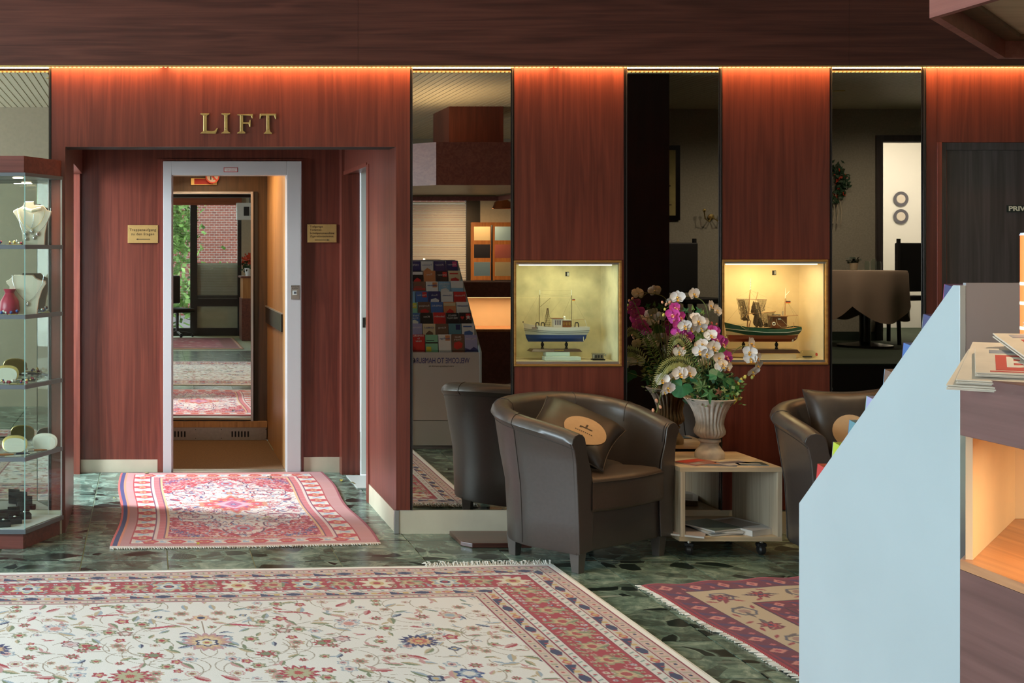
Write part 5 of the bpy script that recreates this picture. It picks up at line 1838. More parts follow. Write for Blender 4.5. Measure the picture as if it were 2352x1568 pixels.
booklet('catalogue', (3.155, 6.65, zs), 0.42, 0.19, 0.29, 0.030, (0.52, 0.54, 0.60), 'thick pale catalogue on the right of the lower board of the side table', 'catalogue', lines=[(0.15, 0.85, 0.3, 0.9, (0.22, 0.2, 0.2))])

# ---- dark board lying by the baseboard
bx = [px(1060, 6.72), px(1175, 6.72)]
MBd = MB().prism([(bx[0], 6.99), (bx[0], 6.74), (bx[0] + 0.05, 6.69), (bx[1] + 0.1, 6.69), (bx[1] + 0.1, 6.99)], 0.001, 0.026, 'z')
tag(MBd.build('floor_board', M['board_wood'], bevel=0.004, seg=3), 'dark walnut board with a rounded corner on the floor behind the front armchair', 'board')

# ---- dry leaves on the floor
for k, (x, y, s, col, lab) in enumerate(((335, 1087, .030, (0.35, 0.28, 0.12), 'curled yellow dry leaf on the floor left of the lift frame'), (784, 1102, .022, (0.42, 0.33, 0.06), 'yellow dry leaf on the floor right of the small rug, farther one'),
                                         (810, 1109, .030, (0.22, 0.18, 0.08), 'brown curled dry leaf on the floor right of the small rug'), (265, 1142, .018, (0.30, 0.32, 0.06), 'small green leaf on the floor left of the small rug'),
                                         (618, 1098.5, .030, (0.10, 0.07, 0.05), 'dark dry leaf on the far edge of the small rug'), (613, 1193, .034, (0.55, 0.45, 0.30), 'pale dry leaf in the middle of the small rug'),
                                         (455, 1251, .018, (0.45, 0.33, 0.05), 'yellow dry leaf on the near edge of the small rug'))):
    D = dfloor(y, 0.01)
    rows = []
    for i in range(7):
        a = i / 6 * 2 - 1
        w = s * 0.45 * (1 - a * a) ** .7
        rows.append([(a * s, b * w, 0.004 + abs(b) * 0.35 * w + 0.4 * s * (1 - a * a) * 0.4 + 0.004 * math.sin(a * 3)) for b in (-1, -.4, .4, 1)])
    tag(MB().sheet(rows).build('dry_leaf', mat('dry_leaf_%d' % k, col, 0.7), loc=(px(x, D), D, 0.012 if k > 3 else 0.001), rot=(0, 0, k * 1.3), smooth=True), lab, 'leaf', 'dry leaves blown in on the floor')

# ---- glass jewellery cabinet at the left
JX0, JX1, JF, JB = -1.36, px(57, 6.656), 6.656, DW - 0.006
JXe = px(143.5, JB)
plan = [(JXe, JB), (JX1, JF), (JX0, JF), (JX0 - (JXe - JX1), JB)]


def grow(k, j=0.0):
    c = Vector(((JX0 + JX1) / 2, JB))
    out = []
    for p in plan:
        d = (Vector(p) - c)
        out.append((c.x + d.x * (1 + k / 0.45), c.y + d.y * (1 + (k if abs(d.y) > .01 else 0) / 0.36)))
    return out


jc = empty('display_cabinet', ((JX0 + JX1) / 2, (JF + JB) / 2, 0), 0, 'angled glass jewellery cabinet with mahogany top and plinth at the left edge', 'cabinet')
jc.location = (0, 0, 0)
zz = lambda y: pz(y, JF)
MB().prism(grow(-0.012), 0.0, zz(1226), 'z').build('plinth', M['plinth_wood'], jc, bevel=0.001)
MB().prism(grow(0.006), zz(1226), zz(1216), 'z').build('base_profile', M['shelf_metal'], jc, bevel=0.001)
MB().prism(grow(-0.006), zz(1216), zz(1216) + 0.003, 'z').build('base_deck', M['white'], jc)
MB().prism(grow(0.004), zz(404), zz(396), 'z').build('top_profile', M['shelf_metal'], jc, bevel=0.001)
MB().prism(grow(-0.006), zz(396), zz(357.5), 'z').build('cornice', M['plinth_wood'], jc, bevel=0.001)
SHELF = [zz(566), zz(727), zz(888), zz(1054)]
for z in SHELF:
    ring = grow(0.003)
    inn = grow(-0.022)
    mb = MB()
    for i in range(3):
        a, b, c, d = ring[i], ring[i + 1], inn[i + 1], inn[i]
        mb.prism([a, b, c, d], z - 0.013, z + 0.009, 'z')
    sh = mb.build('shelf_profile', M['shelf_metal'], jc)
    MB().prism(inn, z - 0.001, z + 0.005, 'z').build('shelf_glass', M['glass'], sh)
for i in range(3):
    (a, b), (c, d) = plan[i], plan[i + 1]
    n = Vector((d - b, -(c - a))).normalized() * 0.002
    MB().prism([(a + n.x, b + n.y), (c + n.x, d + n.y), (c - n.x, d - n.y), (a - n.x, b - n.y)], zz(1216) + 0.003, zz(404), 'z').build('glass_pane', M['glass'], jc)
for (a, b) in plan[1:3]:
    MB().box(a - 0.0025, a + 0.0025, b - 0.0025, b + 0.0025, zz(1216) + 0.003, zz(404)).build('glass_edge', M['glass_edge'], jc)
for (a, b), s in ((plan[0], -1), (plan[3], 1)):
    MB().box(a - 0.004 + s * 0.006, a + 0.004 + s * 0.006, b - 0.012, b - 0.002, zz(1216) + 0.003, zz(404)).build('back_post', M['alu'], jc)
    MB().box(a - 0.006 + s * 0.075, a - 0.002 + s * 0.075, b - 0.004, b, zz(1216) + 0.003, zz(404)).build('back_post', M['alu'], jc)
MB().lathe([(0.0001, -0.004), (0.025, -0.004), (0.03, 0)], 16).build('cabinet_lamp', spot_glow, jc, loc=(-0.70, 6.80, zz(404) - 0.001))
area_light('cabinet_light', (-0.72, 6.80, zz(404) - 0.008), (0, 0, -1), 0.10, 0.06, 4.5, (1.0, 0.82, 0.58))

bust_m = mat('cream_velvet', (0.62, 0.54, 0.42), 0.8, sheen=0.2)
silver = mat('silver', (0.62, 0.62, 0.62), 0.25, metal=1.0)


def bust(xs, ys, D, z, label, chain):
    """Neck stand: silhouette in pixels; its back leans."""
    x0 = sum(xs) / len(xs)
    e = empty('necklace_stand', (px(x0, D), D, z), 0, label, 'display bust', 'cream necklace stands in the glass cabinet')
    k = D / F
    pts = [((x - x0) * k, (max(ys) - y) * k) for x, y in zip(xs, ys)]
    front = [(x, -0.014 + 0.09 * h, h) for x, h in pts]
    mid = [(x * 0.97, -0.026 + 0.09 * h, h * 0.985) for x, h in pts]
    back = [(x * 0.98, 0.020 + 0.10 * h, h) for x, h in pts]
    MB().loft([mid, front, back]).build('bust', bust_m, e, smooth=True, angle=50)
    H_ = max(h for _, h in pts)
    for (cx_, w, d0, top, mm_) in chain:
        c = [(cx_ + w * math.sin(PI * 0.5 * s), -0.033 + 0.09 * (top - d0 * (1 - abs(s) ** 1.3)), top - d0 * (1 - abs(s) ** 1.3)) for s in np.linspace(-1, 1, 15)]
        nk = MB().tube(c, 0.0013, 5).build('chain', mm_, e, smooth=True)
        MB().ball((cx_, -0.036 + 0.09 * (top - d0), top - d0 - 0.012), 0.008, 10, sz=1.5).build('pendant', silver, nk, smooth=True)
    return e


b1 = bust([56, 77, 79, 84, 100, 108, 118.5, 117, 109, 104, 103, 53, 51, 45, 36, 30, 31, 50, 54], [457, 457, 465, 465, 467, 477, 480, 487, 505, 530, 557, 557, 530, 507, 490, 482, 478, 470, 466], 6.80, SHELF[0] + 0.0095,
         'cream necklace stand with a choker on the top shelf of the glass cabinet', [(0.0, 0.07, 0.10, 0.185, M['brass']), (0.012, 0.09, 0.15, 0.20, silver), (-0.03, 0.04, 0.12, 0.165, silver)])
MB().tube([(-0.045, -0.018, 0.195), (0.0, -0.032, 0.183), (0.048, -0.018, 0.196)], 0.010, 8).build('choker', mat('choker_cream', (0.82, 0.70, 0.50), 0.5), b1)
for k, (a, b) in enumerate(((-0.035, 0.06), (0.03, 0.058))):
    MB().ball((a, -0.034 + 0.09 * b, b), 0.010, 10, sz=1.4).build('ear_stud', silver, b1, smooth=True)
bust([33, 76, 82, 92, 105, 106, 97, 90, 87, 86, 41, 38, 33, 24, 15, 14, 22, 28], [627, 627, 634, 638, 641, 647, 662, 684, 705, 716, 716, 690, 672, 655, 646, 641, 637, 631], 6.78, SHELF[1] + 0.0095,
     'cream necklace stand with a thin silver chain on the second shelf of the glass cabinet', [(0.012, 0.085, 0.145, 0.21, silver)])
bust([22, 58, 62, 66, 66, 24, 22], [575, 575, 590, 600, 640, 640, 610], 6.95, SHELF[1] + 0.07, 'narrow cream shape added for a mirrored necklace stand, back of the second cabinet shelf', [(0.0, 0.03, 0.03, 0.10, M['black_matt'])]).location.z = SHELF[1] + 0.0095  # mirror reflection of a stand's rear, built as a solid cream shape
pouch = MB().lathe([(0.045, 0), (0.055, 0.02), (0.05, 0.07), (0.028, 0.105), (0.024, 0.115), (0.034, 0.135), (0.0001, 0.13)], 18).build('gift_pouch', mat('crimson_satin', (0.36, 0.02, 0.05), 0.35), loc=(px(22, 6.74), 6.74, SHELF[1] + 0.0095), smooth=True)
tag(pouch, 'small crimson satin pouch on the second shelf of the glass cabinet', 'pouch')


def trinkets(y, D0, zs_, items):
    for x, d, kind, lab in items:
        p = (px(x, d), d, zs_ + 0.0095)
        if kind == 'ring_box':
            e = empty('jewel_box', p, 0.3, lab, 'box', 'jewel boxes in the glass cabinet')
            MB().box(-0.035, 0.035, -0.03, 0.03, 0, 0.03).build('box_base', M['black_matt'], e, bevel=0.003)
            MB().box(-0.035, 0.035, 0.022, 0.030, 0.031, 0.085).build('lid', M['black'], e, bevel=0.003)
            MB().ball((0.0, -0.005, 0.036), 0.009, 8).build('jewel', silver, e)
        elif kind == 'brooch':
            e = empty('brooch', p, 0, lab, 'brooch', 'brooches and charms on the cabinet shelves')
            rnd = random.Random(int(x * 7 + y))
            cols = [silver, M['brass'], mat('garnet', (0.25, 0.02, 0.04), 0.15), mat('sapphire', (0.03, 0.06, 0.25), 0.15), mat('pearl', (0.75, 0.70, 0.62), 0.25)]
            for k in range(5):
                MB().ball((rnd.uniform(-.022, .022), rnd.uniform(-.012, .012), 0.008 + rnd.uniform(0, .012)), rnd.uniform(.005, .010), 10).build('stone', rnd.choice(cols), e, smooth=True)
            MB().box(-0.024, 0.024, -0.013, 0.013, 0, 0.004).build('setting', rnd.choice([silver, M['brass'], M['black']]), e, bevel=0.001)
        elif kind == 'oval':
            e = empty('oval_mirror', p, 0, lab, 'pocket mirror', 'oval pocket mirrors in the glass cabinet')
            ring = lambda a, b, yy: [(a * math.copysign(abs(math.cos(q)) ** .8, math.cos(q)), yy + 0.25 * (b + b * math.sin(q)), b + b * math.copysign(abs(math.sin(q)) ** .8, math.sin(q))) for q in [2 * PI * k / 36 for k in range(36)]]
            MB().loft([ring(0.066, 0.043, 0.004), ring(0.069, 0.045, -0.002), ring(0.069, 0.045, -0.010), ring(0.062, 0.041, -0.012)]).build('frame', M['brass'] if 'gilt' in lab else mat('ivory_shell', (0.72, 0.68, 0.58), 0.3), e, smooth=True, angle=50)
            MB().loft([ring(0.060, 0.039, -0.0115), ring(0.059, 0.0385, -0.0135)]).build('face', mat('oval_face', (0.72, 0.69, 0.60), 0.2, metal=0.4 if 'gilt' in lab else 0.0), e)
        elif kind == 'pen':
            e = empty('fountain_pen', p, 0.25 + 0.2 * random.random(), lab, 'pen', 'pens lying in the glass cabinet')
            MB().tube([(-0.055, 0, 0.007), (0.02, 0, 0.007), (0.055, 0, 0.006)], [0.006, 0.0065, 0.003], 10).build('barrel', mat('pen_%d' % int(x), random.choice([(0.40, 0.14, 0.04), (0.03, 0.03, 0.05), (0.5, 0.48, 0.45)]), 0.2), e, smooth=True)
            MB().tube([(-0.056, 0, 0.007), (-0.02, 0, 0.007)], 0.0072, 10).build('cap', silver, e, smooth=True)


trinkets(556, 0, SHELF[0], [(2, 6.72, 'brooch', 'pearl set lying left on the top shelf of the glass cabinet'), (26, 6.80, 'brooch', 'dark jewelled brooch beside the necklace stand on the top cabinet shelf'), (40, 6.74, 'brooch', 'blue stone brooch at the foot of the top necklace stand')])
trinkets(715, 0, SHELF[1], [(6, 6.70, 'brooch', 'gold and red charm before the crimson pouch in the glass cabinet'), (30, 6.69, 'brooch', 'bead brooch between the pouch and the lower necklace stand'), (104, 6.92, 'brooch', 'small gold charm at the right end of the second cabinet shelf')])
trinkets(880, 0, SHELF[2], [(14, 6.80, 'oval', 'striped oval mirror with gilt rim on the third cabinet shelf'), (10, 6.71, 'brooch', 'pearl row at the left on the third cabinet shelf'), (30, 6.70, 'brooch', 'pearl and silver brooch in the middle of the third cabinet shelf'), (52, 6.70, 'brooch', 'silver bead brooch at the corner of the third cabinet shelf'), (72, 6.84, 'brooch', 'white two-part ear clips on the right of the third cabinet shelf'), (58, 6.86, 'pen', 'dark pen lying on the third cabinet shelf')])
trinkets(1045, 0, SHELF[3], [(34, 6.82, 'oval', 'oval mirror with gilt rim on the lowest cabinet shelf'), (103, 6.90, 'oval', 'ivory oval mirror on the right of the lowest cabinet shelf'), (8, 6.70, 'pen', 'orange pen on the left of the lowest cabinet shelf'), (45, 6.74, 'pen', 'pen in the middle of the lowest cabinet shelf'), (86, 6.85, 'pen', 'pen before the ivory oval mirror on the lowest cabinet shelf')])
trinkets(1200, 0, zz(1216) - 0.006, [(34, 6.80, 'ring_box', 'black jewel box standing open on the bottom deck of the cabinet, right one'), (8, 6.72, 'ring_box', 'black jewel box standing open on the bottom deck of the cabinet, left one'), (56, 6.92, 'ring_box', 'black jewel box at the back of the bottom deck of the cabinet')])

# ================================================================== SHIP SHOW CASES
ND = DW + 0.285                       # back of the niches
def show_case(x0, x1, y0, y1, wallm, label, watts, col, vent):
    e = empty('show_case', (0, 0, 0), 0, label, 'show case', 'lit show cases in the wood panels')
    X0, X1, Z1, Z0 = HX(x0), HX(x1), HZ(y0), HZ(y1)
    w = 0.012
    fr = MB().box(X0, X1, DW - 0.008, DW + 0.012, Z1 - w, Z1).box(X0, X1, DW - 0.008, DW + 0.012, Z0, Z0 + w)
    fr.box(X0, X0 + w, DW - 0.008, DW + 0.012, Z0 + w, Z1 - w).box(X1 - w, X1, DW - 0.008, DW + 0.012, Z0 + w, Z1 - w)
    fr.build('frame', M['frame_gold'], e, bevel=0.002)
    a, b, c, d = X0 + w + .001, X1 - w - .001, Z0 + w + .001, Z1 - w - .001
    MB().box(a, b, DW + 0.002, DW + 0.014, d - 0.010, d).build('chrome_strip', M['alu'], e)
    MB().box(a, b, DW + 0.002, DW + 0.016, c, c + 0.013).build('chrome_strip', M['alu'], e)
    MB().box(a, b, DW + 0.004, DW + 0.007, c + 0.013, d - 0.010).build('glass_pane', M['glass'], e)
    y2 = DW + 0.02
    MB().box(a - .004, b + .004, ND, ND + 0.01, c, d).build('back_panel', M[wallm], e)
    MB().box(a - .008, a, y2, ND, c, d).build('side_panel', M[wallm], e)
    MB().box(b, b + .008, y2, ND, c, d).build('side_panel', M[wallm], e)
    MB().box(a, b, y2, ND, c - 0.004, c + 0.012).build('floor_panel', M['cream_paint'], e)
    MB().box(a, b, y2, ND, d, d + 0.008).build('top_panel', M[wallm], e)
    vb = at(vent[0], vent[1], ND)
    MB().box(vb.x - 0.010, vb.x + 0.010, ND - 0.006, ND + 0.001, vb.z - 0.013, vb.z + 0.013).build('vent_grille', M['black_matt'], e)
    MB().box(vb.x - 0.002, vb.x + 0.008, ND - 0.008, ND - 0.005, vb.z - 0.010, vb.z + 0.009).build('vent_louvre', M['alu'], e)
    MB().box(a + .03, b - .03, y2 + 0.006, y2 + 0.03, d - 0.016, d - 0.001).build('strip_lamp', mat('strip_lamp_' + wallm, (1, 1, .8), .4, emit=col, estr=3.0), e)
    area_light('show_case_lamp', ((a + b) / 2, y2 + 0.045, d - 0.018), (0, 0.35, -1), b - a - 0.22, 0.04, watts, col)
    return c + 0.012


zc1 = show_case(1180, 1427, 598, 841, 'plaster', 'gilt framed show case with the blue and white trawler model', 1.15, (1.0, 0.93, 0.56), (1302.5, 629))
zc2 = show_case(1658, 1901, 596, 837, 'plaster_warm', 'gilt framed show case with the green fishing boat model', 2.3, (1.0, 0.74, 0.38), (1777.5, 626))


def ship(x0, y0, k, D, hull, label, name='model_ship'):
    e = empty(name, (0, 0, 0), 0, label, 'model ship')
    Q = lambda a, b, dy=0.0: at(x0 + a / k, y0 + b / k, D) + Vector((0, dy, 0))
    m = D / F / k                      # metres per crop pixel
    ns = 22
    bm_ = hull['beam']

    def beam(s):
        f = min(1.0, (max(s, 0.0) / 0.42)) ** 0.62
        g = 1 - 0.30 * max(0, (s - 0.62) / 0.38) ** 2
        return bm_ * f * g
    rows = []
    for (xb, xs, zf, bf) in hull['rows']:
        row = []
        for i in range(ns + 1):
            s = i / ns
            p = Q(xb + (xs - xb) * s, zf(s))
            row.append((p, beam(s) * bf))
        rows.append(row)
    for i, (nm, mm_) in enumerate(hull['strips']):
        mb = MB()
        for sgn in (-1, 1):
            mb.sheet([[r[0] + Vector((0, sgn * max(r[1], .0008), 0)) for r in rows[i]], [r[0] + Vector((0, sgn * max(r[1], .0008), 0)) for r in rows[i + 1]]])
        pl = [rows[j][-1] for j in (i, i + 1)]
        mb.add([pl[0][0] + Vector((0, -pl[0][1], 0)), pl[0][0] + Vector((0, pl[0][1], 0)), pl[1][0] + Vector((0, pl[1][1], 0)), pl[1][0] + Vector((0, -pl[1][1], 0))], [(0, 1, 2, 3)])
        mb.build(nm, mm_, e, smooth=True, angle=30)
    top = rows[hull['deck']]
    mb = MB().sheet([[r[0] + Vector((0, -r[1] * .97, -0.006)) for r in top], [r[0] + Vector((0, r[1] * .97, -0.006)) for r in top]])
    mb.build('deck', hull['deck_mat'], e)
    return e, Q, m


w_ship = mat('ship_white', (0.72, 0.72, 0.66), 0.35)
b_ship = mat('ship_blue', (0.035, 0.085, 0.30), 0.3)
g_ship = mat('ship_green', (0.012, 0.065, 0.038), 0.3)
r_ship = mat('ship_red', (0.26, 0.045, 0.022), 0.35)
brown = wood('ship_mahogany', (0.16, 0.055, 0.022), (0.28, 0.11, 0.045), 'x', 0.35)
mast_w = wood('mast_pine', (0.34, 0.17, 0.07), (0.48, 0.27, 0.12), 'z', 0.4)
grey_mast = mat('mast_grey', (0.22, 0.18, 0.10), 0.5)
rig = mat('rigging_thread', (0.42, 0.34, 0.20), 0.7)
net_m = bpy.data.materials.new('fishing_net')
net_m.use_nodes = True
nt = net_m.node_tree
b = nt.nodes['Principled BSDF']
b.inputs['Base Color'].default_value = (0.10, 0.07, 0.04, 1)
b.inputs['Roughness'].default_value = 0.9
flag_b, flag_r, flag_y = mat('flag_black', (0.02, 0.02, 0.02), .6), mat('flag_red', (0.5, 0.03, 0.03), .6), mat('flag_gold', (0.65, 0.42, 0.05), .6)


def box_at(Q, a0, a1, b0, b1, dy, m_, name, parent, bevel=0.0008):
    p, q = Q(a0, b1), Q(a1, b0)
    return MB().box(p.x, q.x, p.y - dy, p.y + dy, p.z, q.z).build(name, m_, parent, bevel=bevel)


def net(Q, quad, n, name, parent, sag=0.0, th=0.0006, dy=0.0):
    """A knotted net: two families of threads across a quad of crop pixels."""
    mb = MB()
    (a, b, c, d) = quad
    P = lambda s, t: (Vector(a) * (1 - s) * (1 - t) + Vector(b) * s * (1 - t) + Vector(c) * s * t + Vector(d) * (1 - s) * t)
    for i in range(n + 1):
        for fam in (0, 1):
            pts = []
            for j in range(7):
                s, t = (i / n, j / 6) if fam == 0 else (j / 6, i / n)
                p = P(s, t)
                w = Q(p.x + 9 * math.sin(t * 9 + i) * t, p.y, dy + sag * math.sin(s * PI) * t)
                pts.append(w)
            mb.tube(pts, th, 3, cap=False)
    return tag(mb.build(name, net_m, parent), kind='stuff')


def flag(Q, x, y, w, h, parent):
    f = empty('flag', (0, 0, 0), parent=parent)
    for i, mm_ in enumerate((flag_b, flag_r, flag_y)):
        p, q = Q(x, y + h * (i + 1) / 3), Q(x + w, y + h * i / 3)
        MB().box(p.x, q.x, p.y - .0006, p.y + .0006, p.z, q.z).build('stripe', mm_, f)


# ---- trawler, white over blue
D1 = DW + 0.15
lin = lambda pts: (lambda s: float(np.interp(s, [p[0] for p in pts], [p[1] for p in pts])))
hull1 = dict(beam=0.050, deck=0, deck_mat=mast_w,
             rows=[(185, 1046, lin([(0, 935), (.08, 955), (.35, 985), (.6, 990), (1, 984)]), 1.0),
                   (192, 1040, lin([(0, 1010), (.2, 1030), (.5, 1043), (1, 1030)]), 1.03),
                   (200, 1030, lin([(0, 1036), (.2, 1055), (.5, 1070), (1, 1056)]), 1.0),
                   (212, 1006, lin([(0, 1090), (1, 1090)]), .92),
                   (226, 1000, lin([(0, 1140), (1, 1140)]), .70),
                   (250, 984, lin([(0, 1186), (1, 1186)]), .08)],
             strips=[('bulwark', w_ship), ('wale_band', mat('ship_white_low', (0.66, 0.66, 0.60), .35)), ('topside', w_ship), ('hull_bottom', b_ship), ('bilge', b_ship)])
s1, Q, m1 = ship(1170, 580, 5.807, D1, hull1, 'model trawler with white and blue hull on a stand in the left show case')
for row, c_ in ((1, M['ink_black']), (2, M['ink_black'])):
    xb, xs, zf, bf = hull1['rows'][row]
    pts = []
    for i in range(23):
        s_ = i / 22
        p = Q(xb + (xs - xb) * s_, zf(s_))
        f_ = min(1.0, (s_ / 0.42)) ** 0.62 * (1 - 0.30 * max(0, (s_ - 0.62) / 0.38) ** 2)
        pts.append(p + Vector((0, -0.050 * f_ * bf - 0.0008, 0)))
    MB().tube(pts, 0.0008, 5).build('rubbing_strake', c_, s1)
MB().tube([Q(398, 985), Q(402, 600), Q(405, 560)], 0.0022, 8).build('mast', grey_mast, s1)
MB().tube([Q(405, 560), Q(405, 498)], 0.0022, 8).build('mast_top', w_ship, s1)
MB().tube([Q(830, 985), Q(829, 570)], 0.0022, 8).build('mast', grey_mast, s1)
MB().tube([Q(829, 570), Q(825, 498)], 0.0022, 8).build('mast_top', w_ship, s1)
MB().tube([Q(404, 728), Q(545, 606)], 0.0016, 6).build('boom', grey_mast, s1)
rg = MB()
for a in ([(185, 920), (404, 540)], [(404, 560), (340, 985)], [(404, 560), (370, 985)], [(405, 545), (620, 575), (826, 545)], [(407, 505), (826, 505)], [(545, 606), (530, 690)],
          [(830, 575), (1005, 890)], [(830, 575), (700, 870)], [(825, 580), (790, 985)], [(828, 580), (860, 985)], [(680, 640), (470, 905)], [(404, 560), (460, 985)], [(820, 590), (650, 985)]):
    rg.tube([Q(*p) for p in a], 0.00055, 4)
tag(rg.build('rigging', rig, s1), kind='stuff')
net(Q, [(500, 740), (520, 740), (556, 985), (462, 985)], 9, 'hanging_net', s1, 0.012, 0.0008)
wh = box_at(Q, 578, 690, 880, 990, 0.022, w_ship, 'wheelhouse', s1)
for a in (590, 620, 650):
    box_at(lambda x, y: Q(x, y, -0.0225), a, a + 18, 900, 960, 0.001, mat('cabin_window', (0.12, 0.13, 0.18), .1), 'window', wh, 0)
box_at(Q, 565, 700, 872, 882, 0.026, brown, 'wheelhouse_roof', s1)
cb = box_at(Q, 692, 806, 902, 990, 0.020, brown, 'cabin', s1)
for a in (702, 740, 775):
    box_at(lambda x, y: Q(x, y, -0.0205), a, a + 16, 925, 965, 0.001, mat('cabin_pane', (0.35, 0.22, 0.06), .2), 'window', cb, 0)
box_at(Q, 686, 812, 893, 903, 0.024, w_ship, 'cabin_roof', s1)
MB().tube([Q(735, 893), Q(735, 872)], 0.008, 12).build('funnel', w_ship, s1)
MB().ball(Q(735, 862), 0.008, 10).build('radar_dome', w_ship, s1)
for a, w in ((330, 40), (400, 44), (850, 46)):
    MB().tube([Q(a, 988, -.03), Q(a + 3, 940, -.03), Q(a + 8, 930, -.03), Q(a + w - 6, 930, -.03), Q(a + w, 942, -.03), Q(a + w + 4, 988, -.03)], 0.0030, 8).build('gallows', M['black_matt'], s1, smooth=True)
MB().tube([Q(835, 896), Q(1010, 890)], 0.0012, 6).build('gaff', mast_w, s1)
MB().tube([Q(1005, 888), Q(1035, 985)], 0.0016, 6).build('ensign_staff', w_ship, s1)
MB().ball(Q(183, 925), 0.004, 8).build('bow_light', M['black_matt'], s1)
flag(Q, 838, 618, 38, 26, s1)
box_at(lambda x, y: Q(x, y, -.034), 275, 355, 992, 1006, 0.001, M['shelf_metal'], 'name_board', s1, 0)
pt = Q(952, 1145, -.050)
t = text('lettering', '1', mat('ship_number', (0.72, 0.68, 0.50), .5), (pt.x, pt.y + .004, pt.z), FACE_CAM, 0.036, s1, 0.0006)


def stand(Q, posts, y0, y1, bx0, bx1, by0, by1, parent, Dp):
    for a in posts:
        p = Q(a, y1)
        h = (Q(a, y0) - p).z
        MB().lathe([(0.008, 0), (0.009, h * .12), (0.005, h * .28), (0.0095, h * .55), (0.0095, h * .72), (0.004, h * .88), (0.006, h)], 14, p).build('stand_post', M['black'], parent, smooth=True)
    p, q = Q(bx0, by1), Q(bx1, by0)
    MB().loft([[(p.x, p.y - .045, p.z), (q.x, p.y - .045, p.z), (q.x, p.y + .045, p.z), (p.x, p.y + .045, p.z)],
               [(p.x + .014, p.y - .034, q.z), (q.x - .014, p.y - .034, q.z), (q.x - .014, p.y + .034, q.z), (p.x + .014, p.y + .034, q.z)]]).build('stand_board', M['board_wood'], parent, bevel=0.001)


stand(Q, (440, 760), 1187, 1283, 262, 940, 1280, 1314, s1, D1)
pl = box_at(lambda x, y: Q(x, y, -.047), 565, 690, 1288, 1302, 0.001, M['brass'], 'name_plate', s1, 0)
acr = mat('frosted_block', (0.62, 0.72, 0.66), 0.25)
for nm_, a0, a1, b0, b1, dy, d_, lab in (('display_block', 415, 890, 1372, 1434, .032, -.055, 'pale frosted block under the trawler model, lower one'), ('display_block', 452, 770, 1318, 1371, .03, -.02, 'pale frosted block carrying the trawler stand')):
    p, q = Q(a0, b1, d_), Q(a1, b0, d_)
    z0 = zc1 + 0.0005 if 'lower' in lab else p.z
    tag(MB().box(p.x, q.x, p.y - dy, p.y + dy, z0, q.z).build(nm_, acr, bevel=0.003), lab, 'block', 'display blocks in the left show case')
cg = empty('carriage_clock', tuple(Q(1140, 1435, -.05)), 0, 'small silver cased object on the floor of the left show case', 'ornament')
cg.location.z = zc1 + 0.0005
MB().box(-0.031, 0.031, -.014, .014, 0.008, 0.036).build('case', M['steel'], cg, bevel=0.004)
MB().box(-0.036, 0.036, -.018, .018, 0.0, 0.008).build('base', M['black'], cg, bevel=0.002)
MB().box(-0.034, 0.034, -.016, .016, 0.036, 0.041).build('top', silver, cg, bevel=0.002)
for k in range(3):
    MB().box(-0.022 + k * .016, -0.012 + k * .016, -.0155, -.0138, 0.014, 0.03).build('window', M['ink_black'], cg)
MB().ball((0.043, 0, 0.028), 0.007, 8).build('knob', silver, cg)

# ---- green fishing boat
hull2 = dict(beam=0.055, deck=0, deck_mat=mast_w,
             rows=[(80, 1062, lin([(0, 928), (.1, 955), (.3, 992), (.6, 1013), (.85, 1005), (1, 982)]), 1.0),
                   (92, 1066, lin([(0, 1006), (.2, 1028), (.5, 1052), (.8, 1050), (1, 1020)]), 1.06),
                   (94, 1064, lin([(0, 1014), (.2, 1036), (.5, 1060), (.8, 1058), (1, 1028)]), 1.06),
                   (100, 1032, lin([(0, 1040), (.12, 1062), (.25, 1090), (.4, 1096), (.8, 1096), (1, 1078)]), .95),
                   (108, 1026, lin([(0, 1096), (1, 1096)]), .80),
                   (122, 1024, lin([(0, 1145), (1, 1145)]), .55),
                   (150, 1000, lin([(0, 1187), (1, 1187)]), .06)],
             strips=[('bulwark', g_ship), ('white_line', w_ship), ('topside', g_ship), ('cream_band', mat('ship_cream', (0.66, 0.56, 0.38), .4)), ('hull_bottom', r_ship), ('bilge', r_ship)])
s2, Q, m2 = ship(1650, 580, 5.807, D1, hull2, 'model fishing boat with green and red hull and brown nets in the right show case')
MB().tube([Q(385, 995), Q(424, 500)], [0.0036, 0.0028], 8).build('mast', mast_w, s2)
MB().tube([Q(424, 500), Q(432, 345)], [0.0022, 0.0012], 8).build('mast_top', w_ship, s2)
for q in (375, 400, 440, 470):
    MB().ball(Q(432, q + 20), 0.0028, 8).build('block', M['shelf_metal'], s2)
MB().tube([Q(884, 985), Q(892, 610)], 0.0030, 8).build('mast', mast_w, s2)
MB().tube([Q(892, 610), Q(897, 470)], [0.0022, 0.0012], 8).build('mast_top', w_ship, s2)
MB().tube([Q(900, 570), Q(950, 512)], 0.0012, 6).build('spar', w_ship, s2)
MB().tube([Q(240, 616), Q(646, 628)], 0.0018, 6).build('yard', brown, s2)
MB().tube([Q(340, 838, -.03), Q(380, 808, -.03), Q(560, 800, -.03), Q(728, 782, -.03)], 0.0026, 8).build('boom', mast_w, s2)
MB().tube([Q(490, 690), Q(528, 525)], 0.0018, 6).build('derrick', mast_w, s2)
MB().tube([Q(890, 842), Q(1060, 835)], 0.0018, 6).build('boom', mast_w, s2)
MB().tube([Q(405, 1000), Q(432, 905)], 0.003, 8).build('bitt', mast_w, s2)
rg = MB()
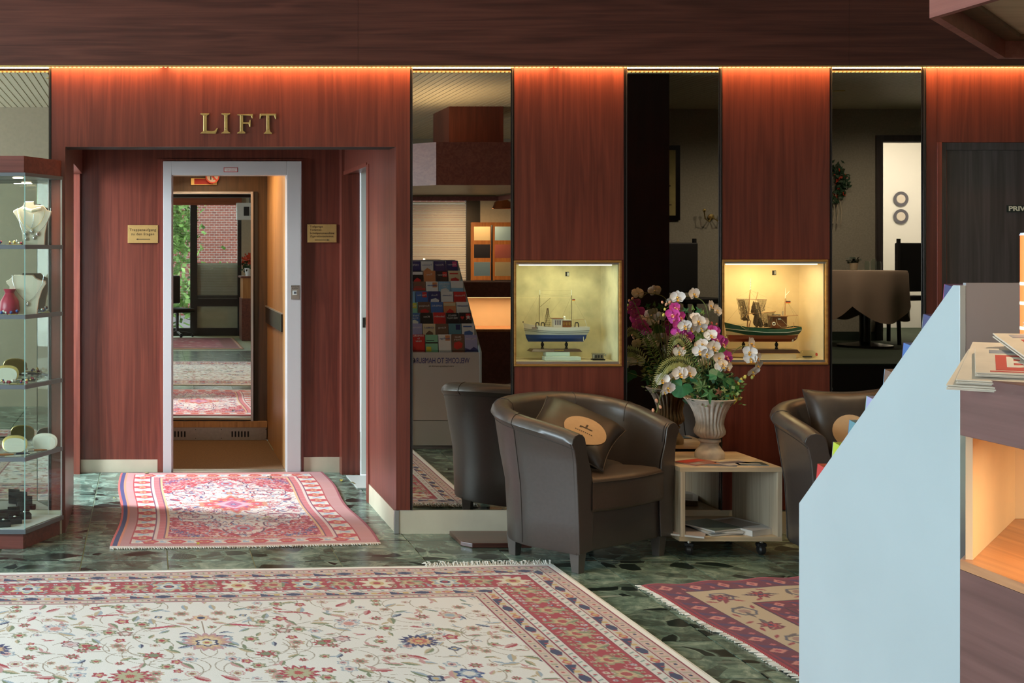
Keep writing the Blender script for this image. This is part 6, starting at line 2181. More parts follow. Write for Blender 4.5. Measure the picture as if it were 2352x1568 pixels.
for a in ([(428, 500), (240, 605)], [(428, 500), (650, 600)], [(500, 690), (725, 742)], [(428, 520), (520, 640)], [(893, 620), (780, 700)], [(894, 600), (1010, 830)], [(893, 620), (1050, 835)],
          [(90, 930), (300, 960), (390, 935)], [(100, 935), (420, 560)], [(1050, 835), (1005, 985)], [(245, 620), (245, 640)], [(893, 620), (830, 845)], [(650, 600), (640, 640)]):
    rg.tube([Q(*p) for p in a], 0.0006, 4)
tag(rg.build('rigging', rig, s2), kind='stuff')
net(Q, [(248, 625), (420, 628), (400, 905), (300, 890)], 16, 'hanging_net', s2, -.015, 0.0009)
net(Q, [(520, 628), (640, 630), (612, 770), (540, 790)], 12, 'hanging_net', s2, -.01, 0.0009)
net(Q, [(560, 815), (730, 785), (660, 985), (590, 985)], 16, 'hanging_net', s2, -.02, 0.0010, -.02)
net(Q, [(250, 625), (330, 625), (400, 905), (320, 905)], 14, 'hanging_net', s2, -.025, 0.0009, -.012)
nb = MB()
rnd = random.Random(4)
for (cx_, cy_, rx, ry) in ((472, 742, 36, 95), (512, 872, 56, 122), (560, 930, 40, 66), (640, 962, 46, 26), (350, 878, 42, 26)):
    ring = []
    for i in range(9):
        t_ = i / 8
        rr = (max(.03, t_) ** .75) * (1 - t_ ** 7) + .02
        ring.append([Q(cx_ + rx * rr * math.cos(q) + rnd.uniform(-4, 4), cy_ - ry + 2 * ry * t_, 0.035 * rr * math.sin(q)) for q in [2 * PI * j / 14 for j in range(14)]])
    nb.loft(ring)
net(Q, [(440, 660), (500, 660), (590, 990), (450, 990)], 14, 'hanging_net', s2, -.02, 0.0009, -.032)
nb.build('bundled_net', mat('net_bundle', (0.075, 0.050, 0.028), 0.95, noise=0.5, nscale=160, bump=0.8), s2, smooth=True)
wh = box_at(Q, 690, 885, 850, 1000, 0.026, brown, 'wheelhouse', s2)
box_at(Q, 680, 892, 838, 852, 0.031, mast_w, 'wheelhouse_roof', s2)
box_at(lambda x, y: Q(x, y, -.0265), 765, 800, 872, 892, 0.001, w_ship, 'board', wh, 0)
lb = Q(708, 945, -.028)
rgm = [(lb + Vector((.008 * math.cos(a), 0, .008 * math.sin(a)))) for a in [2 * PI * k / 16 for k in range(17)]]
MB().tube(rgm, 0.0028, 8).build('lifebuoy', w_ship, s2, smooth=True)
MB().tube([Q(735, 880, -.03), Q(750, 950, -.032), Q(800, 990, -.034), Q(890, 985, -.034)], 0.0016, 6).build('hose', rig, s2, smooth=True)
MB().tube([Q(800, 880, -.03), Q(860, 940, -.03), Q(930, 1000, -.034)], 0.0016, 6).build('hose', rig, s2, smooth=True)
MB().tube([Q(858, 838), Q(862, 780)], 0.003, 8).build('stove_pipe', M['steel'], s2)
for a in (745, 800):
    box_at(Q, a - 14, a + 16, 822, 838, 0.012, M['shelf_metal'], 'deck_box', s2)
MB().tube([Q(250, 975, -.045), Q(300, 1012, -.056), Q(345, 1010, -.056)], 0.0011, 6).build('mooring_line', rig, s2)
pr_ = Q(965, 1140, -.004)
for k in range(3):
    a = k * 2 * PI / 3 + .4
    MB().sheet([[pr_ + Vector((.004 * math.cos(a), -.02, .004 * math.sin(a))), pr_ + Vector((.019 * math.cos(a - .4), -.024, .019 * math.sin(a - .4)))], [pr_ + Vector((.004 * math.cos(a + .5), -.021, .004 * math.sin(a + .5))), pr_ + Vector((.019 * math.cos(a + .4), -.018, .019 * math.sin(a + .4)))]]).build('propeller_blade', w_ship, s2)
flag(Q, 900, 645, 62, 34, s2)
MB().tube([Q(1000, 990), Q(1006, 930)], 0.0012, 6).build('ensign_staff', mast_w, s2)
stand(Q, (335, 775), 1187, 1285, 110, 1045, 1285, 1332, s2, D1)
for a0, a1, d_, lab in ((610, 955, -.07, 'white name card under the green fishing boat'), (430, 600, -.08, 'small white card left of the name card in the right show case')):
    p, q = Q(a0, 1400, d_), Q(a1, 1342, d_)
    tag(MB().box(p.x, q.x, p.y, p.y + .003, zc2 + .0004, q.z).build('name_card', M['cream_paint']), lab, 'card', 'cards in the right show case')
bt = empty('ship_bottle', (Q(1150, 1398, -.06).x, D1 - .06, zc2 + 0.001), 0, 'glass bottle with a red stopper lying in the right show case', 'bottle')
bpf = [(0.0001, -.055), (.020, -.053), (.0235, -.045), (.0235, .012), (.016, .026), (.0085, .034), (.0085, .052), (.0001, .052)]
MB().lathe(bpf, 20).xf(Matrix.Rotation(PI / 2, 4, 'Y')).build('bottle_glass', M['glass'], bt, loc=(0, 0, .0235), smooth=True)
MB().box(-.038, .006, -.012, .012, .006, .014).build('little_ship', M['black_matt'], bt, bevel=.002)
MB().tube([(.0345, 0, .0235), (.050, 0, .0235)], .0095, 12).build('wax_seal', mat('wax_red', (0.5, 0.02, 0.015), .4), bt)

# ================================================================== VASE AND FLOWERS
VD = 6.775
VX = px(1630, VD)
VZ = TZ1 + 0.0006
urn = empty('vase', (VX, VD, VZ), 0, 'pale fluted stone urn with flowers on the side table', 'vase')
u_ = VD / F
stone = mat('weathered_stone', (0.46, 0.40, 0.33), 0.85, noise=0.18, nscale=25, bump=0.6)
MB().lathe([(0.0001, 0), (32 * u_, 0), (32.5 * u_, 10 * u_), (30 * u_, 16 * u_), (28 * u_, 18 * u_), (24 * u_, 24 * u_)], 40).build('foot', stone, urn, smooth=True, angle=35)
MB().lathe([(24 * u_, 24 * u_), (20 * u_, 30 * u_), (20 * u_, 36 * u_), (24 * u_, 38 * u_), (24 * u_, 43 * u_), (20 * u_, 45 * u_)], 40).build('stem', stone, urn, smooth=True, angle=35)
MB().lathe([(19 * u_, 45 * u_, .05), (26 * u_, 49 * u_, .10), (32 * u_, 56 * u_, .12), (33 * u_, 63 * u_, .12), (30 * u_, 71 * u_, .12), (28.5 * u_, 79 * u_, .12), (30 * u_, 90 * u_, .12), (34 * u_, 104 * u_, .12), (40 * u_, 117 * u_, .11), (47 * u_, 127 * u_, .08),
            (54 * u_, 133.5 * u_, .0), (56 * u_, 136 * u_, 0), (54 * u_, 138 * u_, 0), (46 * u_, 130 * u_, 0), (30 * u_, 110 * u_, 0), (26 * u_, 90 * u_, 0), (0.0001, 88 * u_, 0)], 96, flute=24).build('fluted_body', stone, urn, smooth=True, angle=60)
MB().lathe([(0.0001, 120 * u_), (36 * u_, 120 * u_)], 24).build('moss', mat('dry_moss', (0.05, 0.06, 0.02), 1.0, noise=.4), urn)

pet_w = mat('white_petal', (0.80, 0.77, 0.74), 0.6)
pet_m = mat('magenta_petal', (0.58, 0.06, 0.36), 0.55, noise=0.25, nscale=40)
pet_c = mat('cream_petal', (0.72, 0.60, 0.46), 0.6)
lip_y = mat('yellow_lip', (0.72, 0.40, 0.05), 0.5)
lip_p = mat('pink_lip', (0.80, 0.34, 0.40), 0.5)
lf_g = mat('ivy_green', (0.028, 0.145, 0.055), 0.45, noise=0.25, nscale=30)
lf_l = mat('leaf_light_green', (0.14, 0.27, 0.065), 0.5, noise=0.3, nscale=30)
lf_o = mat('fern_olive', (0.27, 0.30, 0.10), 0.55, noise=0.25, nscale=40)
stem_g = mat('stem_green', (0.12, 0.15, 0.04), 0.5)
bud_p = mat('peach_bud', (0.62, 0.32, 0.20), 0.5)
bud_y = mat('yellow_bud', (0.52, 0.50, 0.12), 0.5)


def petal(mb, ang, ln, wd, lift, mat_i, cup=0.25, base=0.10):
    rows = []
    for i in range(8):
        t = i / 7
        r = ln * (base + (1 - base) * t)
        w = wd * (math.sin(PI * (0.12 + 0.80 * t)) ** 0.75)
        row = []
        for j in (-1, -0.5, 0, 0.5, 1):
            x, y = j * w / 2, r
            z = lift * ln * t * t + cup * wd * (j * j) * 0.35 * (1 - 0.4 * t)
            row.append((x * math.cos(ang) - y * math.sin(ang), x * math.sin(ang) + y * math.cos(ang), z))
        rows.append(row)
    mb.sheet(rows, mat_i)


def orchid_mesh(name, m1, m2, m3):
    """Faces +Z; about 7 cm across."""
    mb = MB()
    petal(mb, 0.0, 0.034, 0.026, 0.10, 0)
    petal(mb, 2.25, 0.033, 0.024, 0.12, 0)
    petal(mb, -2.25, 0.033, 0.024, 0.12, 0)
    mb.v = [(p[0], p[1], p[2] - 0.0015) for p in mb.v]
    petal(mb, 1.25, 0.038, 0.044, 0.16, 0)
    petal(mb, -1.25, 0.038, 0.044, 0.16, 0)
    k = len(mb.v)
    petal(mb, PI, 0.020, 0.016, 0.75, 1, 1.2)
    mb.ball((0, -0.002, 0.005), 0.0055, 8, 1, 1.3)
    petal(mb, 2.6, 0.012, 0.010, 0.9, 2, 1.0)
    petal(mb, -2.6, 0.012, 0.010, 0.9, 2, 1.0)
    o = mb.build(name, [m1, m2, m3], smooth=True, angle=60)
    return o


def bud_mesh(name, m_):
    return MB().ball((0, 0, 0), 0.009, 8, 0, 1.45).build(name, m_, smooth=True)


proto_done = {}


def put(kind, builder, loc, rot, scale, parent):
    if kind not in proto_done:
        o = builder()
        proto_done[kind] = o
        o.parent = parent
    else:
        o = proto_done[kind].copy()
        COL.objects.link(o)
        o.parent = parent
    o.location, o.rotation_euler = loc, rot
    o.scale = (scale, scale, scale)
    return o


rf = random.Random(77)
MOUTH = Vector((VX, VD, VZ + 122 * u_))


def look_rot(d, spin):
    z = Vector(d).normalized()
    q = z.to_track_quat('Z', 'Y')
    return (q.to_matrix() @ Matrix.Rotation(spin, 3, 'Z')).to_euler()


def spray(name, kind, flowers, via, buds, label, cat, group, budm):
    root = empty(name, tuple(MOUTH), 0, label, cat, group)
    base = Vector((rf.uniform(-.03, .03), rf.uniform(-.03, .03), 0))
    pts = [base] + [at(x, y, VD + d) - MOUTH for x, y, d in via]
    # smooth curve through the points
    sm = []
    for i in range(len(pts) - 1):
        p0, p1, p2, p3 = pts[max(i - 1, 0)], pts[i], pts[i + 1], pts[min(i + 2, len(pts) - 1)]
        for k in range(6):
            t = k / 6
            sm.append(0.5 * ((2 * p1) + (p2 - p0) * t + (2 * p0 - 5 * p1 + 4 * p2 - p3) * t * t + (3 * p1 - p0 - 3 * p2 + p3) * t ** 3))
    sm.append(pts[-1])
    MB().tube(sm, 0.0024, 6).build('stem', stem_g, root, smooth=True)
    mats = {'white': (pet_w, lip_y, pet_c), 'magenta': (pet_m, lip_p, lip_y), 'cream': (pet_c, lip_y, pet_w)}[kind]
    for (x, y, d, s, dirx, dirz, spin) in flowers:
        p = at(x, y, VD + d) - MOUTH
        dr = Vector((dirx, -1.0, dirz))
        put('orchid_' + kind, lambda: orchid_mesh('orchid_flower', *mats), tuple(p), look_rot(dr, spin), s, root)
        n = min(sm, key=lambda q: (q - p).length)
        if (n - p).length > 0.006:
            MB().tube([n, (n + p) / 2 + Vector((0, 0, .006)), p + Vector((0, .004, 0))], 0.0013, 5).build('flower_stalk', stem_g, root)
    for (x, y, d, s) in buds:
        p = at(x, y, VD + d) - MOUTH
        put('bud_' + budm.name, lambda: bud_mesh('bud', budm), tuple(p), (rf.uniform(-.6, .6), rf.uniform(-.6, .6), 0), s, root)
        n = min(sm, key=lambda q: (q - p).length)
        if (n - p).length > 0.004:
            MB().tube([n, p], 0.0010, 5).build('bud_stalk', stem_g, root)
    return root


G = 'orchid sprays in the stone urn'
spray('orchid_spray', 'white', [(1556, 682, -.01, 1.06, -.2, -.1, 0), (1593, 675, 0, 1.0, .3, .1, .2), (1631, 702, .01, .9, .9, .1, .3), (1646, 713, .0, 1.0, .7, .2, -.5)],
      [(1636, 860, .0), (1630, 780, .0), (1627, 725, .01), (1612, 690, .01), (1575, 680, .0)], [(1524, 723, 0, .8), (1527, 710, 0, .7)], 'tallest white orchid spray arching to the left at the top of the bouquet', 'flower', G, bud_y)
spray('orchid_spray', 'white', [(1572, 748, -.05, 1.0, -.1, -.1, .2), (1587, 753, -.04, .95, .3, -.3, 0), (1603, 738, -.05, 1.12, .2, .2, -.1), (1616, 741, -.03, .95, .5, .1, .1), (1596, 728, -.02, .8, 0, .6, .2), (1610, 753, -.05, .9, .1, -.4, .3)],
      [(1628, 850, -.03), (1622, 790, -.04), (1605, 750, -.03), (1580, 742, -.03)], [], 'white orchid cluster in the middle of the bouquet', 'flower', G, bud_y)
spray('orchid_spray', 'white', [(1607, 806, -.08, 1.05, -.3, -.1, .1), (1623, 812, -.09, .95, .1, -.2, -.2), (1638, 797, -.07, 1.1, .2, .1, 0), (1632, 770, -.05, .95, -.2, .3, .3), (1650, 822, -.06, 1.0, .3, .1, .2), (1656, 840, -.07, 1.0, -.1, .2, .6), (1669, 843, -.06, .9, .4, 0, 0), (1612, 790, -.06, .9, 0, .2, .2)],
      [(1640, 870, -.05), (1640, 835, -.06), (1630, 800, -.06), (1622, 775, -.05)], [], 'white orchid cluster at the heart of the bouquet, above the green leaves', 'flower', G, bud_y)
spray('orchid_spray', 'white', [(1724, 789, -.02, 1.05, .9, .2, .2), (1722, 808, -.03, 1.0, -.3, 0, -.2), (1724, 823, -.03, .95, -.5, -.2, .2), (1738, 822, -.02, 1.0, .8, -.1, .1), (1740, 840, -.02, .95, .7, -.4, .4), (1729, 853, -.03, 1.0, .3, -.7, .2)],
      [(1660, 850, -.02), (1682, 812, -.02), (1704, 795, -.02), (1722, 800, -.01), (1735, 825, -.01), (1732, 850, -.01), (1708, 865, -.01), (1690, 873, -.01)], [(1702, 872, -.02, 1.0), (1711, 866, -.02, 1.05), (1728, 866, -.02, .95), (1696, 881, -.02, .8)], 'white orchid spray drooping at the right of the bouquet with yellow buds', 'flower', G, bud_y)
spray('orchid_spray', 'white', [(1521, 872, -.10, 1.05, -.3, .1, .1), (1534, 890, -.11, 1.05, .2, -.2, -.2), (1561, 858, -.10, 1.15, 0, .1, .1), (1582, 856, -.09, 1.15, .3, .1, -.1), (1546, 866, -.08, .8, 0, .2, .2), (1526, 900, -.10, .6, 0, -.3, .2)],
      [(1605, 875, -.08), (1570, 862, -.09), (1530, 880, -.10), (1518, 905, -.10), (1513, 930, -.10), (1506, 950, -.10)], [(1508, 920, -.10, .95), (1516, 934, -.10, .95), (1500, 942, -.10, .9), (1507, 953, -.10, .7)], 'white orchid spray hanging low at the left with peach buds', 'flower', G, bud_p)
spray('orchid_spray', 'magenta', [(1544, 722, -.02, 1.0, -.2, .1, 0), (1549, 707, -.01, .9, .1, .4, .4), (1561, 728, -.02, .95, .4, 0, .3), (1557, 747, -.03, .95, .1, -.1, -.2), (1556, 762, -.02, .9, -.5, -.1, .2), (1574, 766, -.03, 1.0, .2, -.2, .1), (1583, 777, -.03, .85, .5, -.3, .3), (1568, 760, -.02, .9, 0, .1, .5), (1549, 734, -.02, .8, -.6, 0, .1)],
      [(1612, 850, -.0), (1590, 790, -.01), (1565, 755, -.0), (1550, 720, .0), (1540, 700, .0)], [(1530, 699, 0, .8), (1538, 694, 0, .8), (1521, 694, 0, .7)], 'magenta orchid spray at the upper left of the bouquet', 'flower', G, bud_p)
spray('orchid_spray', 'magenta', [(1640, 762, -.02, 1.0, .3, .1, .1), (1647, 779, -.03, 1.0, 0, 0, -.2), (1659, 788, -.03, 1.0, .5, -.2, .2), (1634, 757, -.02, .8, -.5, .3, 0)],
      [(1650, 860, .0), (1655, 810, .0), (1645, 770, .0), (1634, 745, .0)], [(1635, 742, -.01, .75), (1646, 744, -.01, .65), (1631, 751, -.01, .7)], 'magenta orchid spray right of the middle of the bouquet with red buds', 'flower', G, mat('red_bud', (0.5, 0.12, 0.08), .5))
spray('orchid_spray', 'magenta', [(1668, 818, -.03, .95, .4, .1, 0), (1672, 826, -.03, .7, .2, -.3, .4)], [(1655, 870, -.02), (1666, 830, -.02)], [], 'single magenta orchid low at the right of the bouquet', 'flower', G, bud_p)
spray('orchid_spray', 'cream', [(1560, 808, -.03, .9, -.3, .1, 0), (1604, 792, -.02, .8, .2, .2, .3), (1660, 835, -.08, .7, 0, .3, 0)], [(1615, 870, -.02), (1590, 825, -.03), (1560, 812, -.02)], [(1551, 787, -.04, .6), (1558, 794, -.05, .7), (1570, 800, -.05, .7)], 'faded cream orchid half hidden in the bouquet foliage', 'flower', G, bud_p)


def lobed_leaf(name, lobes, r, m_, rot, loc, parent, fold=0.25):
    pts = []
    if lobes is IVY:
        fine = []
        for i in range(len(lobes) - 1):
            for k in range(4):
                t = k / 4
                s_ = t * t * (3 - 2 * t)
                fine.append((lobes[i][0] * (1 - t) + lobes[i + 1][0] * t, lobes[i][1] * (1 - s_) + lobes[i + 1][1] * s_))
        lobes = fine + [lobes[-1]]
    n = len(lobes)
    for (a, l) in lobes:
        pts.append((r * l * math.sin(a), r * l * math.cos(a), -0.25 * r * l * l + fold * 0.1 * r * abs(math.sin(a * 2))))
    mb = MB()
    mb.add([(0, 0, 0.0)] + pts, [(0, i + 1, i + 2) for i in range(n - 1)])
    o = mb.build(name, m_, parent, loc=loc, rot=rot)
    return o


def star_lobes(k, inner=.45):
    out = []
    for i in range(k):
        a = -2.3 + 4.6 * i / (k - 1)
        l = 1 - 0.35 * abs(a) / 2.3
        out += [(a - 2.3 / k, inner * l), (a - .10, l * .82), (a, l), (a + .10, l * .82)]
    out.append((2.3 + .3, inner * .6))
    return [(-2.7, .2)] + out


IVY = [(-2.8, .35), (-2.2, .75), (-1.7, .95), (-1.3, .78), (-.9, .80), (-.45, .95), (0, 1.0), (.45, .95), (.9, .80), (1.3, .78), (1.7, .95), (2.2, .75), (2.8, .35)]


def leaf_sprig(label, leaves, group='leaf sprigs in the stone urn'):
    root = empty('leaf_sprig', tuple(MOUTH), 0, label, 'leaf sprig', group)
    for (x, y, d, r, kind, m_, spin, dx, dz) in leaves:
        p = at(x, y, VD + d) - MOUTH
        lob = IVY if kind == 'ivy' else star_lobes(kind)
        lobed_leaf('leaf', lob, r, m_, look_rot((dx, -1, dz), spin), tuple(p), root)
        MB().tube([Vector((rf.uniform(-.04, .04), rf.uniform(-.03, .03), -.005)), p * .5 + Vector((0, 0, .02)), p + Vector((0, .003, 0))], 0.0016, 5).build('stalk', stem_g, root)


leaf_sprig('large dark ivy leaf low at the left of the bouquet', [(1566, 886, -.115, .066, 'ivy', lf_g, 2.6, -.2, .25)])
leaf_sprig('palmate green leaf hanging over the rim of the stone urn', [(1628, 902, -.14, .062, 5, mat('maple_green', (0.035, 0.15, 0.05), .5), PI, .1, .45)])
leaf_sprig('star-shaped green leaves in the lower middle of the bouquet', [(1612, 888, -.10, .062, 7, mat('star_green', (0.06, 0.15, 0.045), .5, noise=.2), .2, 0, .35), (1640, 868, -.09, .058, 7, lf_g, -.5, .2, .5), (1600, 868, -.07, .05, 7, lf_g, .8, -.3, .4)])
leaf_sprig('broad green leaves at the right of the bouquet', [(1660, 872, -.08, .060, 'ivy', lf_g, -.7, .4, .45), (1680, 884, -.07, .055, 'ivy', lf_g, -1.4, .5, .4), (1694, 895, -.05, .052, 7, mat('bright_green', (0.05, 0.22, 0.04), .5), -1.6, .6, .2), (1668, 908, -.09, .045, 5, lf_l, -2.2, .3, .3), (1657, 806, -.04, .038, 'ivy', mat('fresh_green', (0.07, 0.26, 0.04), .5), .2, .3, .2), (1646, 862, -.10, .045, 'ivy', lf_g, .3, 0, .5)])
leaf_sprig('small leaves and yellow florets at the right rim of the urn', [(1690, 915, -.07, .035, 3, mat('yellow_floret', (0.50, 0.45, 0.06), .6), 2.8, .3, .2), (1680, 900, -.08, .04, 5, lf_l, -2.0, .3, .3), (1652, 898, -.10, .035, 5, mat('rust_leaf', (0.18, 0.08, 0.05), .6), 2.2, .2, .3), (1664, 893, -.09, .03, 5, lf_o, 2.0, 0, .3)])
leaf_sprig('little green leaves above the middle of the bouquet', [(1574, 714, 0, .030, 5, lf_g, -.8, -.2, .2), (1607, 715, 0, .032, 5, lf_g, .5, .1, .2), (1614, 718, 0, .026, 5, lf_l, -.6, .2, .4), (1592, 708, 0, .022, 3, lf_l, 0, 0, .2), (1600, 765, -.02, .04, 7, lf_o, .5, 0, .2), (1623, 760, -.02, .035, 5, lf_o, -.5, .2, .2), (1610, 775, -.02, .04, 'ivy', lf_l, .4, .2, .2)])


def fern(label, pts, w, m_):
    root = empty('fern_frond', tuple(MOUTH), 0, label, 'fern', 'fern fronds in the stone urn')
    P = [Vector((rf.uniform(-.02, .02), 0, 0))] + [at(x, y, VD + d) - MOUTH for x, y, d in pts]
    sm = []
    for i in range(len(P) - 1):
        p0, p1, p2, p3 = P[max(i - 1, 0)], P[i], P[i + 1], P[min(i + 2, len(P) - 1)]
        for k in range(9):
            t = k / 9
            sm.append(0.5 * ((2 * p1) + (p2 - p0) * t + (2 * p0 - 5 * p1 + 4 * p2 - p3) * t * t + (3 * p1 - p0 - 3 * p2 + p3) * t ** 3))
    MB().tube(sm, [0.0022 * (1 - .6 * i / len(sm)) for i in range(len(sm))], 5).build('rachis', stem_g, root, smooth=True)
    mb = MB()
    n = len(sm)
    for i in range(4, n - 1):
        t = (sm[min(i + 1, n - 1)] - sm[i - 1]).normalized()
        side = t.cross(Vector((0, -1, 0.25))).normalized()
        L = w * math.sin(PI * min(1, .18 + .82 * i / n)) ** .8
        for s in (-1, 1):
            tip = sm[i] + side * s * L + t * L * .55 + Vector((0, -.004, -.20 * L))
            mid = (sm[i] + tip) / 2 + Vector((0, -.003, 0))
            wv = t * L * .17
            mb.add([sm[i], mid - wv, tip, mid + wv], [(0, 1, 2, 3)])
    tag(mb.build('leaflets', m_, root), kind='stuff')


fern('long olive fern frond hanging over the left of the bouquet', [(1590, 850, -.06), (1562, 828, -.08), (1530, 838, -.10), (1508, 870, -.11), (1499, 905, -.11)], .040, lf_o)
fern('olive fern frond bending at the middle left of the bouquet', [(1590, 820, -.03), (1568, 778, -.05), (1545, 782, -.06), (1532, 822, -.07)], .034, lf_o)
fern('dark green fern frond above the left of the bouquet', [(1595, 840, .0), (1575, 790, .01), (1535, 765, .0)], .036, lf_l)
fern('fern frond standing behind the flowers at the right of the bouquet', [(1645, 850, .02), (1660, 800, .03), (1670, 765, .03)], .030, lf_o)
# low filling greenery
fl = MB()
for k in range(950):
    a, r0, hgt = rf.uniform(0, 2 * PI), min(.12, abs(rf.gauss(0, .062))), rf.uniform(0.0, .19)
    c = MOUTH + Vector((r0 * 1.25 * math.cos(a) + .015, r0 * math.sin(a), hgt * (1 - r0 * 2)))
    d = Vector((math.cos(a) + rf.uniform(-.6, .6), math.sin(a) + rf.uniform(-.6, .6) - .3, rf.uniform(-.2, 1.0))).normalized()
    l = rf.uniform(.016, .034)
    sd = d.cross(Vector((rf.uniform(-1, 1), rf.uniform(-1, 1), rf.uniform(-1, 1)))).normalized() * l * .36
    fl.add([c, c + d * l * .5 - sd, c + d * l, c + d * l * .5 + sd], [(0, 1, 2, 3)], k % 5)
tag(fl.build('filler_foliage', [lf_g, lf_l, lf_g, lf_o, mat('foliage_dark', (0.02, 0.06, 0.03), .6)]), 'dense small green foliage filling the mouth of the stone urn', 'foliage', kind='stuff')

# ================================================================== BROCHURE RACK (right foreground; its front shows in the mirror)
RX0, RX1 = px(1835, 3.52 * S), px(1835, 3.52 * S) + 0.565
RF, RB = 3.52 * S, 2.823 * S
RZ1, RZL = pz(655, RB), pz(1155, RF)
rack = empty('brochure_rack', (0, 0, 0), 0, 'white stepped brochure rack with slanted side panel in the right foreground', 'rack')
RT = RB + 0.028
prof = [(RB, 0.03), (RF, 0.03), (RF, RZL), (RT, RZ1), (RB, RZ1)]
for a, b in ((RX0, RX0 + 0.016), (RX1 - 0.016, RX1)):
    MB().prism(prof, a, b, 'x').build('side_panel', M['rack_white'], rack, bevel=0.0015)
MB().box(RX0 + 0.0165, RX1 - 0.0165, RB + 0.001, RB + 0.012, 0.03, RZ1 + 0.006).build('back_panel', M['rack_grey'], rack)
MB().box(RX0 + 0.0165, RX1 - 0.0165, RF - 0.016, RF - 0.004, 0.23, RZL).build('front_panel', mat('rack_front_grey', (0.50, 0.48, 0.47), 0.45), rack)
MB().box(RX0 + 0.0165, RX1 - 0.0165, RF - 0.016, RF - 0.004, 0.03, 0.226).build('kick_panel', mat('rack_kick_grey', (0.46, 0.48, 0.48), 0.45), rack)
MB().box(RX0, RX1, RB, RF - 0.02, 0.001, 0.03).build('plinth', M['rack_grey'], rack)
fc = (RX0 + RX1) / 2
t = text('lettering', 'WELCOME TO HAMBURG', M['ink_blue'], (2.345, RF - 0.0035, pz(829, 2 * DW - RF)), FACE_WALL, 0.062, rack, 0.0004, 'CENTER', 0.86)
t['fit'] = 0.458
text('lettering', 'www.hamburg-tourism.de', M['ink_black'], (2.35, RF - 0.0035, pz(841, 2 * DW - RF)), FACE_WALL, 0.018, rack, 0.0003, 'CENTER', 1.2, 1.3)['fit'] = 0.20
# a little bridge mark at the end of the lettering
mk = MB()
for k in range(3):
    mk.box(RX0 + 0.016 + k * 0.008, RX0 + 0.021 + k * 0.008, RF - 0.004, RF - 0.0032, pz(832, 2 * DW - RF), pz(827, 2 * DW - RF) + 0.006 * (k == 1))
mk.build('bridge_mark', M['ink_black'], rack)

PAL = {'white': (0.70, 0.70, 0.69), 'red': (0.52, 0.03, 0.03), 'blue': (0.05, 0.14, 0.40), 'navy': (0.03, 0.035, 0.14), 'teal': (0.10, 0.25, 0.30), 'green': (0.22, 0.50, 0.34), 'orange': (0.60, 0.24, 0.10),
       'yellow': (0.62, 0.55, 0.05), 'black': (0.02, 0.02, 0.022), 'purple': (0.12, 0.06, 0.24), 'sky': (0.22, 0.42, 0.62), 'pink': (0.62, 0.06, 0.22), 'sand': (0.60, 0.50, 0.32), 'brown': (0.16, 0.09, 0.06), 'lime': (0.45, 0.55, 0.04), 'grey': (0.35, 0.35, 0.36), 'lilac': (0.34, 0.34, 0.56)}
PM = {k: mat('cover_' + k, v, 0.3, coat=0.2) for k, v in PAL.items()}
pgm = mat('brochure_pages', (0.62, 0.62, 0.62), 0.8)
# rows from the lowest (front) to the topmost; columns from the camera's left (= the rack's own right) in the mirror order
ROWS = [
    ['red', 'green', 'white', 'brown', 'lilac'],
    ['lilac', 'sand', 'brown', 'teal', 'white'],
    ['blue', 'black', 'red', 'black', 'black'],
    ['green', 'brown', 'blue', 'orange', 'white'],
    ['sky', 'blue', 'navy', 'white', 'red'],
    ['purple', 'brown', 'white', 'sky', 'sky'],
    ['black', 'black', 'orange', 'black', 'sand'],
    ['pink', 'navy', 'white', 'navy', 'navy'],
]
ACC = {'red': ('white', 'red'), 'green': ('black', 'yellow'), 'white': ('blue', 'orange'), 'brown': ('red', 'white'), 'lilac': ('white', 'navy'), 'sand': ('red', 'brown'), 'teal': ('white', 'navy'), 'blue': ('white', 'red'), 'black': ('white', 'red'),
       'orange': ('sand', 'red'), 'sky': ('white', 'navy'), 'navy': ('white', 'pink'), 'purple': ('orange', 'white'), 'pink': ('white', 'blue')}
TXT = {(0, 0): 'HAMBURG\nfür\nKinder', (0, 2): 'Ausflüge', (0, 3): 'Boat\nTours', (0, 4): 'Maritim', (1, 1): 'CHILLI', (2, 0): 'Harbour\nCruises', (2, 2): 'Stadtrundfahrt', (2, 3): 'WENN DU\nMEER WILLST', (3, 2): 'HAMBURG', (5, 3): 'HAMBURG\nCARD', (1, 0): 'Hafenfahrt', (1, 2): 'König', (3, 0): 'Theater', (3, 1): 'Rundgang', (3, 4): 'Restaurant', (4, 0): 'Sylt', (4, 2): 'Rock', (5, 2): 'Museum', (6, 2): 'Tanz', (2, 1): 'Kiez', (4, 3): 'Hotels', (7, 2): 'Termine', (5, 0): 'Magie', (4, 1): 'Norden', (7, 0): 'Hamburg', (7, 1): 'HAFEN', (6, 3): 'Dinner', (4, 4): 'Musicals', (7, 3): 'Alster', (7, 4): 'Alster'}
ORD = ['lowest', 'second', 'third', 'fourth', 'fifth', 'sixth', 'seventh', 'topmost']
ORD2 = ['first', 'second', 'third', 'fourth', 'last']
wcol = 0.1055
SIDECOL = {0: 'red', 1: 'lime', 2: 'teal', 3: 'lilac', 4: 'brown', 5: 'blue', 6: 'navy', 7: 'navy'}
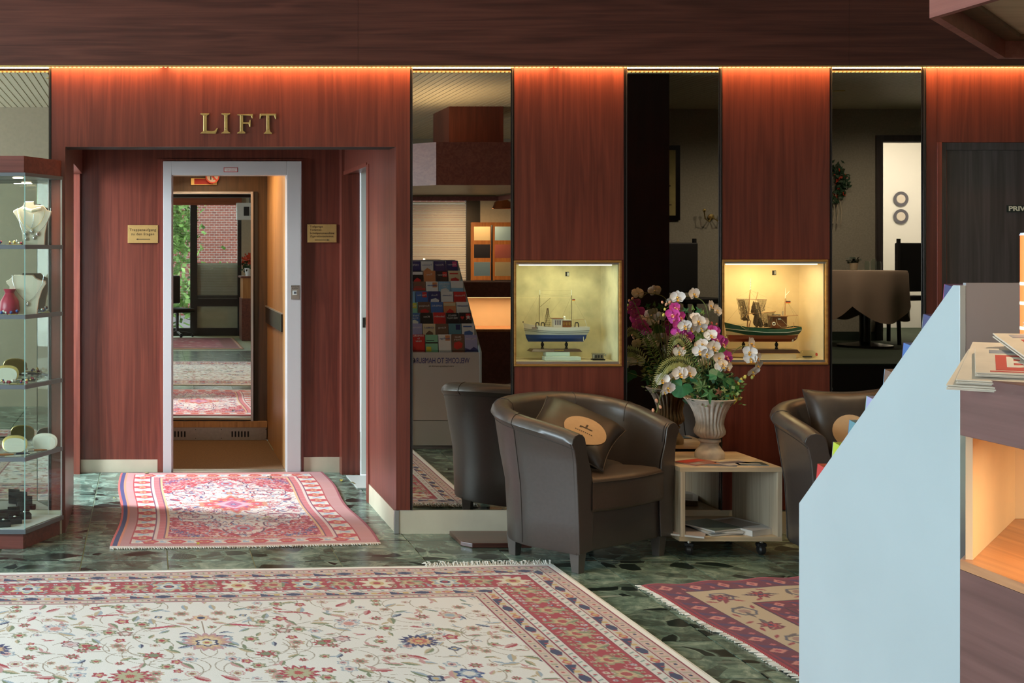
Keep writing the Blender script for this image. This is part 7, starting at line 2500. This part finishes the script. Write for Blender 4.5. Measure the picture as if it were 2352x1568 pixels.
for r in range(8):
    f_ = r / 7.6
    yb = RF - 0.055 - 0.0905 * r
    zb = RZL - 0.012 + 0.0835 * r
    MB().box(RX0 + 0.017, RX1 - 0.017, yb - 0.075, yb + 0.020, zb - 0.004, zb).build('step_shelf', M['rack_grey'], rack)
    MB().box(RX0 + 0.017, RX1 - 0.017, yb + 0.0185, yb + 0.020, zb, zb + 0.028).build('step_lip', M['window_glass'], rack)
    for c in range(5):
        col = ROWS[r][c]
        x = RX0 + 0.020 + wcol * (c + 0.5)
        th = random.uniform(0.016, 0.030)
        hh = 0.148 + random.uniform(-.003, .004)
        e = empty('brochure', (x, yb - 0.012, zb + 0.0012), 0, '%s brochures, %s row from below, %s from left in the white rack' % (col, ORD[r], ORD2[c]), 'brochure', 'brochures in the white rack')
        e.rotation_euler = (math.radians(9), 0, 0)
        ww = 0.100
        MB().box(-ww / 2, ww / 2, -th, 0.0235 - 0.004, 0, hh).build('pages', pgm if c else PM[SIDECOL[r]], e, bevel=0.0005)
        y = 0.0196
        cv = MB().box(-ww / 2, ww / 2, y, y + 0.0012, 0, hh).build('cover', PM[col], e)
        a1, a2 = ACC.get(col, ('white', 'black'))
        style = (r * 3 + c * 2) % 5
        yy0, yy1 = y + 0.0012, y + 0.0018
        q = MB()
        if style == 0:
            q.box(-ww * .48, ww * .48, yy0, yy1, hh * .78, hh * .95)
            MB().prism([(-.03, hh * .1), (.035, hh * .12), (.03, hh * .5), (0, hh * .62), (-.028, hh * .45)], yy0, yy1, 'y').build('cover_print', PM[a2], cv)
        elif style == 1:
            MB().prism([(-.036, hh * .3), (-.01, hh * .18), (.03, hh * .28), (.038, hh * .5), (.01, hh * .62), (-.03, hh * .55)], yy0, yy1, 'y').build('cover_print', PM[a1], cv)
            q.box(-ww * .40, ww * .30, yy0, yy1, hh * .80, hh * .87)
        elif style == 2:
            q.box(-ww * .5, ww * .5, yy0, yy1, hh * .52, hh * .60).box(-ww * .42, ww * .2, yy0, yy1, hh * .66, hh * .70)
            MB().box(-ww * .44, -ww * .05, yy0, yy1, hh * .08, hh * .34).build('cover_print', PM[a2], cv)
        elif style == 3:
            q.box(-ww * .5, ww * .5, yy0, yy1, hh * .60, hh * .99)
            MB().prism([(-.05, hh * .05), (.05, hh * .05), (.05, hh * .2), (.02, hh * .34), (-.01, hh * .18), (-.05, hh * .28)], yy0, yy1, 'y').build('cover_print', PM[a2], cv)
        else:
            q.box(-ww * .30, -ww * .12, yy0, yy1, hh * .10, hh * .32).box(-ww * .02, ww * .10, yy0, yy1, hh * .10, hh * .42).box(ww * .2, ww * .36, yy0, yy1, hh * .10, hh * .28)
            MB().box(ww * .05, ww * .42, yy0, yy1, hh * .66, hh * .95).build('cover_print', PM[a2], cv)
        if (r, c) in TXT or (r, c) == (2, 4):
            q = MB().box(-ww * .44, ww * .44, yy0, yy1, hh * .05, hh * .07)
        q.build('cover_print', PM[a1], cv)
        if (r, c) == (2, 4):
            hp = [(.016 * math.sin(a) ** 3, .001 * (13 * math.cos(a) - 5 * math.cos(2 * a) - 2 * math.cos(3 * a) - math.cos(4 * a))) for a in [2 * PI * k / 26 for k in range(26)]]
            MB().prism([(x - .024, z + hh * .72) for x, z in hp], yy0, yy1, 'y').build('heart', PM['red'], cv)
            MB().prism([(.024 + .013 * math.cos(a), hh * .75 + .013 * math.sin(a)) for a in [2 * PI * k / 18 for k in range(18)]], yy0, yy1, 'y').build('skull', PM['white'], cv)
            for s in (-1, 1):
                MB().box(-.022, .022, yy0, yy1 + .0002, -.002, .002).xf(Matrix.Translation((.024, 0, hh * .70)) @ Matrix.Rotation(s * .6, 4, 'Y')).build('crossed_bone', PM['white'], cv)
        if (r, c) in TXT:
            t = text('lettering', TXT[(r, c)], PM['white'] if col not in ('white', 'sand') else PM['blue'], (0, yy1 + .0006, hh * .78), FACE_WALL, 0.021, cv, 0.0003)
            t['fit'] = min(.084, .0125 * max(len(w) for w in TXT[(r, c)].split('\n')))

# ---- reception counter: body, open lit gap, upper shelf; canopy over it
A_, B_ = (1.80, 2.41 * S), (2.20, 2.795 * S)
def counter_poly(g=0.0):
    return [(A_[0] + g, 0.5), (A_[0] + g, A_[1] - g * .4), (B_[0] + g * .4, B_[1] - g), (3.9, B_[1] - g), (3.9, B_[1] - 0.62), (2.75, B_[1] - 0.62), (2.42, 2.35), (2.42, 0.5)]


cn = empty('reception_counter', (0, 0, 0), 0, 'mahogany reception counter with lit gap under its shelf at the right edge', 'counter')
zd, zf0, zf1 = 0.905, 1.18, 1.312
M['counter_front'] = wood('counter_veneer', (0.095, 0.036, 0.030), (0.150, 0.064, 0.055), 'y', 0.45, 0.1, coord='Position', fine=40)
MB().prism(counter_poly(), 0.06, zd - 0.022, 'z').build('body', M['counter_front'], cn)
MB().prism(counter_poly(0.03), 0.0, 0.06, 'z').build('plinth', M['black_matt'], cn)
MB().prism(counter_poly(), zd - 0.0215, zd, 'z').build('desk_top', M['desk_top'], cn, bevel=0.001)
MB().prism(counter_poly(), zf0, zf1 - 0.0005, 'z').build('upper_shelf', M['counter_front'], cn, bevel=0.0015)
for x, y in ((2.25, 1.2), (2.30, 2.2), (2.7, 2.72), (3.6, 2.85)):
    MB().box(x - 0.02, x + 0.02, y - 0.02, y + 0.02, zd, zf0).build('shelf_post', M['brass'], cn)
ip = [(A_[0] + .012, A_[1] + .0), (B_[0] + .006, B_[1] - .012), (2.75, B_[1] - .012), (2.75, B_[1] - .024), (B_[0] + .012, B_[1] - .024), (A_[0] + .024, A_[1] - .006)]
MB().prism(ip, zd + .0005, zf0 - .0005, 'z').build('gap_back', M['cream_paint'], cn)
MB().box(2.385, 2.405, 0.6, 2.35, zd, zf0).build('gap_back', M['cream_paint'], cn)
MB().box(2.80, 3.88, B_[1] - 0.50, B_[1] - 0.48, zd, zf0).build('gap_back', M['cream_paint'], cn)
for k, (x, y, sx, sy) in enumerate(((2.05, 2.1, 0.05, 1.2), (3.1, B_[1] - 0.25, 1.3, 0.05))):
    MB().box(x - sx / 2, x + sx / 2, y - sy / 2, y + sy / 2, zf0 - 0.012, zf0 - 0.0005).build('strip_lamp', mat('counter_lamp_%d' % k, (1, .8, .5), .4, emit=(1.0, 0.62, 0.30), estr=4.0), cn)
    area_light('counter_lamp_light', (x, y, zf0 - 0.016), (0, 0, -1), sx, sy, 11.0 if k == 0 else 9.0, (1.0, 0.66, 0.34))

cp_ = [(1.837, 0.2), (1.837, 2.556 * S), (2.42, 3.098 * S), (3.9, 3.098 * S), (3.9, 0.2)]
can = empty('canopy', (0, 0, 0), 0, 'mahogany canopy with a pale underside hanging over the reception, top right corner', 'canopy')
zc0 = pz(42, 2.556 * S)


def inset(poly, g):
    c = Vector((3.1, 1.7))
    out = []
    n = len(poly)
    for i in range(n):
        p0, p1, p2 = Vector(poly[i - 1]), Vector(poly[i]), Vector(poly[(i + 1) % n])
        d1, d2 = (p1 - p0).normalized(), (p2 - p1).normalized()
        n1, n2 = Vector((d1.y, -d1.x)), Vector((d2.y, -d2.x))
        if (c - p1).dot(n1) < 0:
            n1 = -n1
        if (c - p1).dot(n2) < 0:
            n2 = -n2
        b_ = (n1 + n2)
        out.append(tuple(p1 + b_ * (g / max(.3, 1 + n1.dot(n2)))))
    return out


cin, cin2 = inset(cp_, 0.020), inset(cp_, 0.060)
mb = MB()
for i in range(5):
    j = (i + 1) % 5
    mb.prism([cp_[i], cp_[j], cin[j], cin[i]], zc0, zc0 + 0.36, 'z')
mb.build('fascia', wood('canopy_veneer', (0.20, 0.06, 0.045), (0.31, 0.11, 0.085), 'y', 0.4, 0.2, coord='Position'), can)
mb = MB()
for i in range(5):
    j = (i + 1) % 5
    mb.prism([cin[i], cin[j], cin2[j], cin2[i]], zc0 + 0.048, zc0 + 0.07, 'z')
mb.build('inner_rim', wood('rim_olive', (0.10, 0.06, 0.025), (0.16, 0.10, 0.045), 'x', 0.5, coord='Position'), can)
MB().prism(cin2, zc0 + 0.060, zc0 + 0.075, 'z').build('soffit', wood('soffit_maple', (0.62, 0.50, 0.33), (0.74, 0.62, 0.44), 'x', 0.5, coord='Position', fine=30), can)
MB().box(3.05, 3.60, 0.7, 1.4, zc0 + 0.08, ZT + 0.02).build('hanger_block', M['mahogany'], can)

area_light('canopy_uplight', (2.75, 2.3, zc0 + 0.40), (0, 0, 1), 0.5, 1.4, 9, (1.0, 0.74, 0.42))
# ---- newspapers fanned on the upper shelf
def paper_stack(loc, rz, w, d, h, label, tone, prints, n=3):
    e = empty('newspaper', loc, rz, label, 'newspaper', 'newspapers fanned on the counter')
    e.rotation_euler = (TLT, 0, rz)
    pm_ = mat('newsprint', tone, 0.85, noise=0.05, nscale=20)
    for k in range(n):
        o = 0.003 * (k % 2)
        MB().box(-w / 2 + o, w / 2 + o, -d / 2 - o, d / 2 - o, h * k / n, h * (k + 1) / n - 0.0006).build('folded_sheet', pm_, e, bevel=0.001)
    for (a, b, c, dd, m_) in prints:
        MB().box(-w / 2 + a * w, -w / 2 + b * w, -d / 2 + c * d, -d / 2 + dd * d, h - 0.0006, h + 0.0003).build('headline_field', m_, e)
    return e


red_n = mat('newspaper_red', (0.50, 0.07, 0.05), 0.7)
zN = zf1 + 0.0006
TLT = math.radians(11.5)
WR0 = Vector((2.06, 2.80))
wd = MB()
wq = [(-.16, -.13), (.20, -.13), (.20, .13), (-.16, .13)]
wd.add([(x, y, 0) for x, y in wq] + [(x, y, 0.0006 + (y + .13) * math.tan(TLT)) for x, y in wq], [(3, 2, 1, 0), (4, 5, 6, 7), (0, 1, 5, 4), (1, 2, 6, 5), (2, 3, 7, 6), (3, 0, 4, 7)])
tag(wd.build('newspaper_rest', M['counter_front'], loc=(WR0.x, WR0.y, zN), rot=(0, 0, -.6)), 'sloped wooden rest under the newspapers on the counter', 'stand')
ZR = lambda x, y: zN + (.565 * (x - WR0.x) + .825 * (y - WR0.y) + .13) * math.tan(TLT) + 0.0015
PT = (0.60, 0.52, 0.42)
PN = (('folded plain newspaper at the left of the fan on the counter', 1.914, 2.760, -.72, 0.0, .22, .30, .012, [(0.55, 0.9, 0.2, 0.5, M['rack_grey'])], False),
      ('folded newspaper with a small dark photo second in the fan on the counter', 1.949, 2.753, -.68, .013, .26, .32, .010, [(0.30, 0.44, 0.16, 0.40, mat('photo_brown', (0.10, 0.06, 0.05), .6)), (0.25, 0.95, 0.90, 0.94, M['ink_black'])], False),
      ('newspaper with red title block at the front of the fan', 1.952, 2.712, -.58, .024, .27, .20, .010, None, True),
      ('newspaper with red title block second from the front of the fan', 2.055, 2.765, -.28, .035, .27, .20, .010, None, True),
      ('newspaper with red title block topmost at the right of the fan', 2.150, 2.790, -.08, .046, .27, .20, .010, None, True))
for lab, x, y, rz, z, w_, d_, h_, pr_, bild in PN:
    if bild:
        pr_ = [(0.14, 0.88, 0.12, 0.72, red_n), (0.1, 0.5, 0.80, 0.92, M['rack_grey']), (0.1, 0.9, 0.05, 0.08, red_n)]
    e = paper_stack((x, y, ZR(x, y) + z), rz, w_, d_, h_, lab, PT, pr_)
    if bild:
        t = text('lettering', 'BILD', mat('newsprint_white', (0.66, 0.60, 0.50), .8), (0.004, -0.016, 0.0106), (0, 0, 0), 0.112, e, 0.0003, 'CENTER', 0.74)
        t.data.offset = 0.003
cl_ = empty('ceiling_spotlight', (2.25, 2.75, zc0 + 0.0595), 0, 'small spotlight set in the pale underside of the canopy', 'spotlight')
MB().lathe([(0.022, -0.006), (0.032, -0.004), (0.032, 0.0), (0.022, 0.0)], 20).build('trim_ring', M['brass'], cl_)
MB().lathe([(0.0001, -0.002), (0.021, -0.002), (0.021, 0.0)], 16).build('lamp_face', spot_glow, cl_)
_d = bpy.data.lights.new('canopy_spot', 'SPOT')
_d.energy, _d.color, _d.spot_size, _d.spot_blend, _d.shadow_soft_size = 26, (1.0, 0.76, 0.50), math.radians(110), 0.7, 0.03
_o = bpy.data.objects.new('canopy_spot', _d)
COL.objects.link(_o)
_o.location = (2.25, 2.75, zc0 + 0.045)
# ---- orange lit column at the frame's edge
oc = empty('lantern', (px(2379, 2.98), 2.98, zN), 0, 'glowing orange lantern with a white lid at the right edge of the picture', 'lantern')
zt_, zb_ = pz(540, 2.95) - zN, pz(770, 2.95) - zN
gl = mat('lantern_glow', (0.85, 0.22, 0.06), 0.4, emit=(1.0, 0.17, 0.03), estr=0.85)
MB().lathe([(0.0001, max(0.002, zb_)), (0.031, max(0.002, zb_)), (0.031, zt_), (0.0001, zt_)], 24).build('shade', gl, oc, smooth=True, angle=40)
for f_ in (.28, .47, .62):
    MB().lathe([(0.0314, zt_ * f_), (0.0318, zt_ * f_ + .004), (0.0314, zt_ * f_ + .008)], 24).build('pale_band', mat('lantern_band', (1, .8, .6), .4, emit=(1, .6, .35), estr=1.2), oc)
MB().lathe([(0.033, zt_), (0.030, zt_ + .006), (0.0001, zt_ + .009)], 24).build('lid', mat('lantern_lid', (0.75, 0.8, 0.95), .3), oc)
MB().lathe([(0.0001, 0.0), (0.036, 0.0), (0.034, max(0.002, zb_)), (0.0001, max(0.002, zb_))], 24).build('foot', M['brass'], oc)
# monitor on the desk, seen in the mirror
mn = empty('monitor', (2.62, 2.55, zf1 + 0.001), 0, 'flat sign with a lit edge standing on the counter shelf, seen in the mirror', 'sign')
MB().box(-0.07, 0.07, 0, 0.02, 0.0, 0.19).build('panel', mat('sign_olive', (0.30, 0.27, 0.08), .5), mn)
MB().box(-0.085, -0.0705, 0.0, 0.02, 0, 0.2).build('lit_edge', mat('lit_edge', (1, 1, 1), .4, emit=(1, .97, .9), estr=2.0), mn)

# ================================================================== lettering becomes plain meshes
bpy.context.view_layer.update()
_dg = bpy.context.evaluated_depsgraph_get()
for _o in [o for o in SC.objects if o.type == 'FONT']:
    _me = bpy.data.meshes.new_from_object(_o.evaluated_get(_dg))
    _me.name = 'lettering'
    _n = bpy.data.objects.new('lettering', _me)
    COL.objects.link(_n)
    _n.parent = _o.parent
    if 'fit' in _o.keys() and len(_me.vertices):
        _xs = [v.co.x for v in _me.vertices]
        _o.scale = (_o['fit'] / (max(_xs) - min(_xs)), 1, 1)
    _n.location, _n.rotation_euler, _n.scale = _o.location, _o.rotation_euler, _o.scale
    bpy.data.objects.remove(_o)
